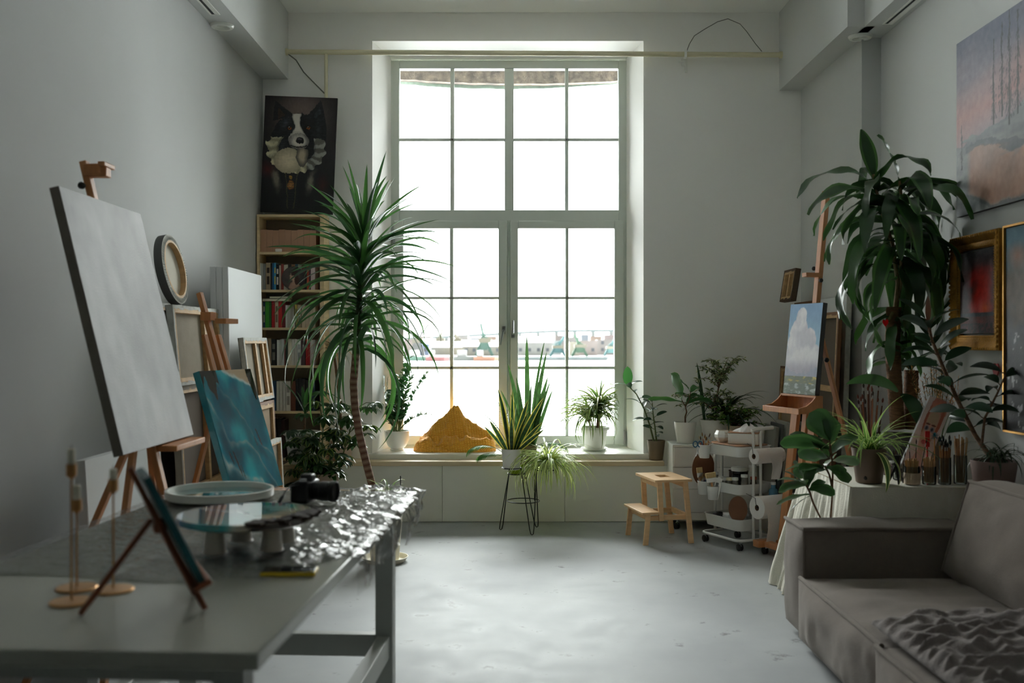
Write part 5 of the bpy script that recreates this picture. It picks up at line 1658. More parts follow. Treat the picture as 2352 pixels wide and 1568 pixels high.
# plants on the cabinet
t = thing('fiddle_leaf_fig', 'fiddle leaf fig with few big leaves in a white pot on the cabinet', 'plant', (XX(1574, 8.33), 8.33, CZ + .0005))
saucer(t, .082, .014, M_CERAM)
mb = MB(); mb.lathe([(0, .007), (.066, .007), (.070, .011), (.091, .15), (.092, .178), (.086, .178), (.084, .15), (0, .146)], seg=44); mb.build('pot', M_CERAM, t)
mb = MB(); mb.lathe([(.085, .152), (0, .158)], seg=24); mb.build('soil', M_SOIL, t)
ms = MB(); ml = LM(); random.seed(22)
ms.tube([(.0, 0, .15), (.0, 0, .22), (.012, 0, .26), (.0, 0, .31), (-.03, 0, .36)], [.007, .007, .006, .005, .004], 8)
ms.tube([(.0, 0, .3), (.03, 0, .36), (.05, .02, .43)], [.005, .004, .003], 6)
for p, az, el, L, w, dr, rl in (((-.03, 0, .35), 2.3, 1.35, .26, .17, .5, 1.2), ((-.02, 0, .34), PI, .25, .30, .10, .35, .5), ((.01, 0, .31), .3, 1.25, .15, .08, .9, .3), ((.01, 0, .32), -.1, .7, .25, .10, 1.4, .4), ((.05, .02, .42), 2.2, .9, .17, .11, .6, .6), ((.05, .02, .42), .8, .9, .14, .09, 1.2, .3), ((.04, 0, .38), -.6, .5, .12, .07, 1.0, .2), ((.03, 0, .40), 3.0, .4, .12, .06, .6, .3)):
    leaf(ml, p, az, el, L, w, dr, P_FIDDLE, 12, (44, 88, 38), (58, 104, 50), fold=.10, wave=.04, roll=rl, bands=0)
ms.build('stem', M_BARK, t); ml.build('foliage', M_LEAF, t, angle=180)

t = thing('weeping_fig', 'large variegated weeping fig mixed with arching blades in a white grey pot', 'plant', (XX(1643, 8.36), 8.36, CZ + .0005))
mb = MB(); mb.lathe([(0, 0), (.088, 0), (.094, .006), (.124, .17), (.126, .195), (.119, .195), (.116, .16), (0, .157)], seg=44); mb.build('pot', mat('grey_white_pot', (214, 214, 208), .5), t)
mb = MB(); mb.lathe([(.117, .163), (0, .17)], seg=24); mb.build('soil', M_SOIL, t)
ms = MB(); ml = LM(); random.seed(23)
def twigs(root, n, L, spread, size, cols, edge, up=1.1, dr=.8, nl=12, aimx=0):
    for i in range(n):
        az = random.uniform(0, 2 * PI); el = random.uniform(up - .5, up + .4)
        p = Vector(root); pts = [p.copy()]; nn_ = 8
        for k in range(nn_):
            e = el - dr * (k / nn_) ** 1.5
            p = p + Vector((math.cos(e) * math.cos(az) * spread + aimx, math.cos(e) * math.sin(az) * spread * .7, math.sin(e))) * L * random.uniform(.8, 1.1) / nn_
            pts.append(p.copy())
        ms.tube(pts, [lerp(.004, .0012, k / nn_) for k in range(nn_ + 1)], 5)
        rs = resample(pts, nl + 3)
        for q in rs[3:]:
            for _ in range(2):
                leaf(ml, q, random.uniform(0, 2 * PI), random.uniform(-.4, .7), size * random.uniform(.7, 1.2), size * .42, .5, P_LANCE, 4, random.choice(cols), edge if random.random() < .8 else None, fold=.12, roll=random.uniform(-.5, .5))
ms.tube([(0, 0, .16), (.01, 0, .35), (.03, 0, .48)], [.009, .008, .006], 7)
twigs((.03, 0, .46), 16, .34, 1.0, .05, [(60, 84, 50), (76, 96, 56)], (200, 202, 150), up=1.15, dr=1.4, aimx=.25)
twigs((-.02, 0, .28), 12, .30, 1.1, .048, [(60, 84, 50), (86, 104, 60)], (196, 198, 146), up=.8, dr=1.3, aimx=-.3)
for i in range(26):
    leaf(ml, (.09, -.01, .20), i * 2.399, random.uniform(.5, 1.35), random.uniform(.38, .52), .026, random.uniform(1.3, 2.3), P_STRAP, 12, (38, 62, 36), fold=.2, k=1.1)
sword(ml, (-.09, 0, .16), 3, 1.5, .52, .030, (50, 80, 46), None, .3)
clampmb(ml, y1=8.735 - 8.36, y0=-.5); clampmb(ms, y1=8.735 - 8.36)
ms.build('stem', M_BARK, t); ml.build('foliage', M_LEAF, t, angle=180)

t = thing('bushy_fig', 'small bushy green fig in a beige pot behind the tissue box', 'plant', (XX(1689, 8.30), 8.31, CZ + .0005))
pot(t, [(0, 0), (.055, 0), (.06, .005), (.085, .12), (.088, .15), (.080, .15), (.078, .13), (0, .128)], .079, .132, mat('beige_pot', (190, 170, 146), .55))
ms = MB(); ml = LM(); random.seed(24)
twigs((0, 0, .13), 26, .25, 1.1, .055, [(58, 96, 42), (80, 116, 52), (44, 78, 38)], (150, 170, 90), up=.9, dr=1.0, nl=9)
for i in range(10): leaf(ml, (.04, -.03, .14), random.uniform(-1.2, .8), random.uniform(.1, .8), .16, .05, 1.2, P_BROAD, 7, (44, 92, 36), fold=.12)
clampmb(ml, y1=8.735 - 8.31); clampmb(ms, y1=8.735 - 8.31)
ms.build('stem', M_BARK, t); ml.build('foliage', M_LEAF, t, angle=180)

# ---- white trolley ----
TY = R(-62.4); TC = Vector((1.727, 7.63, 0))
tr = thing('utility_trolley', 'white three tier metal trolley full of painting supplies', 'trolley', TC, (0, 0, TY))
TW = WM[tr.name]
m_tr = mat('trolley_enamel', (230, 230, 226), .35)
def rrect(hx, hy, r, n=6):
    out = []
    for cx_, cy_, a0 in ((hx - r, hy - r, 0), (-hx + r, hy - r, 90), (-hx + r, -hy + r, 180), (hx - r, -hy + r, 270)):
        for k in range(n + 1):
            a = R(a0 + 90 * k / n); out.append((cx_ + r * math.cos(a), cy_ + r * math.sin(a)))
    return out
def basin(z0, z1, hx, hy, r):
    mb = MB()
    prof = [(-.006, z0), (.0, z0 + .004), (.006, z1 - .004), (.010, z1), (.004, z1), (-.004, z0 + .006)]
    rings = []
    for off, z in prof:
        rings.append([mb.pv((x * (1 + off / hx * 2), y * (1 + off / hy * 2), z)) for x, y in rrect(hx, hy, r)])
    n_ = len(rings[0])
    for A, B in zip(rings, rings[1:]):
        for k in range(n_): mb.pf(A[k], A[(k + 1) % n_], B[(k + 1) % n_], B[k])
    mb.pf(*reversed(rings[0])); mb.pf(*rings[-1])
    return mb
TR = [(.685, .765), (.405, .485), (.135, .225)]
for z0, z1 in TR: basin(z0, z1, .20, .155, .05).build('tray', m_tr, tr)
for sx_ in (-1, 1):
    for sy_ in (-1, 1):
        mb = MB()
        if sx_ > 0: pts = [(.222, sy_ * .035, .075), (.222, sy_ * .035, .86), (.222, sy_ * .05, .885)]
        else: pts = [(-.222, sy_ * .035, .075), (-.222, sy_ * .035, .775)]
        mb.tube(pts, .011, 10); mb.build('post', m_tr, tr)
mb = MB(); mb.tube([(.222, -.05, .885), (.226, -.02, .898), (.226, .09, .90), (.226, .15, .90)], .014, 10); mb.build('handle', m_tr, tr)
mb = MB(); mb.tube([(x, y, .073) for x, y in rrect(.225, .175, .06)], .011, 10, closed=True); mb.build('base_frame', m_tr, tr)
for sx_, sy_ in ((-.185, -.16), (.21, -.155), (-.185, .16), (.21, .155)): castor(tr, TW @ Vector((sx_, sy_, 0)), .5, .026)
def TP(x, y, z): return TW @ Vector((x, y, z))
mb = MB(); mb.prism(rrect(.198, .153, .05), 0, .008); one('wooden_tray_board', mb, mat('tray_board', (176, 128, 92), .5, var=.1, scale=8), 'brown wooden board covering the top tier of the trolley', 'board', loc=TP(0, 0, .7655), rot=(0, 0, TY), bevel=.002)
ZT = .774
# faceted pot
p = TP(-.09, -.07, ZT)
t = thing('faceted_pot', 'white faceted pot with dried sprigs on top of the trolley', 'pot', p, (0, 0, .3))
mb = MB(); mb.lathe([(0, 0), (.032, 0), (.060, .04), (.062, .062), (.046, .092), (.042, .092), (.054, .062), (0, .05)], seg=7); mb.build('pot', M_CERAM, t, smooth=False)
ml = LM(); random.seed(25)
for i in range(16): leaf(ml, (0, 0, .05), i * 2.4, random.uniform(.8, 1.4), random.uniform(.06, .11), .012, 1.3, P_LANCE, 5, (176, 160, 140), fold=.2)
ml.build('sprigs', M_LEAF, t, angle=180)
# tissue box
t = thing('tissue_box', 'white tissue box with a pulled tissue on top of the trolley', 'tissue box', TP(.085, -.0, ZT), (0, 0, TY + R(38)))
mb = MB(); mb.box((-.115, -.06, 0), (.115, .06, .083)); mb.build('box_body', M_PLAST, t, bevel=.008, bseg=3)
mb = MB(); mb.box((-.116, -.061, .0835), (.116, .061, .089)); mb.build('wooden_lid', mat('tray_board', (176, 128, 92), .5), t, bevel=.002)
mb = MB()
def tis(u, v):
    a = u * 2 * PI
    r_ = .05 * (1 - v) + .012
    return Vector((r_ * 1.3 * math.cos(a) * (1 + .35 * math.sin(a * 3 + v * 3)) + .03 * v, r_ * .7 * math.sin(a) * (1 + .3 * math.cos(a * 4)), .09 + .055 * v ** .7 + .012 * math.sin(a * 2 + 1) * v))
mb.grid(40, 10, tis); mb.build('tissue', mat('tissue', (238, 234, 232), .9, bump=.5, bscale=30), t, angle=180)
# hanging cups with brushes
random.seed(26)
def brush(name_, label, p, dirv, L, hair=.03, w=.008, col=(150, 90, 50), haircol=(60, 44, 34), flat=0, group=None, cat='brush'):
    o = thing('paint_brush', label, cat, p, group=group)
    d = Vector(dirv).normalized(); 
    mb = MB()
    if flat:
        mb.bar((0, 0, 0), d * (L - .07), .016, .008, (0, -1, .2)); mb.build('handle', mat('brush_handle', (206, 150, 96), .5), o, bevel=.003)
        mb = MB(); mb.bar(d * (L - .075), d * (L - .04), flat, .014, (0, -1, .2)); mb.build('ferrule', M_STEEL, o, bevel=.001)
        mb = MB(); mb.bar(d * (L - .04), d * L, flat * 1.02, .015, (0, -1, .2)); mb.build('bristles', mat('pale_bristle', (214, 184, 130), .9, bump=1, bscale=200, stretch=(1, 1, .1)), o, bevel=.002)
    else:
        mb.tube([(0, 0, 0), d * L * .5, d * (L - hair - .02)], [w * .25, w * .5, w * .4], 6); mb.build('handle', mat('brush_%d_%d_%d' % col, col, .4), o)
        mb = MB(); mb.tube([d * (L - hair - .02), d * (L - hair)], w * .42, 6); mb.build('ferrule', M_STEEL, o)
        mb = MB(); mb.tube([d * (L - hair), d * (L - hair * .5), d * L], [w * .4, w * .6, w * .12], 6); mb.build('bristles', mat('hair_%d_%d_%d' % haircol, haircol, .9), o)
    return o
def cup(x, y, z, label, tilt=0):
    o = thing('hanging_cup', label, 'cup', TP(x, y, z), (0, 0, TY))
    mb = MB(); mb.lathe([(0, 0), (.035, 0), (.038, .004), (.046, .10), (.048, .102), (.0455, .103), (.043, .098), (.036, .006), (0, .005)], seg=32); mb.build('cup_wall', m_tr, o)
    mb = MB(); mb.tube([(.03, .03, .10), (.045, .045, .115), (.055, .055, .10)], .003, 6); mb.build('hook', m_tr, o)
    return o
cups_ = [(-.14, -.205, .655, 'white cup of small brushes hanging on the top tier of the trolley'), (-.15, -.206, .375, 'white cup of brushes hanging left on the middle tier'), (-.035, -.206, .35, 'white cup with the wide brush hanging right on the middle tier')]
for x, y, z, lb in cups_: cup(x, y, z, lb)
for k in range(13):
    a = random.uniform(0, 6.28); q = random.uniform(.005, .026)
    brush('', 'small artist brush among others in the upper hanging cup', TP(-.14 + q * math.cos(a), -.205 + q * math.sin(a), .662), (random.uniform(-.25, .25), random.uniform(-.2, .2), 1), random.uniform(.16, .20), col=random.choice([(150, 90, 50), (190, 150, 90), (40, 40, 44), (150, 60, 40)]), haircol=random.choice([(80, 54, 36), (150, 110, 60), (196, 180, 150)]), group='small brushes in the upper hanging cup')
for k in range(8):
    a = random.uniform(0, 6.28); q = random.uniform(.005, .026)
    brush('', 'artist brush among others in the left hanging cup of the middle tier', TP(-.15 + q * math.cos(a), -.206 + q * math.sin(a), .382), (random.uniform(-.3, .2), random.uniform(-.2, .2), 1), random.uniform(.13, .17), w=.012, col=random.choice([(40, 80, 130), (120, 40, 40), (190, 150, 90), (220, 220, 214)]), haircol=(150, 120, 80), group='brushes in the left hanging cup')
brush('', 'flat wide paint brush with pale bristles in the left hanging cup', TP(-.17, -.206, .39), (-.12, -.05, 1), .19, flat=.045)
brush('', 'widest flat brush with pale bristles in the right hanging cup', TP(-.03, -.206, .36), (-.14, -.1, 1), .20, flat=.075)
t = thing('spatula', 'grey flat spatula leaning in the right hanging cup', 'spatula', TP(-.015, -.206, .36))
mb = MB(); mb.bar((0, 0, 0), (.035, 0, .155), .05, .004, (0, -1, 0)); mb.build('blade', M_STEEL, t)
mb = MB(); mb.bar((0, -.004, .02), (.02, -.004, .12), .02, .012, (0, -1, 0)); mb.build('grip', mat('grey_grip', (120, 124, 128), .5), t, bevel=.003)
# blue scissors / ribbon on the upper cup
t = thing('scissors', 'blue handled scissors hooked on the upper hanging cup', 'scissors', TP(-.15, -.262, .74))
m_bl = mat('teal_blue_plastic', (26, 92, 130), .4)
for s_ in (-1, 1):
    mb = MB(); mb.tube([(s_ * .018 + .017 * math.cos(a * PI / 8), 0, .022 + .022 * math.sin(a * PI / 8)) for a in range(16)], .0045, 6, closed=True); mb.build('finger_loop', m_bl, t)
    mb = MB(); mb.bar((s_ * .01, 0, .0), (-s_ * .012, .0, -.07), .008, .003, (0, -1, 0)); mb.build('blade', M_STEEL, t)
# brown oval palette boards
def palette(loc, rot, rx, rz_, label):
    t = thing('wooden_palette', label, 'palette', loc, rot)
    Mx = Matrix.Rotation(R(90), 4, 'X')
    mb = MB(); mb.prism([(rx * math.cos(2 * PI * k / 48), rz_ * math.sin(2 * PI * k / 48)) for k in range(48)], -.002, .002, Mx)
    mb.build('board', mat('brown_palette', (120, 78, 50), .5, var=.1, scale=8), t, bevel=.001)
palette(TP(-.235, -.14, .56), (0, 0, R(20)), .10, .135, 'brown oval palette behind the hanging cups at the left of the trolley')
palette(TP(.155, -.125, .30), (R(-6), 0, R(-8)), .07, .095, 'brown oval board standing in the bottom tier of the trolley')
# bottles in the middle tier
def bottle(x, y, z, r, h, col, capcol, label, clear=False, caph=.02, seg=24, neck=.7, group=None):
    t = thing('bottle', label, 'bottle', TP(x, y, z), group=group)
    m_ = clear_mat('clear_bottle', (226, 228, 224), gloss=.06, rough=.05, body=.3, bodycol=(200, 196, 184)) if clear else mat('bottle_%d_%d_%d' % col, col, .25)
    mb = MB(); mb.lathe([(0, 0), (r, 0), (r, h * .72), (r * .9, h * .8), (r * neck, h * .86), (r * neck, h), (0, h)], seg=seg); mb.build('glass', m_, t)
    mb = MB(); mb.lathe([(0, h + .0005), (r * neck * 1.12, h + .0005), (r * neck * 1.12, h + caph), (0, h + caph)], seg=seg); mb.build('cap', mat('cap_%d_%d_%d' % capcol, capcol, .4), t)
    if clear:
        mb = MB(); mb.lathe([(0, .002), (r * .93, .002), (r * .93, h * .55), (0, h * .55)], seg=seg); mb.build('contents', mat('contents_%d_%d_%d' % col, col, .5), t)
    return t
zb_ = .412
WHT = (228, 228, 224)
bottle(-.13, -.10, zb_, .025, .11, (60, 56, 54), WHT, 'dark glass jar with white lid at the left of the middle tier', True)
bottle(-.055, -.115, zb_, .022, .085, (180, 176, 168), WHT, 'small clear bottle with white cap, leftmost of the front row on the middle tier', True, neck=.9)
bottle(-.005, -.12, zb_, .022, .082, (200, 196, 190), WHT, 'small clear bottle with white cap beside the leftmost one', True, neck=.9)
bottle(.05, -.115, zb_, .026, .088, (190, 160, 110), (210, 196, 160), 'small jar with cream lid in the middle of the front row', True, neck=.95)
bottle(.105, -.11, zb_, .024, .095, (170, 150, 130), WHT, 'clear jar near the posts on the middle tier', True, neck=.9)
bottle(.15, -.06, zb_, .026, .12, (190, 160, 130), WHT, 'taller jar with white cap behind the towel roll post', True, neck=.9)
bottle(.16, .02, zb_, .024, .10, (200, 120, 90), (190, 90, 60), 'jar with orange red contents on the right of the middle tier', True, neck=.9)
bottle(.02, .0, zb_, .055, .15, (24, 22, 26), WHT, 'wide black jar with a white lid in the middle tier', False, .028, neck=.95)
bottle(-.07, .05, zb_, .03, .15, (34, 28, 26), (40, 40, 40), 'dark brown bottle behind the black jar', False)
bottle(.09, .07, zb_, .035, .18, (226, 224, 214), WHT, 'tall white bottle behind the black jar', False)
bottle(.27, .115, .30, .034, .18, (86, 140, 170), WHT, 'blue bottle hanging right of the trolley', False, neck=.5)
t = thing('wooden_case', 'dark brown wooden case at the back of the middle tier', 'case', TP(-.08, .10, zb_), (0, 0, TY))
mb = MB(); mb.cbox((0, 0, .06), (.17, .09, .12)); mb.build('case_body', mat('dark_case', (74, 50, 38), .5), t, bevel=.004)
mb = MB(); mb.cbox((0, 0, .128), (.174, .094, .014)); mb.build('case_lid', mat('dark_case', (74, 50, 38), .5), t, bevel=.003)
# bottom tier: plastic bag, crumpled rags, bowl
def blob(name, label, cat, c, s, m_, seed, amp=.35, seg=28, fr=6):
    mb = MB(); mb.sphere((0, 0, 0), 1, seg)
    out = []
    for x, y, z in mb.v:
        d = Vector((x, y, z)); k = 1 + amp * fbm(x * fr * .3 + seed, y * fr * .3, z * fr * .3, 4) + amp * .3 * abs(noise.noise(d * fr + Vector((seed, 0, 0))))
        zz_ = z * s[2] * k
        out.append((x * s[0] * k, y * s[1] * k, max(-s[2] * .7, zz_)))
    mb.v = [(a, b_, c_ + s[2] * .7) for a, b_, c_ in out]
    return one(name, mb, m_, label, cat, loc=c, angle=180)
blob('plastic_bag', 'crumpled white plastic bag in the bottom tier of the trolley', 'bag', TP(.02, -.03, .144), (.10, .08, .075), mat('bag_plastic', (226, 226, 226), .25, trans=.1), 3, .5)
blob('rag', 'crumpled dark grey rag at the left of the bottom tier', 'rag', TP(-.12, -.08, .144), (.065, .05, .05), mat('dark_rag', (70, 70, 72), .8, var=.4, scale=20), 6, .5)
t = thing('clear_bowl', 'clear plastic bowl on the bag in the bottom tier', 'bowl', TP(.09, .06, .144))
mb = MB(); mb.lathe([(0, 0), (.045, 0), (.075, .13), (.078, .13), (.048, .002)], seg=36); mb.build('bowl_wall', clear_mat('clear_plastic', (240, 240, 240), gloss=.08, rough=.08, body=.12), t)

# paper rolls at the end of the trolley
def roll(x, z, r, y0, y1, hang, label, hw0, hw1, rc=.02, twist=0):
    t = thing('paper_roll', label, 'paper roll', TP(x, (y0 + y1) / 2, z), (0, 0, TY))
    m_ = mat('paper_towel', (236, 232, 228), .95, bump=.3, bscale=90)
    Mx = Matrix.Translation((0, -(y1 - y0) / 2, 0)) @ Matrix.Rotation(R(-90), 4, 'X')
    Lr = y1 - y0
    mb = MB(); mb.lathe([(rc, 0), (r - .002, 0), (r, .002), (r, Lr - .002), (r - .002, Lr), (rc, Lr), (rc, 0)], seg=48, M=Mx); mb.build('paper', m_, t)
    mb = MB(); mb.lathe([(rc - .0005, -.001), (rc - .002, -.001), (rc - .002, Lr), (rc - .0005, Lr)], seg=24, M=Mx); mb.build('cardboard_core', mat('cardboard', (120, 92, 70), .8), t)
    mb = MB()
    def sh_(u, v):
        y = -Lr / 2 + lerp(hw0, hw1, u) + twist * v * (.5 - u)
        if v < .15: a = R(60) * (1 - v / .15); return Vector(((r + .001) * math.cos(a), y, (r + .001) * math.sin(a)))
        w_ = (v - .15) / .85
        return Vector((r + .001 + .012 * math.sin(w_ * 4 + u * 5) * w_, y + .008 * math.sin(w_ * 5), -hang * w_))
    mb.grid(16, 24, sh_); mb.build('hanging_sheet', m_, t, angle=180)
    mb = MB(); mb.tube([(0, -Lr / 2 - .004, 0), (0, Lr / 2 + .02, 0)], .004, 8); mb.tube([(0, -Lr / 2 - .004, 0), (-.012, -Lr / 2 - .006, .07), (-x + .235, -Lr / 2 - .006, .09)], .0018, 6); mb.build('holder_rod', M_BLACK, t)
roll(.30, .705, .056, -.10, .16, .17, 'paper towel roll hanging on the end of the trolley', .10, .23, twist=.06)
roll(.345, .335, .083, -.11, .26, .285, 'big paper roll with a long hanging sheet below the towel roll', .02, .36, .022)

# ---- studio easel on the right with the cloud painting ----
EO = Vector((1.925, 6.99, 0)); ER = R(-70.6); EL = R(6)
te = thing('studio_easel', 'wooden studio easel with a drawer tray and castors by the right wall', 'easel', EO, (0, 0, ER))
tl = math.tan(EL)
yy = lambda h: h * tl + .025
m_e = mat('easel_wood', (192, 130, 84), .45, var=.12, scale=4, stretch=(10, 10, 1))
mb = MB(); mb.bar((0.02, yy(.55) + .02, .55), (0.02, yy(2.62) + .02, 2.62), .05, .035, (0, -1, 0)); mb.build('mast', m_e, te, bevel=.003)
for s_ in (-1, 1):
    mb = MB(); mb.bar((s_ * .13, yy(.1) + .02, .1), (s_ * .10, yy(1.14) + .02, 1.14), .075, .03, (0, -1, 0)); mb.build('post', m_e, te, bevel=.003)
    mb = MB(); mb.box((s_ * .29 - .035, -.06, .055), (s_ * .29 + .035, .56, .105)); mb.build('base_runner', m_e, te, bevel=.004)
    castor(te, WM[te.name] @ Vector((s_ * .29, .02, 0)), .4, .026)
    castor(te, WM[te.name] @ Vector((s_ * .29, .48, 0)), .4, .026)
    mb = MB(); mb.bar((s_ * .29, .5, .1), (s_ * .06, yy(1.6) + .05, 1.6), .04, .022, (0, -1, 0)); mb.build('back_leg', m_e, te, bevel=.003)
mb = MB(); mb.box((-.26, -.01, .06), (.26, .05, .10)); mb.build('crossbar', m_e, te, bevel=.003)
mb = MB(); mb.bar((-.13, yy(.55) + .02, .55), (.13, yy(.55) + .02, .55), .05, .03); mb.build('crossbar', m_e, te, bevel=.003)
mb = MB(); mb.cbox((.02, yy(2.0) - .035, 2.02), (.055, .13, .03)); cl = mb.build('top_clamp', m_e, te, bevel=.003)
for dz, dx in ((2.07, -.03), (1.98, .065)):
    mb = MB(); mb.sphere((dx, yy(dz) + .01, dz), .016, 10, (1, 1, 1)); mb.build('knob', M_BLACK, cl)
# curved tray
mb = MB()
Mx = Matrix(((0, 0, 1, 0), (1, 0, 0, 0), (0, 1, 0, 0), (0, 0, 0, 1)))
zt = 1.18; yt = yy(zt)
for s_ in (-1, 1):
    poly = [(yt + .0, zt - .005), (yt - .05, zt - .008), (yt - .085, zt - .045), (yt - .13, zt - .075), (yt - .185, zt - .085), (yt - .185, zt - .125), (yt, zt - .125)]
    mb = MB(); mb.prism(poly, s_ * .20 - .006, s_ * .20 + .006, Mx); mb.build('tray_side', m_e, te)
mb = MB(); mb.box((-.20, yt - .185, zt - .125), (.20, yt + .0, zt - .115)); mb.build('tray_floor', m_e, te, bevel=.001)
mb = MB(); mb.box((-.215, yt - .200, zt - .128), (.215, yt - .186, zt - .088)); mb.build('tray_front', m_e, te, bevel=.002)
mb = MB(); mb.box((-.20, yt - .004, zt - .125), (.20, yt + .01, zt - .006)); mb.build('tray_back', m_e, te, bevel=.002)
mb = MB(); mb.box((-.205, yt - .055, zt - .02), (.205, yt + .0, zt - .004)); mb.build('canvas_ledge', m_e, te, bevel=.002)
mb = MB(); mb.sphere((.1, yy(1.42) + .09, 1.42), .018, 10); mb.build('knob', M_BLACK, te)
def clouds(u, v):
    n1 = fbm(u * 3, v * 4, 1, 5); n2 = fbm(u * 14, v * 14, 2, 3)
    sky = mix3((150, 188, 208), (96, 142, 184), sstep(.4, 1, v))
    cl_ = max(1 - ell(u, v, .38, .84, .17, .12), 1 - ell(u, v, .36, .66, .3, .2), 1 - ell(u, v, .62, .58, .3, .16), 1 - ell(u, v, .5, .42, .62, .2), .6 - ell(u, v, .18, .5, .3, .3)) + .16 * n1 + .06 * n2
    c = mix3(sky, (236, 234, 234), sstep(-.02, .1, cl_))
    c = mix3(c, (176, 174, 190), sstep(-.02, .1, cl_) * (.35 + .6 * sstep(.2, .9, .5 - n1)) * .7)
    if v < .42: c = mix3(c, (164, 160, 178), sstep(.42, .25, v) * .8 if False else .8 * (1 - sstep(.25, .42, v)))
    if v < .2: c = mix3((96, 108, 76), (190, 176, 90), sstep(.1, .5, fbm(u * 5, v * 30, 3, 3)))
    if v < .12: c = mix3((88, 104, 84), (176, 190, 184), sstep(.0, .5, fbm(u * 6, v * 26, 5, 4)))
    return tuple(max(0, min(255, q + 6 * n2)) for q in c)
bp0 = WM[te.name] @ Vector((0.0, 1.18 * tl - .022, 1.178))
o = canvas_front('cloud landscape painting standing on the studio easel', .375, .645, .038, bp0, -70.6, 6.0, face=(M_COL, clouds, 90, 150), side=mat('grey_canvas_side', (70, 70, 72), .8), name='painting', cat='painting')

# canvases leaning in the right corner
canvas_front('large canvas wrapped in clear film against the right wall behind the easel', .72, 1.89, .04, (2.41, 7.72, 0), -90, 2.0, side=M_GESSO, name='wrapped_canvas')
canvas_back('brown framed canvas seen from behind, in front of the film wrapped canvas', .62, 1.77, .03, (2.30, 7.56, 0), -90, 2.6, linen=mat('brown_linen', (96, 84, 72), .9), edge=mat('brown_edge', (130, 92, 62), .7), cross=1.2)
canvas_back('tall brown canvas back in the far right corner under a small one', .50, 1.885, .032, (2.36, 8.37, 0), -90, 2.6, linen=mat('brown_linen', (96, 84, 72), .9), edge=mat('brown_edge', (130, 92, 62), .7), mids=(.0,))
canvas_back('small stretcher with a middle bar standing on top of the corner canvas', .34, .27, .045, (2.29, 8.35, 1.888), -90, 9, linen=mat('dark_linen', (84, 74, 66), .9), edge=mat('dark_wood_edge', (84, 66, 50), .8), mids=(.0,), bw=.04)
canvas_back('brown canvas back low in the corner left of the studio easel', .40, 1.34, .03, (2.27, 8.44, 0), -90, 2.6, linen=mat('tan_linen', (160, 138, 112), .9), edge=mat('brown_edge', (130, 92, 62), .7))
for k in range(6):
    w_ = [.032, .026, .03, .026, .028, .024][k]
    t = thing('canvas_panel', 'thin canvas panel standing on edge behind the trolley, %s from the left' % ORD[k], 'canvas', (2.075 + .042 * k, 8.03, 0), (0, R(4.5), 0), group='thin canvas panels behind the trolley')
    mb = MB(); mb.box((-w_ / 2 + .001, 0, 0), (w_ / 2 - .001, .34, .86 + .02 * (k % 3))); mb.build('stretched_canvas', mat('panel_edge_%d' % (k % 3), [(150, 148, 140), (96, 98, 100), (176, 172, 160)][k % 3], .8), t, bevel=.002)
# ---------------- cloth covered table on the right ----------------
TH = .75
TX0, TX1, TY0, TY1 = 1.87, 2.64, 5.47, 6.36
t = thing('side_table', 'pine table hidden under the pale cloth by the right wall', 'table', ((TX0 + TX1) / 2, (TY0 + TY1) / 2, 0))
mb = MB(); mb.box((TX0 + .012, TY0 + .012, TH - .03), (TX1, TY1 - .012, TH - .006)); mb.build('tabletop', M_PINE, t, world=True)
for x_ in (TX0 + .05, TX1 - .06):
    for y_ in (TY0 + .05, TY1 - .06):
        mb = MB(); mb.box((x_, y_, 0), (x_ + .045, y_ + .045, TH - .031)); mb.build('leg', M_PINE, t, world=True)
m_cloth = mat('linen_cloth', (222, 218, 204), .9, var=.03, scale=8, bump=.3, bscale=150)
mb = MB()
mb.grid(24, 24, lambda u, v: Vector((lerp(TX0, TX1, u), lerp(TY0, TY1, v), TH + .0015 * noise.noise(Vector((u * 6, v * 6, 1))))))
# skirt: path along front (right to left), then along the left side
path = []
for k in range(61): path.append((lerp(TX1, TX0, k / 60), TY0, 0, -1, 0))
for k in range(1, 7): a = k / 6 * PI / 2; path.append((TX0, TY0, -math.sin(a), -math.cos(a), 0))
for k in range(1, 71): path.append((TX0, lerp(TY0, TY1, k / 70), -1, 0, k / 70))
for k in range(1, 7): a = k / 6 * PI / 2; path.append((TX0, TY1, -math.cos(a), math.sin(a), 1))
cum = [0]
for a, b_ in zip(path, path[1:]): cum.append(cum[-1] + math.hypot(b_[0] - a[0], b_[1] - a[1]) + .02)
np_ = len(path)
NV = 34
def skirt(u, v):
    i = min(np_ - 1, int(round(u * (np_ - 1))))
    x, y, nx, ny, sl = path[i]
    s_ = cum[i]
    front = 1 if ny < -.9 else 0
    fl = (.006 + v * (.012 if front else (.04 + .14 * sl)))
    fold = max(0, .35 + .9 * noise.noise(Vector((s_ * 7.5 + .5 * v, .4 * v, 2))) + .3 * noise.noise(Vector((s_ * 19, .3 * v, 6)))) * (.012 + .10 * v) * (.25 if front else 1) + .005 * fbm(s_ * 8, v * 4, 2, 3)
    d = fl + max(0, fold)
    drop = TH * v * (1 if not front else .995)
    if i > 0 and not front: drop = min(drop, TH - .004)
    return Vector((x + nx * d, y + ny * d if not front else y - min(d, .045), max(.004, TH - drop)))
mb.grid(np_ - 1, NV, skirt)
one('table_cloth', mb, m_cloth, 'pale linen cloth draped to the floor over the side table', 'tablecloth', loc=(TX0, TY0, 0), world=True, angle=180, solid=.0)
ZTB = TH + .0035

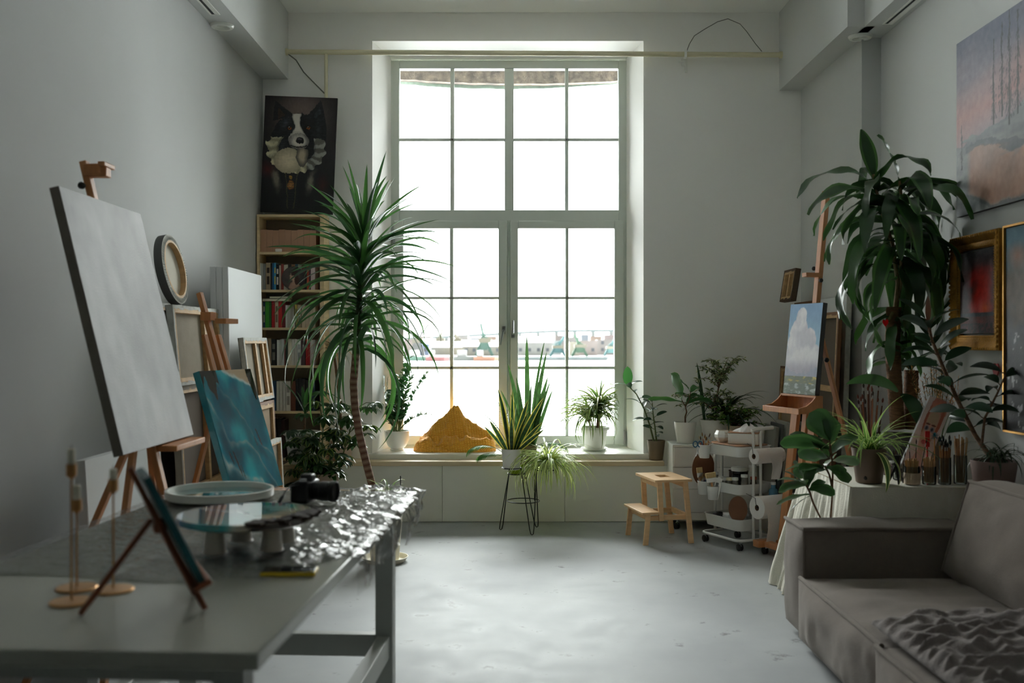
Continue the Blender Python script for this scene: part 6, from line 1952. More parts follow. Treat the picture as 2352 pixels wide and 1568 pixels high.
# spider plant in brown pot
t = thing('spider_plant', 'striped spider plant in a brown pot on the cloth covered table', 'plant', (XX(1996, 5.64), 5.64, ZTB))
pot(t, tapered(.072, .096, .195), .089, .165, mat('brown_pot', (112, 92, 78), .55))
mb = MB(); mb.cyl((-.03, -.0745, .028), .014, .004, 14, M=Matrix.Translation((0, 0, 0))); 
mb = MB(); mb.sphere((-.04, -.062, .032), .012, 10, (1, .6, 1)); mb.build('water_hole', M_BLACK, t)
ml = LM(); random.seed(41)
for i in range(74):
    az = i * 2.399
    leaf(ml, (random.uniform(-.03, .03), random.uniform(-.03, .03), .165), az, random.uniform(.5, 1.45), random.uniform(.22, .42), random.uniform(.012, .019), random.uniform(.9, 2.1), P_STRAP, 10, (74, 118, 50), (176, 192, 120), fold=.16, k=1.3, curl=random.uniform(-.3, .3))
for az, L in ((-1.35, .30), (-.5, .30), (-1.0, .22)): leaf(ml, (.0, -.06, .17), az, .7, L, .035, 2.7, P_LANCE, 12, (60, 92, 48), (206, 210, 150), fold=.15, k=.6)
leaf(ml, (.02, -.02, .17), -.1, .6, .42, .035, 1.5, P_LANCE, 12, (60, 96, 44), None, fold=.15)
ml.build('foliage', M_LEAF, t, angle=180)

# jars with brushes and sticks
m_gl = clear_mat('jar_glass', (236, 240, 238), gloss=.0, rough=.02, body=.02, ior=1.3)
def jar(px, Y, r, h, label, n_, L, lean, cols, hair, group, base=None, wid=.006, name='glass_jar', tipw=True, stk='paint_brush', slabel='long brush', seed=1):
    random.seed(seed)
    p = Vector((XX(px, Y), Y, ZTB))
    t = thing(name, label, 'jar', p)
    mb = MB(); mb.lathe([(0, 0), (r - .003, 0), (r, .004), (r, h), (r - .003, h), (r - .004, .008), (0, .008)], seg=32); mb.build('jar_wall', m_gl, t)
    if base:
        mb = MB(); mb.lathe([(r + .0006, .003), (r + .0016, .003), (r + .0016, base), (r + .0006, base)], seg=32); mb.build('wrap_band', mat('beige_pot', (190, 170, 146), .55), t)
    for k in range(n_):
        a = k * 2.399; q = (r - .012) * math.sqrt((k + .5) / n_)
        o = p + Vector((q * math.cos(a) * .8, q * math.sin(a) * .8, .010))
        d = Vector((q * math.cos(a) * lean + random.uniform(-.03, .03), q * math.sin(a) * lean + random.uniform(-.03, .03), 1))
        LL = L * random.uniform(.88, 1.08)
        if stk == 'paint_brush': brush('', slabel, o, d, LL, hair=.03, w=wid, col=random.choice(cols), haircol=random.choice(hair), group=group)
        else:
            s_ = thing('wooden_stick', slabel, 'stick', o, group=group)
            mb = MB(); mb.bar((0, 0, 0), d.normalized() * LL, wid, wid * .6, (math.cos(a), math.sin(a), 0)); mb.build('stick', mat('craft_stick', (186, 146, 100), .7, var=.1, scale=20), s_)
WD = [(176, 128, 84), (150, 100, 60), (120, 80, 50)]
HR = [(40, 34, 30), (90, 60, 40)]
jar(2095, 5.56, .042, .10, 'glass jar with a beige band full of flat wooden sticks', 16, .125, 4, WD, HR, 'sticks in the banded jar', base=.065, wid=.011, stk='stick', slabel='flat wooden stick in the banded jar', seed=51)
jar(2134, 5.56, .038, .10, 'glass jar of flat sticks right of the banded jar', 16, .135, 4, WD, HR, 'sticks in the second jar', wid=.010, stk='stick', slabel='flat wooden stick in the jar right of the banded one', seed=52)
jar(2170, 5.56, .034, .15, 'tall glass jar of long brushes', 15, .25, 4, WD, [(20, 40, 46), (40, 34, 30)], 'brushes in the tall jar', wid=.010, slabel='long wooden brush in the tall glass jar', seed=53)
jar(2206, 5.58, .036, .16, 'tall glass jar of thin wooden sticks nearest the sofa cushion', 22, .245, 3, WD, HR, 'sticks in the rightmost jar', wid=.006, stk='stick', slabel='long thin wooden stick in the jar nearest the sofa cushion', seed=54)
jar(2064, 5.75, .032, .09, 'small glass jar of dark brushes behind the black tripod', 7, .17, 9, [(30, 30, 32)], HR, 'dark brushes by the tripod', wid=.006, slabel='thin dark brush in the small jar behind the tripod', seed=55)
for k, (px, Y, L, ln) in enumerate(((2098, 5.60, .24, (.08, .1)), (2090, 5.58, .22, (-.02, .1)), (2106, 5.60, .25, (.24, .1)))):
    brush('', ['dark thin brush standing highest but one in the banded jar', 'dark thin brush at the left in the banded jar', 'dark thin brush tilting right in the banded jar'][k], (XX(px, Y), Y - .02, ZTB + .011), (ln[0], ln[1], 1), L, w=.006, col=(30, 28, 28), haircol=(50, 40, 34))
t = thing('red_spatula', 'bright red flat spatula standing among the jars', 'spatula', (XX(2128, 5.64), 5.63, ZTB))
mb = MB(); mb.bar((0, 0, 0), (.0, 0, .20), .009, .004, (0, -1, 0)); mb.build('handle', mat('red_plastic', (200, 20, 24), .4), t)
mb = MB(); mb.bar((0, 0, .20), (.002, 0, .29), .028, .005, (0, -1, 0)); mb.build('blade', mat('red_plastic', (200, 20, 24), .4), t, bevel=.002)
t = thing('duster', 'teal fluffy round brush above the tall jar', 'brush', (XX(2150, 5.62), 5.64, ZTB))
mb = MB(); mb.tube([(0, 0, 0), (0, 0, .26)], .004, 6); mb.build('handle', mat('brush_handle', (206, 150, 96), .5), t)
ml = LM(); random.seed(56)
for i in range(90): leaf(ml, (0, 0, .255), random.uniform(0, 6.28), random.uniform(-.4, 1.5), .034, .004, .4, P_STRAP, 3, (10, 74, 84), fold=.1)
ml.build('bristles', M_LEAF, t, angle=180)
t = thing('mini_tripod', 'small black tripod standing in front of the jars', 'tripod', (XX(2062, 5.56), 5.57, ZTB))
mb = MB(); mb.cyl((0, 0, .10), .015, .05, 14); mb.cyl((0, 0, .15), .022, .01, 14); mb.build('head', M_BPLAS, t, bevel=.002)
for a in (R(-100), R(20), R(160)):
    mb = MB(); mb.tube([(0, 0, .11), (.045 * math.cos(a), .045 * math.sin(a), .004)], [.007, .005], 8); mb.build('leg', M_BPLAS, t)
for k, (px, Y, col) in enumerate(((2040, 5.95, (190, 150, 150)), (2052, 6.0, (150, 160, 170)), (2034, 6.05, (170, 120, 90)))):
    t = thing('glass_jar', ['pinkish', 'bluish', 'rust coloured'][k] + ' little paint jar behind the brown spider plant pot', 'jar', (XX(px, Y), Y, ZTB))
    mb = MB(); mb.lathe([(0, 0), (.026, 0), (.028, .004), (.028, .05), (.022, .06), (.022, .066), (0, .066)], seg=24); mb.build('jar_wall', m_gl, t)
    mb = MB(); mb.lathe([(0, .003), (.025, .003), (.025, .04), (0, .04)], seg=24); mb.build('paint', mat('paint_%d' % col[0], col, .5), t)
    mb = MB(); mb.lathe([(0, .067), (.024, .067), (.024, .078), (0, .078)], seg=24); mb.build('lid', M_PLAST, t)

# narrow face portrait leaning on its side among the jars
def face(u, v):
    c = (226, 206, 204)
    y = v; x = u
    n_ = 4 * fbm(u * 6, v * 10, 2, 3)
    if ell(x, y, .52, .86, .34, .20) < 1 + .05 * n_: c = mix3((190, 110, 90), (206, 140, 120), .5 + .1 * n_)
    if ell(x, y, .5, .62, .30, .27) < 1: c = (206, 160, 140)
    if ell(x, y, .5, .70, .22, .12) < 1: c = (196, 168, 140)
    if ell(x, y, .5, .47, .22, .2) < 1: c = (214, 166, 150)
    if abs(x - .5) > .24 and .45 < y < .9 and ell(x, y, .52, .72, .36, .3) < 1: c = (180, 104, 84)
    for ex in (.37, .61):
        if ell(x, y, ex, .60, .10, .035) < 1: c = (150, 140, 150)
        if ell(x, y, ex, .60, .05, .022) < 1: c = (50, 56, 74)
        if ell(x, y, ex, .655, .10, .012) < 1: c = (110, 70, 60)
    if ell(x, y, .5, .50, .05, .01) < 1: c = (170, 110, 100)
    if ell(x, y, .48, .42, .11, .028) < 1: c = (176, 84, 84)
    if y < .30 and abs(x - .5) < .12 + (.30 - y) * .8: c = (220, 176, 164)
    return tuple(min(255, q + n_) for q in c)
p = P(2092, 1085, 5.78)
o = canvas_front('narrow pink portrait panel tilted sideways behind the jars', .135, .46, .06, (p.x + .01, 5.80, ZTB + .01), -14, 4, face=(M_COL, face, 60, 150), side=mat('grey_canvas_side2', (130, 128, 126), .8), name='painting', cat='painting', roll=22)
o.location.z = ZTB + .033
# bundle of long brushes in a tall dark vase
p = Vector((XX(1997, 6.2), 6.2, ZTB))
t = thing('brush_vase', 'tall dark vase holding long brushes behind the spider plant', 'vase', p)
mb = MB(); mb.lathe([(0, 0), (.042, 0), (.046, .01), (.046, .22), (.042, .22), (.041, .01), (0, .01)], seg=28); mb.build('vase_wall', M_BPLAS, t)
random.seed(58)
for k in range(16):
    a = k * 2.4; q = .032 * math.sqrt((k + .5) / 16)
    brush('', 'long old brush in the tall dark vase', p + Vector((q * math.cos(a), q * math.sin(a), .012)), (q * math.cos(a) * 4, q * math.sin(a) * 4, 1), random.uniform(.42, .56), w=.012, col=random.choice([(96, 60, 44), (60, 40, 34), (150, 90, 60)]), haircol=random.choice([(110, 60, 50), (60, 44, 36)]), group='long brushes in the dark vase')

# ---- big corn plant ----
MC = Vector((XX(2062, 6.12), 6.12, ZTB))
t = thing('corn_plant', 'big dark corn plant with long drooping leaves by the right wall', 'plant', MC)
mb = MB(); mb.lathe([(0, 0), (.10, 0), (.106, .006), (.13, .20), (.134, .205), (.134, .23), (.125, .23), (.122, .19), (0, .185)], seg=44); mb.build('pot', mat('dark_grey_pot', (84, 82, 80), .5), t)
mb = MB(); mb.lathe([(.123, .195), (0, .2)], seg=24); mb.build('soil', M_SOIL, t)
m_cane = mat('cane_bark', (128, 92, 62), .85, var=.3, scale=20, stretch=(1, 1, 6), bump=.8, bscale=60)
def cane(pts, r):
    rs = resample([Vector(q) - MC for q in pts], 60)
    mb = MB(); mb.tube(rs, [r * (1 + .03 * (i % 2) + .05 * noise.noise(Vector((i * .3, r * 50, 1)))) for i in range(60)], 14); mb.build('trunk', m_cane, t)
c1 = [P(2062, 985, 6.12), P(2056, 900, 6.12), P(2050, 790, 6.12), P(2053, 705, 6.12)]
c2 = [P(2088, 985, 6.16), P(2092, 900, 6.16), P(2094, 850, 6.16)]
cane(c1, .044); cane(c2, .042)
ms = MB()
st1 = [P(2056, 708, 6.1), P(2062, 650, 6.1), P(2050, 560, 6.08), P(2020, 470, 6.0), P(2006, 400, 5.98)]
st2 = [P(2058, 710, 6.12), P(2070, 640, 6.1), P(2072, 540, 6.02), P(2070, 450, 5.95), P(2066, 415, 5.92)]
for st in (st1, st2): ms.tube([q - MC for q in st], [.014, .013, .012, .010, .008], 8)
ms.tube([P(2053, 712, 6.1) - MC, P(2040, 740, 6.05) - MC], [.012, .008], 8)
ml = LM(); random.seed(61)
GD = [(40, 70, 36), (34, 60, 32), (46, 84, 38)]
def crown(st, n_, s0, L, w, seedx=0, frm=.35):
    rs = resample([q - MC for q in st], 41)
    for i in range(n_):
        s_ = i / n_
        b_ = rs[int(lerp(40 * frm, 40, s_))]
        az = i * 2.399 + seedx
        el = lerp(.5, 1.2, s_ ** 1.5) + random.uniform(-.15, .15); dr = lerp(2.6, 2.2, s_) + random.uniform(-.4, .3)
        if s_ > .95: el = 1.4; dr = .5; L = .32
        k = random.choice([.5, .7, .95])
        leaf(ml, b_, az, el, L * random.uniform(.8, 1.12), w * random.uniform(.85, 1.15), dr, P_LANCE, 14, random.choice(GD), (62, 100, 48) if i % 2 else None, fold=.10, k=k, wave=.14, roll=random.uniform(-.7, .7), curl=random.uniform(-.4, .4))
crown(st1, 34, 0, .62, .085, 0, .30)
crown(st2, 36, 0, .56, .085, 1.1, .22)
rs = resample([q - MC for q in c1], 20)
for i in range(12):
    leaf(ml, P(random.uniform(2045, 2085), random.uniform(705, 800), 6.08) - MC, i * 2.4, random.uniform(.2, .9), random.uniform(.28, .40), .075, 2.1, P_LANCE, 12, random.choice(GD), None, fold=.1, k=.6, wave=.09, roll=random.uniform(-.6, .6))
for i in range(7):
    leaf(ml, P(2094, 850, 6.14) - MC, i * 2.4 + .5, random.uniform(.6, 1.2), random.uniform(.25, .34), .07, 1.6, P_LANCE, 12, random.choice(GD), None, fold=.1, wave=.08, roll=random.uniform(-.6, .6))
leaf(ml, P(2062, 900, 6.0) - MC, PI * .95, .75, .32, .085, 1.2, P_LANCE, 12, (40, 76, 36), None, fold=.12, roll=.9)
leaf(ml, P(2070, 905, 6.0) - MC, -1.2, -.3, .26, .085, 1.2, P_LANCE, 12, (34, 60, 34), None, fold=.12, roll=.5)
XW = XR - .012 - MC.x
clampmb(ml, x1=XW); clampmb(ms, x1=XW)
ms.build('stem', mat('pale_stem', (140, 118, 84), .8, var=.3, scale=40), t); ml.build('foliage', M_LEAFG, t, angle=180)
# red hearts
def heart(loc, s, rz, label, mtl):
    t = thing('red_heart', label, 'ornament', loc, (0, 0, rz))
    pts = []
    for k in range(48):
        a = 2 * PI * k / 48
        pts.append((s * 16 * math.sin(a) ** 3 / 17 * .72, s * (13 * math.cos(a) - 5 * math.cos(2 * a) - 2 * math.cos(3 * a) - math.cos(4 * a)) / 15))
    mb = MB(); mb.prism(pts, 0, .008, Matrix.Rotation(R(90), 4, 'X')); mb.build('heart_plate', mtl, t, bevel=.002)
    mb = MB(); mb.tube([(0, -.004, s * .4), (-.01, -.012, s * .75), (-s * .5, -.012, s * .72)], .0012, 5); mb.build('string', M_BLACK, t)
heart((2.667, XR * FP / (2295 - CX), ZZ(851, XR * FP / (2295 - CX))), .05, R(-90), 'dull red wooden heart hanging on the right wall below the gold frame', mat('red_wood', (176, 40, 44), .6, var=.15, scale=30))
heart(P(2034, 741, 5.98), .026, R(-20), 'bright red little heart hanging on the corn plant trunk', mat('red_glass', (226, 20, 24), .2, coat=.5))

# pampas and dried flowers in a vase by the wall
p = Vector((2.55, 5.98, ZTB))
t = thing('dried_bouquet', 'bouquet of dried brown grasses by the right wall', 'flowers', p)
mb = MB(); mb.lathe([(0, 0), (.04, 0), (.055, .06), (.05, .13), (.03, .17), (.035, .19), (.03, .19), (.026, .17), (0, .02)], seg=28); mb.build('vase', M_TAUPE, t)
ml = LM(); ms = MB(); random.seed(63)
for i in range(26):
    az = random.uniform(0, 6.28); el = random.uniform(1.15, 1.5); L = random.uniform(.30, .56)
    d = Vector((math.cos(el) * math.cos(az), math.cos(el) * math.sin(az), math.sin(el)))
    e = Vector((0, 0, .15)) + d * L
    ms.tube([(0, 0, .1), Vector((0, 0, .15)) + d * L * .5, e], .0015, 4)
    for k in range(22):
        leaf(ml, Vector((0, 0, .15)) + d * (L * lerp(.62, 1, k / 22)), random.uniform(0, 6.28), random.uniform(.5, 1.3), .03, .006, .6, P_LANCE, 3, random.choice([(176, 128, 74), (150, 104, 62), (196, 160, 110)]), fold=.1)
clampmb(ml, x1=XR - .012 - 2.55); clampmb(ms, x1=XR - .012 - 2.55)
ms.build('stem', M_STEM, t); ml.build('seed_heads', M_LEAF, t, angle=180)

# rubber tree in a pot on a stand behind the sofa corner
t = thing('plant_stool', 'round dark stool hidden behind the sofa corner', 'stool', (2.53, 5.23, 0))
mb = MB(); mb.cyl((0, 0, .715), .125, .025, 32); mb.build('seat', M_BEECH, t, bevel=.003)
for a in range(3):
    mb = MB(); mb.tube([(.08 * math.cos(a * 2.09 + .5), .08 * math.sin(a * 2.09 + .5), .714), (.11 * math.cos(a * 2.09 + .5), .11 * math.sin(a * 2.09 + .5), 0)], .012, 8); mb.build('leg', M_BEECH, t)
RC = Vector((2.53, 5.23, .7405))
t = thing('rubber_tree', 'tall dark rubber tree leaning from a brown pot at the right edge', 'plant', RC)
pot(t, [(0, 0), (.085, 0), (.09, .006), (.112, .15), (.114, .185), (.106, .185), (.104, .16), (0, .157)], .105, .162, mat('dim_brown_pot', (120, 98, 90), .6))
ml = LM(); ms = MB(); random.seed(64)
def RP(px, py, Y): return P(px, py, Y) - RC
rubber(ml, ms, [RP(2275, 1050, 5.25), RP(2240, 1000, 5.35), RP(2200, 920, 5.45), RP(2165, 840, 5.5), RP(2140, 780, 5.52), RP(2132, 740, 5.52)], 34, .19, .062, (32, 54, 36), el0=.3, r0=.014, skip=.22, droop=.8, prof=P_LANCE)
rubber(ml, ms, [RP(2255, 1020, 5.3), RP(2262, 960, 5.3), RP(2290, 905, 5.25), RP(2310, 860, 5.2)], 12, .15, .055, (30, 50, 34), el0=.2, r0=.008, skip=.25, droop=.9, prof=P_LANCE)
leaf(ml, RP(2132, 745, 5.52), 1.2, 1.5, .16, .03, .1, P_LANCE, 8, (90, 60, 40), None, .2)
for i in range(46): leaf(ml, RP(2290, 1050, 5.22) + Vector((random.uniform(-.05, .06), random.uniform(-.05, .05), 0)), i * 2.4, random.uniform(.2, 1.3), random.uniform(.14, .26), .012, 2.2, P_STRAP, 8, (40, 60, 36), fold=.2)
clampmb(ml, x1=XR - .012 - RC.x); clampmb(ms, x1=XR - .012 - RC.x)
ms.build('stem', M_BARK, t); ml.build('foliage', M_LEAFG, t, angle=180)

# fiddle leaf plant between the sofa and the cloth
FC = Vector((1.735, 5.56, 0))
t = thing('fiddle_leaf_fig', 'dark fiddle leaf fig rising behind the sofa arm', 'plant', FC)
pot(t, tapered(.07, .09, .2), .082, .17, M_TAUPE)
ml = LM(); ms = MB(); random.seed(65)
def FPt(px, py): return P(px, py, 5.56) - FC
sA = [Vector((0, 0, .17)), FPt(1908, 1190), FPt(1912, 1130), FPt(1913, 1070), FPt(1905, 1010)]
sB = [Vector((-.01, 0, .17)), FPt(1885, 1190), FPt(1868, 1155), FPt(1860, 1130), FPt(1850, 1110)]
sC = [FPt(1912, 1120), FPt(1905, 1090), FPt(1895, 1070)]
for s_ in (sA, sB, sC): ms.tube(s_, [.007] + [.0055] * (len(s_) - 1), 8)
DG = (40, 72, 36)
for b_, az, el, L, w, dr, rl in (((1906, 1012), 2.8, 1.2, .19, .19, .5, 1.3), ((1902, 1050), 2.2, .2, .20, .14, .6, .9), ((1906, 1060), .2, .3, .18, .12, .9, -.6), ((1896, 1078), 2.4, .1, .20, .12, .8, 1.0), ((1898, 1074), 1.0, .6, .16, .11, .7, -.7), ((1850, 1112), 1.8, .9, .17, .11, .5, 1.1), ((1856, 1124), -.4, .3, .15, .09, .9, .8), ((1852, 1116), 3.4, .2, .18, .10, .7, .9), ((1908, 1020), 1.4, 1.3, .20, .17, .6, .6), ((1905, 1030), PI, .35, .28, .14, .5, .9), ((1908, 1030), 2.6, .5, .24, .13, .4, -.2), ((1905, 1045), .1, .9, .20, .11, .7, .4), ((1905, 1050), 2.9, 1.0, .15, .13, .5, -.4),
                              ((1900, 1075), PI, .3, .24, .11, .7, .3), ((1898, 1080), 3.6, .5, .2, .10, .9, -.3), ((1895, 1075), -.6, .2, .12, .09, .8, .5), ((1908, 1080), -1.2, .1, .16, .10, .9, .2), ((1850, 1112), PI, .5, .16, .08, .7, .3),
                              ((1852, 1118), 2.7, .9, .16, .09, .7, .2), ((1855, 1122), 1, 1.1, .15, .09, .5, -.3), ((1862, 1135), PI, -.1, .20, .08, .4, .6), ((1862, 1138), 3.5, -.3, .16, .06, .5, .5), ((1860, 1128), .4, .8, .12, .07, .7, .3), ((1850, 1115), 4.2, .7, .14, .08, .8, 0)):
    leaf(ml, FPt(*b_), az, el, L, w, dr, P_FIDDLE, 12, DG, (54, 90, 46), fold=.09, wave=.03, roll=rl)
clampmb(ml, y0=-.14, x0=-.5, x1=.5)
ms.build('stem', M_BARK, t); ml.build('foliage', M_LEAFG, t, angle=180)

# ---------------- pictures on the right wall ----------------
def wally(px): return XR * FP / (px - CX)
def wall_art(label, y_far, y_near, z0, z1, th, fn, nx, ny, side, name='painting'):
    t = thing(name, label, 'painting', (XR - .004, (y_far + y_near) / 2, z0), (0, 0, R(-90)))
    w = y_far - y_near; h = z1 - z0
    mb = MB(); mb.box((-w / 2, -th + .0015, 0), (w / 2, 0, h)); mb.build('canvas_side', side, t, bevel=.002)
    mb = MB(); mb.usecol = True
    mb.grid(nx, ny, lambda u, v: (Vector(((u - .5) * (w - .003), -th, .001 + v * (h - .003))), srgb(*fn(u, v)))); mb.build('painted_face', M_COL, t, angle=180)
    return t
def land(u, v):   # U: metres from the far edge
    U = u * 1.45; n1 = fbm(U * 3, v * 4, 1, 5); n2 = fbm(U * 26, v * 26, 5, 3); n3 = fbm(U * 3, v * 14, 9, 4)
    c = mix3((160, 148, 156), (112, 116, 134), sstep(.62, 1.0, v + .12 * n1))
    c = mix3(c, (186, 140, 134), max(0, 1 - abs(v - .52 - .15 * U - .06 * n1) / .20) * .85)
    shore = .40 + .10 * U + .04 * n3
    if v < shore: c = mix3((112, 118, 122), (158, 160, 160), .5 + .7 * n3)
    # pink water between winding banks
    lo = .02 + .34 * max(0, .42 - U) + .04 * n1; hi = .33 + .05 * math.sin(U * 7) + .05 * n3
    w_ = sstep(lo, lo + .03, v) * (1 - sstep(hi - .04, hi, v)) * sstep(.12, .2, U)
    c = mix3(c, mix3((190, 148, 128), (168, 138, 124), .5 + n1), w_)
    if abs(v - hi) < .02 + .02 * n1 and U > .12: c = mix3(c, (84, 88, 94), .55)
    if abs(v - lo) < .012 and U > .1: c = mix3(c, (92, 96, 100), .5)
    for tx, base, top, wd in ((.07, .26, .52, .035), (.46, .44, .90, .06), (.55, .46, .96, .07), (.63, .40, 1.0, .08), (.72, .44, .97, .07), (.86, .42, 1.0, .08), (1.02, .44, 1.0, .09), (1.2, .44, .98, .08)):
        if base < v < top:
            s_ = (v - base) / (top - base)
            d = abs(U - tx - .008 * noise.noise(Vector((v * 9, tx * 40, 1))))
            if d < .007 * (1.25 - s_): c = mix3(c, (58, 58, 62), .85)
            elif s_ > .06 and noise.noise(Vector((U * 75, v * 60 + d * 90, tx * 9))) > -.25 + 1.1 * d / (wd * (1.25 - s_) + .001): c = mix3(c, (84, 84, 88), .65)
    return tuple(max(0, min(255, q + 10 * n2)) for q in c)
wall_art('large misty pink and grey lake landscape high on the right wall', wally(2210), wally(2210) - 1.45, 2.287, 3.32, .03, land, 260, 190, mat('dark_canvas_side', (40, 34, 36), .8))
def red(u, v):
    n1 = fbm(u * 3, v * 5, 3, 5); n2 = fbm(u * 16, v * 20, 1, 3)
    d = ell(u, v, .62, .45, .5, .55)
    c = mix3((206, 40, 24), (60, 30, 34), sstep(.15, 1.05, d + .25 * n1))
    c = mix3(c, (236, 96, 30), .9 * max(0, 1 - ell(u, v, .74, .30, .2, .12)))
    if v > .75: c = mix3(c, (58, 54, 60), sstep(.75, 1, v))
    if v < .25 + .01 * n2: c = mix3((58, 40, 44), (110, 44, 36), .5 + n1)
    if v < .25 and v > .20: c = (54, 50, 56)
    if v < .12: c = mix3((30, 26, 30), (90, 40, 40), .5 + .8 * n2)
    return tuple(max(0, min(255, q + 14 * n2)) for q in c)
yA, yB_ = wally(2200), wally(2313)
t = wall_art('red and black abstract sunset inside the ornate gold frame on the right wall', yA - .085, yB_ + .085, 1.595, 2.07, .02, red, 80, 110, M_BLACK)
fr = thing('gold_frame', 'ornate gold picture frame around the red abstract painting', 'frame', (XR - .004, (yA + yB_) / 2, 1.50), (0, 0, R(-90)))
m_gold = mat('old_gold', (176, 128, 52), .42, var=.25, scale=12, metal=.75, bump=.6, bscale=90)
w = yA - yB_; h = .665
prof = [(0, 0), (0, -.040), (.018, -.050), (.028, -.042), (.050, -.024), (.066, -.030), (.078, -.026), (.085, -.021), (.085, 0)]
def frame_side(k):
    mb = MB()
    cs = [(-w / 2, 0), (w / 2, 0), (w / 2, h), (-w / 2, h)]
    inn = [(1, 1), (-1, 1), (-1, -1), (1, -1)]
    a, b_ = cs[k], cs[(k + 1) % 4]; ia, ib = inn[k], inn[(k + 1) % 4]
    ra = [mb.pv((a[0] + ia[0] * q, d, a[1] + ia[1] * q)) for q, d in prof]
    rb = [mb.pv((b_[0] + ib[0] * q, d, b_[1] + ib[1] * q)) for q, d in prof]
    for i in range(len(prof) - 1): mb.pf(ra[i], rb[i], rb[i + 1], ra[i + 1])
    # beaded ornament near both lips
    L = math.hypot(b_[0] - a[0], b_[1] - a[1])
    for off, dd, sp_, r_ in ((.010, -.050, .026, .0085), (.076, -.029, .014, .0045)):
        n_ = int((L - 2 * off) / sp_)
        for i in range(n_):
            s_ = (i + .5) / n_
            x = lerp(a[0] + ia[0] * off, b_[0] + ib[0] * off, s_); z = lerp(a[1] + ia[1] * off, b_[1] + ib[1] * off, s_)
            mb.sphere((x, dd, z), r_, 6, (1.3, .6, 1) if k % 2 == 0 else (1, .6, 1.3))
    return mb
for k in range(4): frame_side(k).build('moulding', m_gold, fr, angle=50)
def storm(u, v):
    n1 = fbm(u * 2.5, v * 4, 7, 5); n2 = fbm(u * 14, v * 14, 8, 4)
    c = mix3((116, 104, 96), (92, 130, 148), sstep(.7, .98, v + .15 * n1))
    c = mix3(c, (180, 120, 98), .8 * max(0, 1 - ell(u, v, .16, .86, .2, .08)))
    c = mix3(c, (80, 82, 90), 1 - sstep(.45, .62, v + .2 * n1))
    c = mix3(c, (44, 44, 48), 1 - sstep(.12, .42, v + .3 * n1))
    if n2 > .45 and v < .55: c = (176, 176, 180)
    return tuple(max(0, min(255, q + 14 * n2)) for q in c)
yC = wally(2322) ; 
wall_art('dark stormy painting in a thin gold frame at the right edge of the photo', yC - .014, yC - .80, 1.08, 2.155, .03, storm, 70, 130, M_BLACK)
fr = thing('thin_gold_frame', 'thin gold frame around the dark stormy painting', 'frame', (XR - .004, yC - .407, 1.066), (0, 0, R(-90)))
for a in ((-.407, -.042, 0, -.3945, 0, 1.103), (.3945, -.042, 0, .407, 0, 1.103), (-.3945, -.042, 0, .3945, 0, .0125), (-.3945, -.042, 1.0905, .3945, 0, 1.103)):
    mb = MB(); mb.box(a[:3], a[3:]); mb.build('frame_bar', mat('thin_gold', (190, 140, 66), .35, metal=.8), fr, bevel=.001)

# ---------------- sofa ----------------
m_sofa = mat('sofa_fabric', (112, 101, 91), .95, var=.04, scale=30, bump=.35, bscale=260, sheen=.15)
SFo = Vector((2.05, 3.9, 0))
sf = thing('sofa', 'low taupe fabric sofa with piped edges in the right foreground', 'sofa', SFo)
def cushion(lo, hi, puff, n=26, wr=.006, fr=(3, 3, 3), M=None, crown=0, seed=0):
    mb = MB(); lo = Vector(lo); hi = Vector(hi); c = (lo + hi) / 2; hs = (hi - lo) / 2
    seen = {}
    def pt(v):
        k = (round(v.x, 5), round(v.y, 5), round(v.z, 5))
        if k in seen: return seen[k]
        w_ = [1 - abs(v[i]) ** 4 for i in range(3)]
        p = Vector((v.x * hs.x, v.y * hs.y, v.z * hs.z))
        for i in range(3):
            j, l_ = (i + 1) % 3, (i + 2) % 3
            if abs(v[i]) > .999:
                q = w_[j] * w_[l_]
                nn = fbm(p.x * fr[0] + seed, p.y * fr[1], p.z * fr[2], 3)
                p[i] += math.copysign(1, v[i]) * (puff * q + wr * nn * q ** .5 * 1.5)
        # soft rounding of the corners
        e = [max(0, abs(v[i]) - .0) for i in range(3)]
        p = p + c
        if M: p = M @ p
        seen[k] = mb.pv(p); return seen[k]
    for ax in range(3):
        for sg in (-1, 1):
            for a in range(n):
                for b_ in range(n):
                    q = []
                    for da, db in ((0, 0), (1, 0), (1, 1), (0, 1)):
                        v = Vector((0, 0, 0)); v[ax] = sg
                        f_ = lambda t_: math.sin((t_ * 2 - 1) * PI / 2)
                        v[(ax + 1) % 3] = f_((a + da) / n); v[(ax + 2) % 3] = f_((b_ + db) / n)
                        q.append(pt(v))
                    mb.pf(*(q if sg > 0 else q[::-1]))
    return mb
def piping(parent, pts, r=.006):
    mb = MB(); n_ = []
    for a, b_ in zip(pts, pts[1:]):
        a = Vector(a); b_ = Vector(b_)
        for k in range(16):
            p = a.lerp(b_, k / 16); n_.append(p + Vector((noise.noise(p * 6), noise.noise(p * 6 + Vector((3, 0, 0))), noise.noise(p * 6 + Vector((0, 5, 0))))) * .003)
    n_.append(Vector(pts[-1])); mb.tube(n_, r, 8); mb.build('piping', m_sofa, parent, world=True)
ar = cushion((1.485, 5.06, .05), (2.37, 5.40, .590), .024, wr=.008).build('armrest', m_sofa, sf, world=True, angle=60)
piping(ar, [(1.482, 5.40, .597), (1.482, 5.058, .597), (2.37, 5.058, .597)], .010)
piping(ar, [(1.482, 5.058, .05), (1.482, 5.058, .597)], .007)
se = cushion((1.455, 3.92, .05), (2.40, 5.055, .345), .044, n=40, wr=.010, fr=(3, 9, 4), seed=3).build('seat', m_sofa, sf, world=True, angle=60)
piping(se, [(1.46, 5.05, .352), (1.455, 3.92, .352)], .011)
se = cushion((1.43, 2.60, .05), (2.40, 3.915, .345), .044, n=40, wr=.010, fr=(3, 9, 4), seed=9).build('seat', m_sofa, sf, world=True, angle=60)
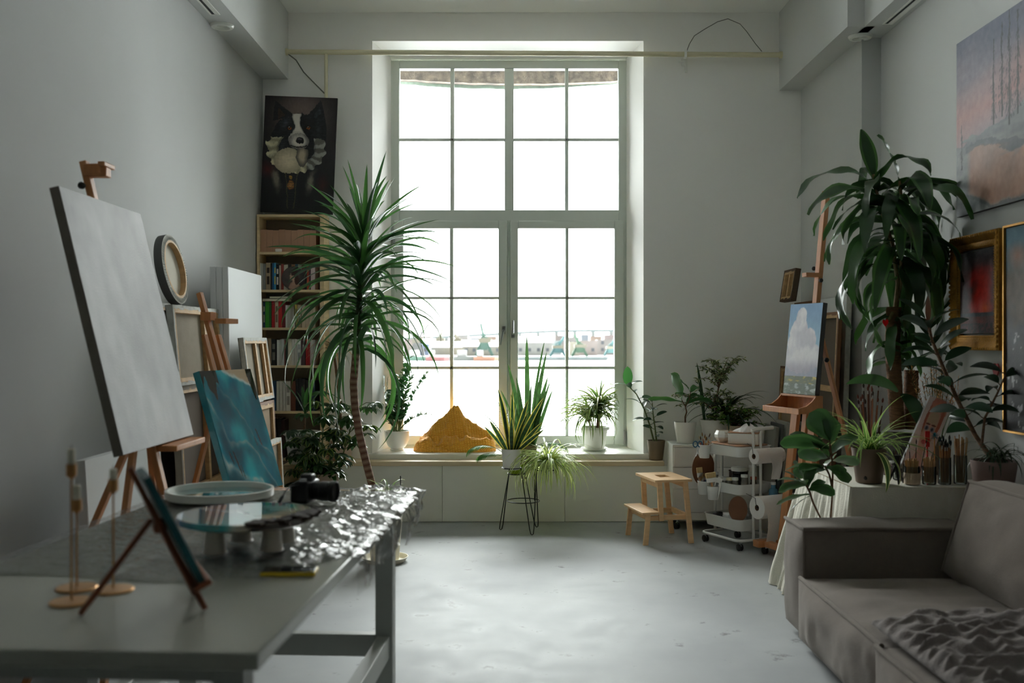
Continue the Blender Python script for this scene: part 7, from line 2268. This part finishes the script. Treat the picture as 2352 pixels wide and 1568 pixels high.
piping(se, [(1.43, 3.915, .352), (1.43, 2.60, .352)], .011)
cushion((2.405, 2.60, .05), (2.655, 5.05, .66), .012).build('back_frame', m_sofa, sf, world=True, angle=60)
for y0, y1, nm_ in ((3.93, 5.02, 1), (2.62, 3.92, 2)):
    L_ = y1 - y0
    Mx = Matrix.Translation((2.17, (y0 + y1) / 2, .395)) @ Matrix.Rotation(R(17), 4, 'Y')
    bk_ = cushion((0, -L_ / 2, 0), (.23, L_ / 2, .47), .05, n=34, wr=.016, fr=(4, 3, 4), M=Mx, seed=y0).build('back_cushion', m_sofa, sf, world=True, angle=60)
    cs_ = [Mx @ Vector(q) for q in ((0, L_ / 2, 0), (0, L_ / 2, .47), (0, -L_ / 2, .47))]
    piping(bk_, cs_, .010)
    cs_ = [Mx @ Vector(q) for q in ((0, L_ / 2, .47), (.23, L_ / 2, .47), (.23, -L_ / 2, .47))]
    piping(bk_, cs_, .010)
# crinkled throw on the near seat
m_thr = mat('crinkled_throw', (110, 101, 97), .95, var=.06, scale=20, bump=.5, bscale=120, sheen=.15)
mb = MB()
def throw(u, v):
    x = lerp(1.475, 2.14, u); y = lerp(2.64, 4.08, v) - .10 * (1 - u) * 0 + .05 * noise.noise(Vector((u * 4, v * 3, 1)))
    ed = min(1, u / .06, (1 - u) / .05, v / .05, (1 - v) / .05)
    ang_ = x * 26 + y * 60 + 6 * noise.noise(Vector((x * 3, y * 3, 2)))
    r1 = .5 + .5 * math.sin(x * 9 + y * 34 + 5 * noise.noise(Vector((x * 3.2, y * 3.2, 1.5))))
    r2 = .5 + .5 * math.sin(x * 26 + y * 74 + 7 * noise.noise(Vector((x * 4.5, y * 4.5, 4.5))))
    r3 = (1 - abs(noise.noise(Vector((x * 7 + y * 3, y * 15 - x * 6, 7.5))))) ** 2
    z = .392 + (.024 * r1 * r3 + .012 * r2 + .022 * r3 + .02) * (ed ** .5) + .02 * math.sin(u * 3)
    return Vector((x, y, z))
mb.grid(120, 220, throw)
mb.grid(40, 2, lambda u, v: Vector((lerp(1.475, 2.14, u), 2.64, .392 - .001 * v)))
one('throw_blanket', mb, m_thr, 'crinkled grey throw lying on the near seat of the sofa', 'blanket', loc=(1.8, 3.3, .39), world=True, angle=180, solid=.006)
# dark scarf over the sofa back
mb = MB()
mb.grid(16, 50, lambda u, v: Vector((lerp(2.39, 2.66, u), lerp(4.1, 5.02, v), .70 + .035 * (1 - (2 * u - 1) ** 2) + .02 * abs(noise.noise(Vector((u * 4, v * 9, 1)))) + .015 * noise.noise(Vector((u * 3, v * 5, 7))))))
one('black_scarf', mb, mat('black_cloth', (24, 24, 26), .8), 'black cloth lying along the top of the sofa back', 'cloth', loc=(2.5, 4.5, .7), world=True, angle=180, solid=.008)
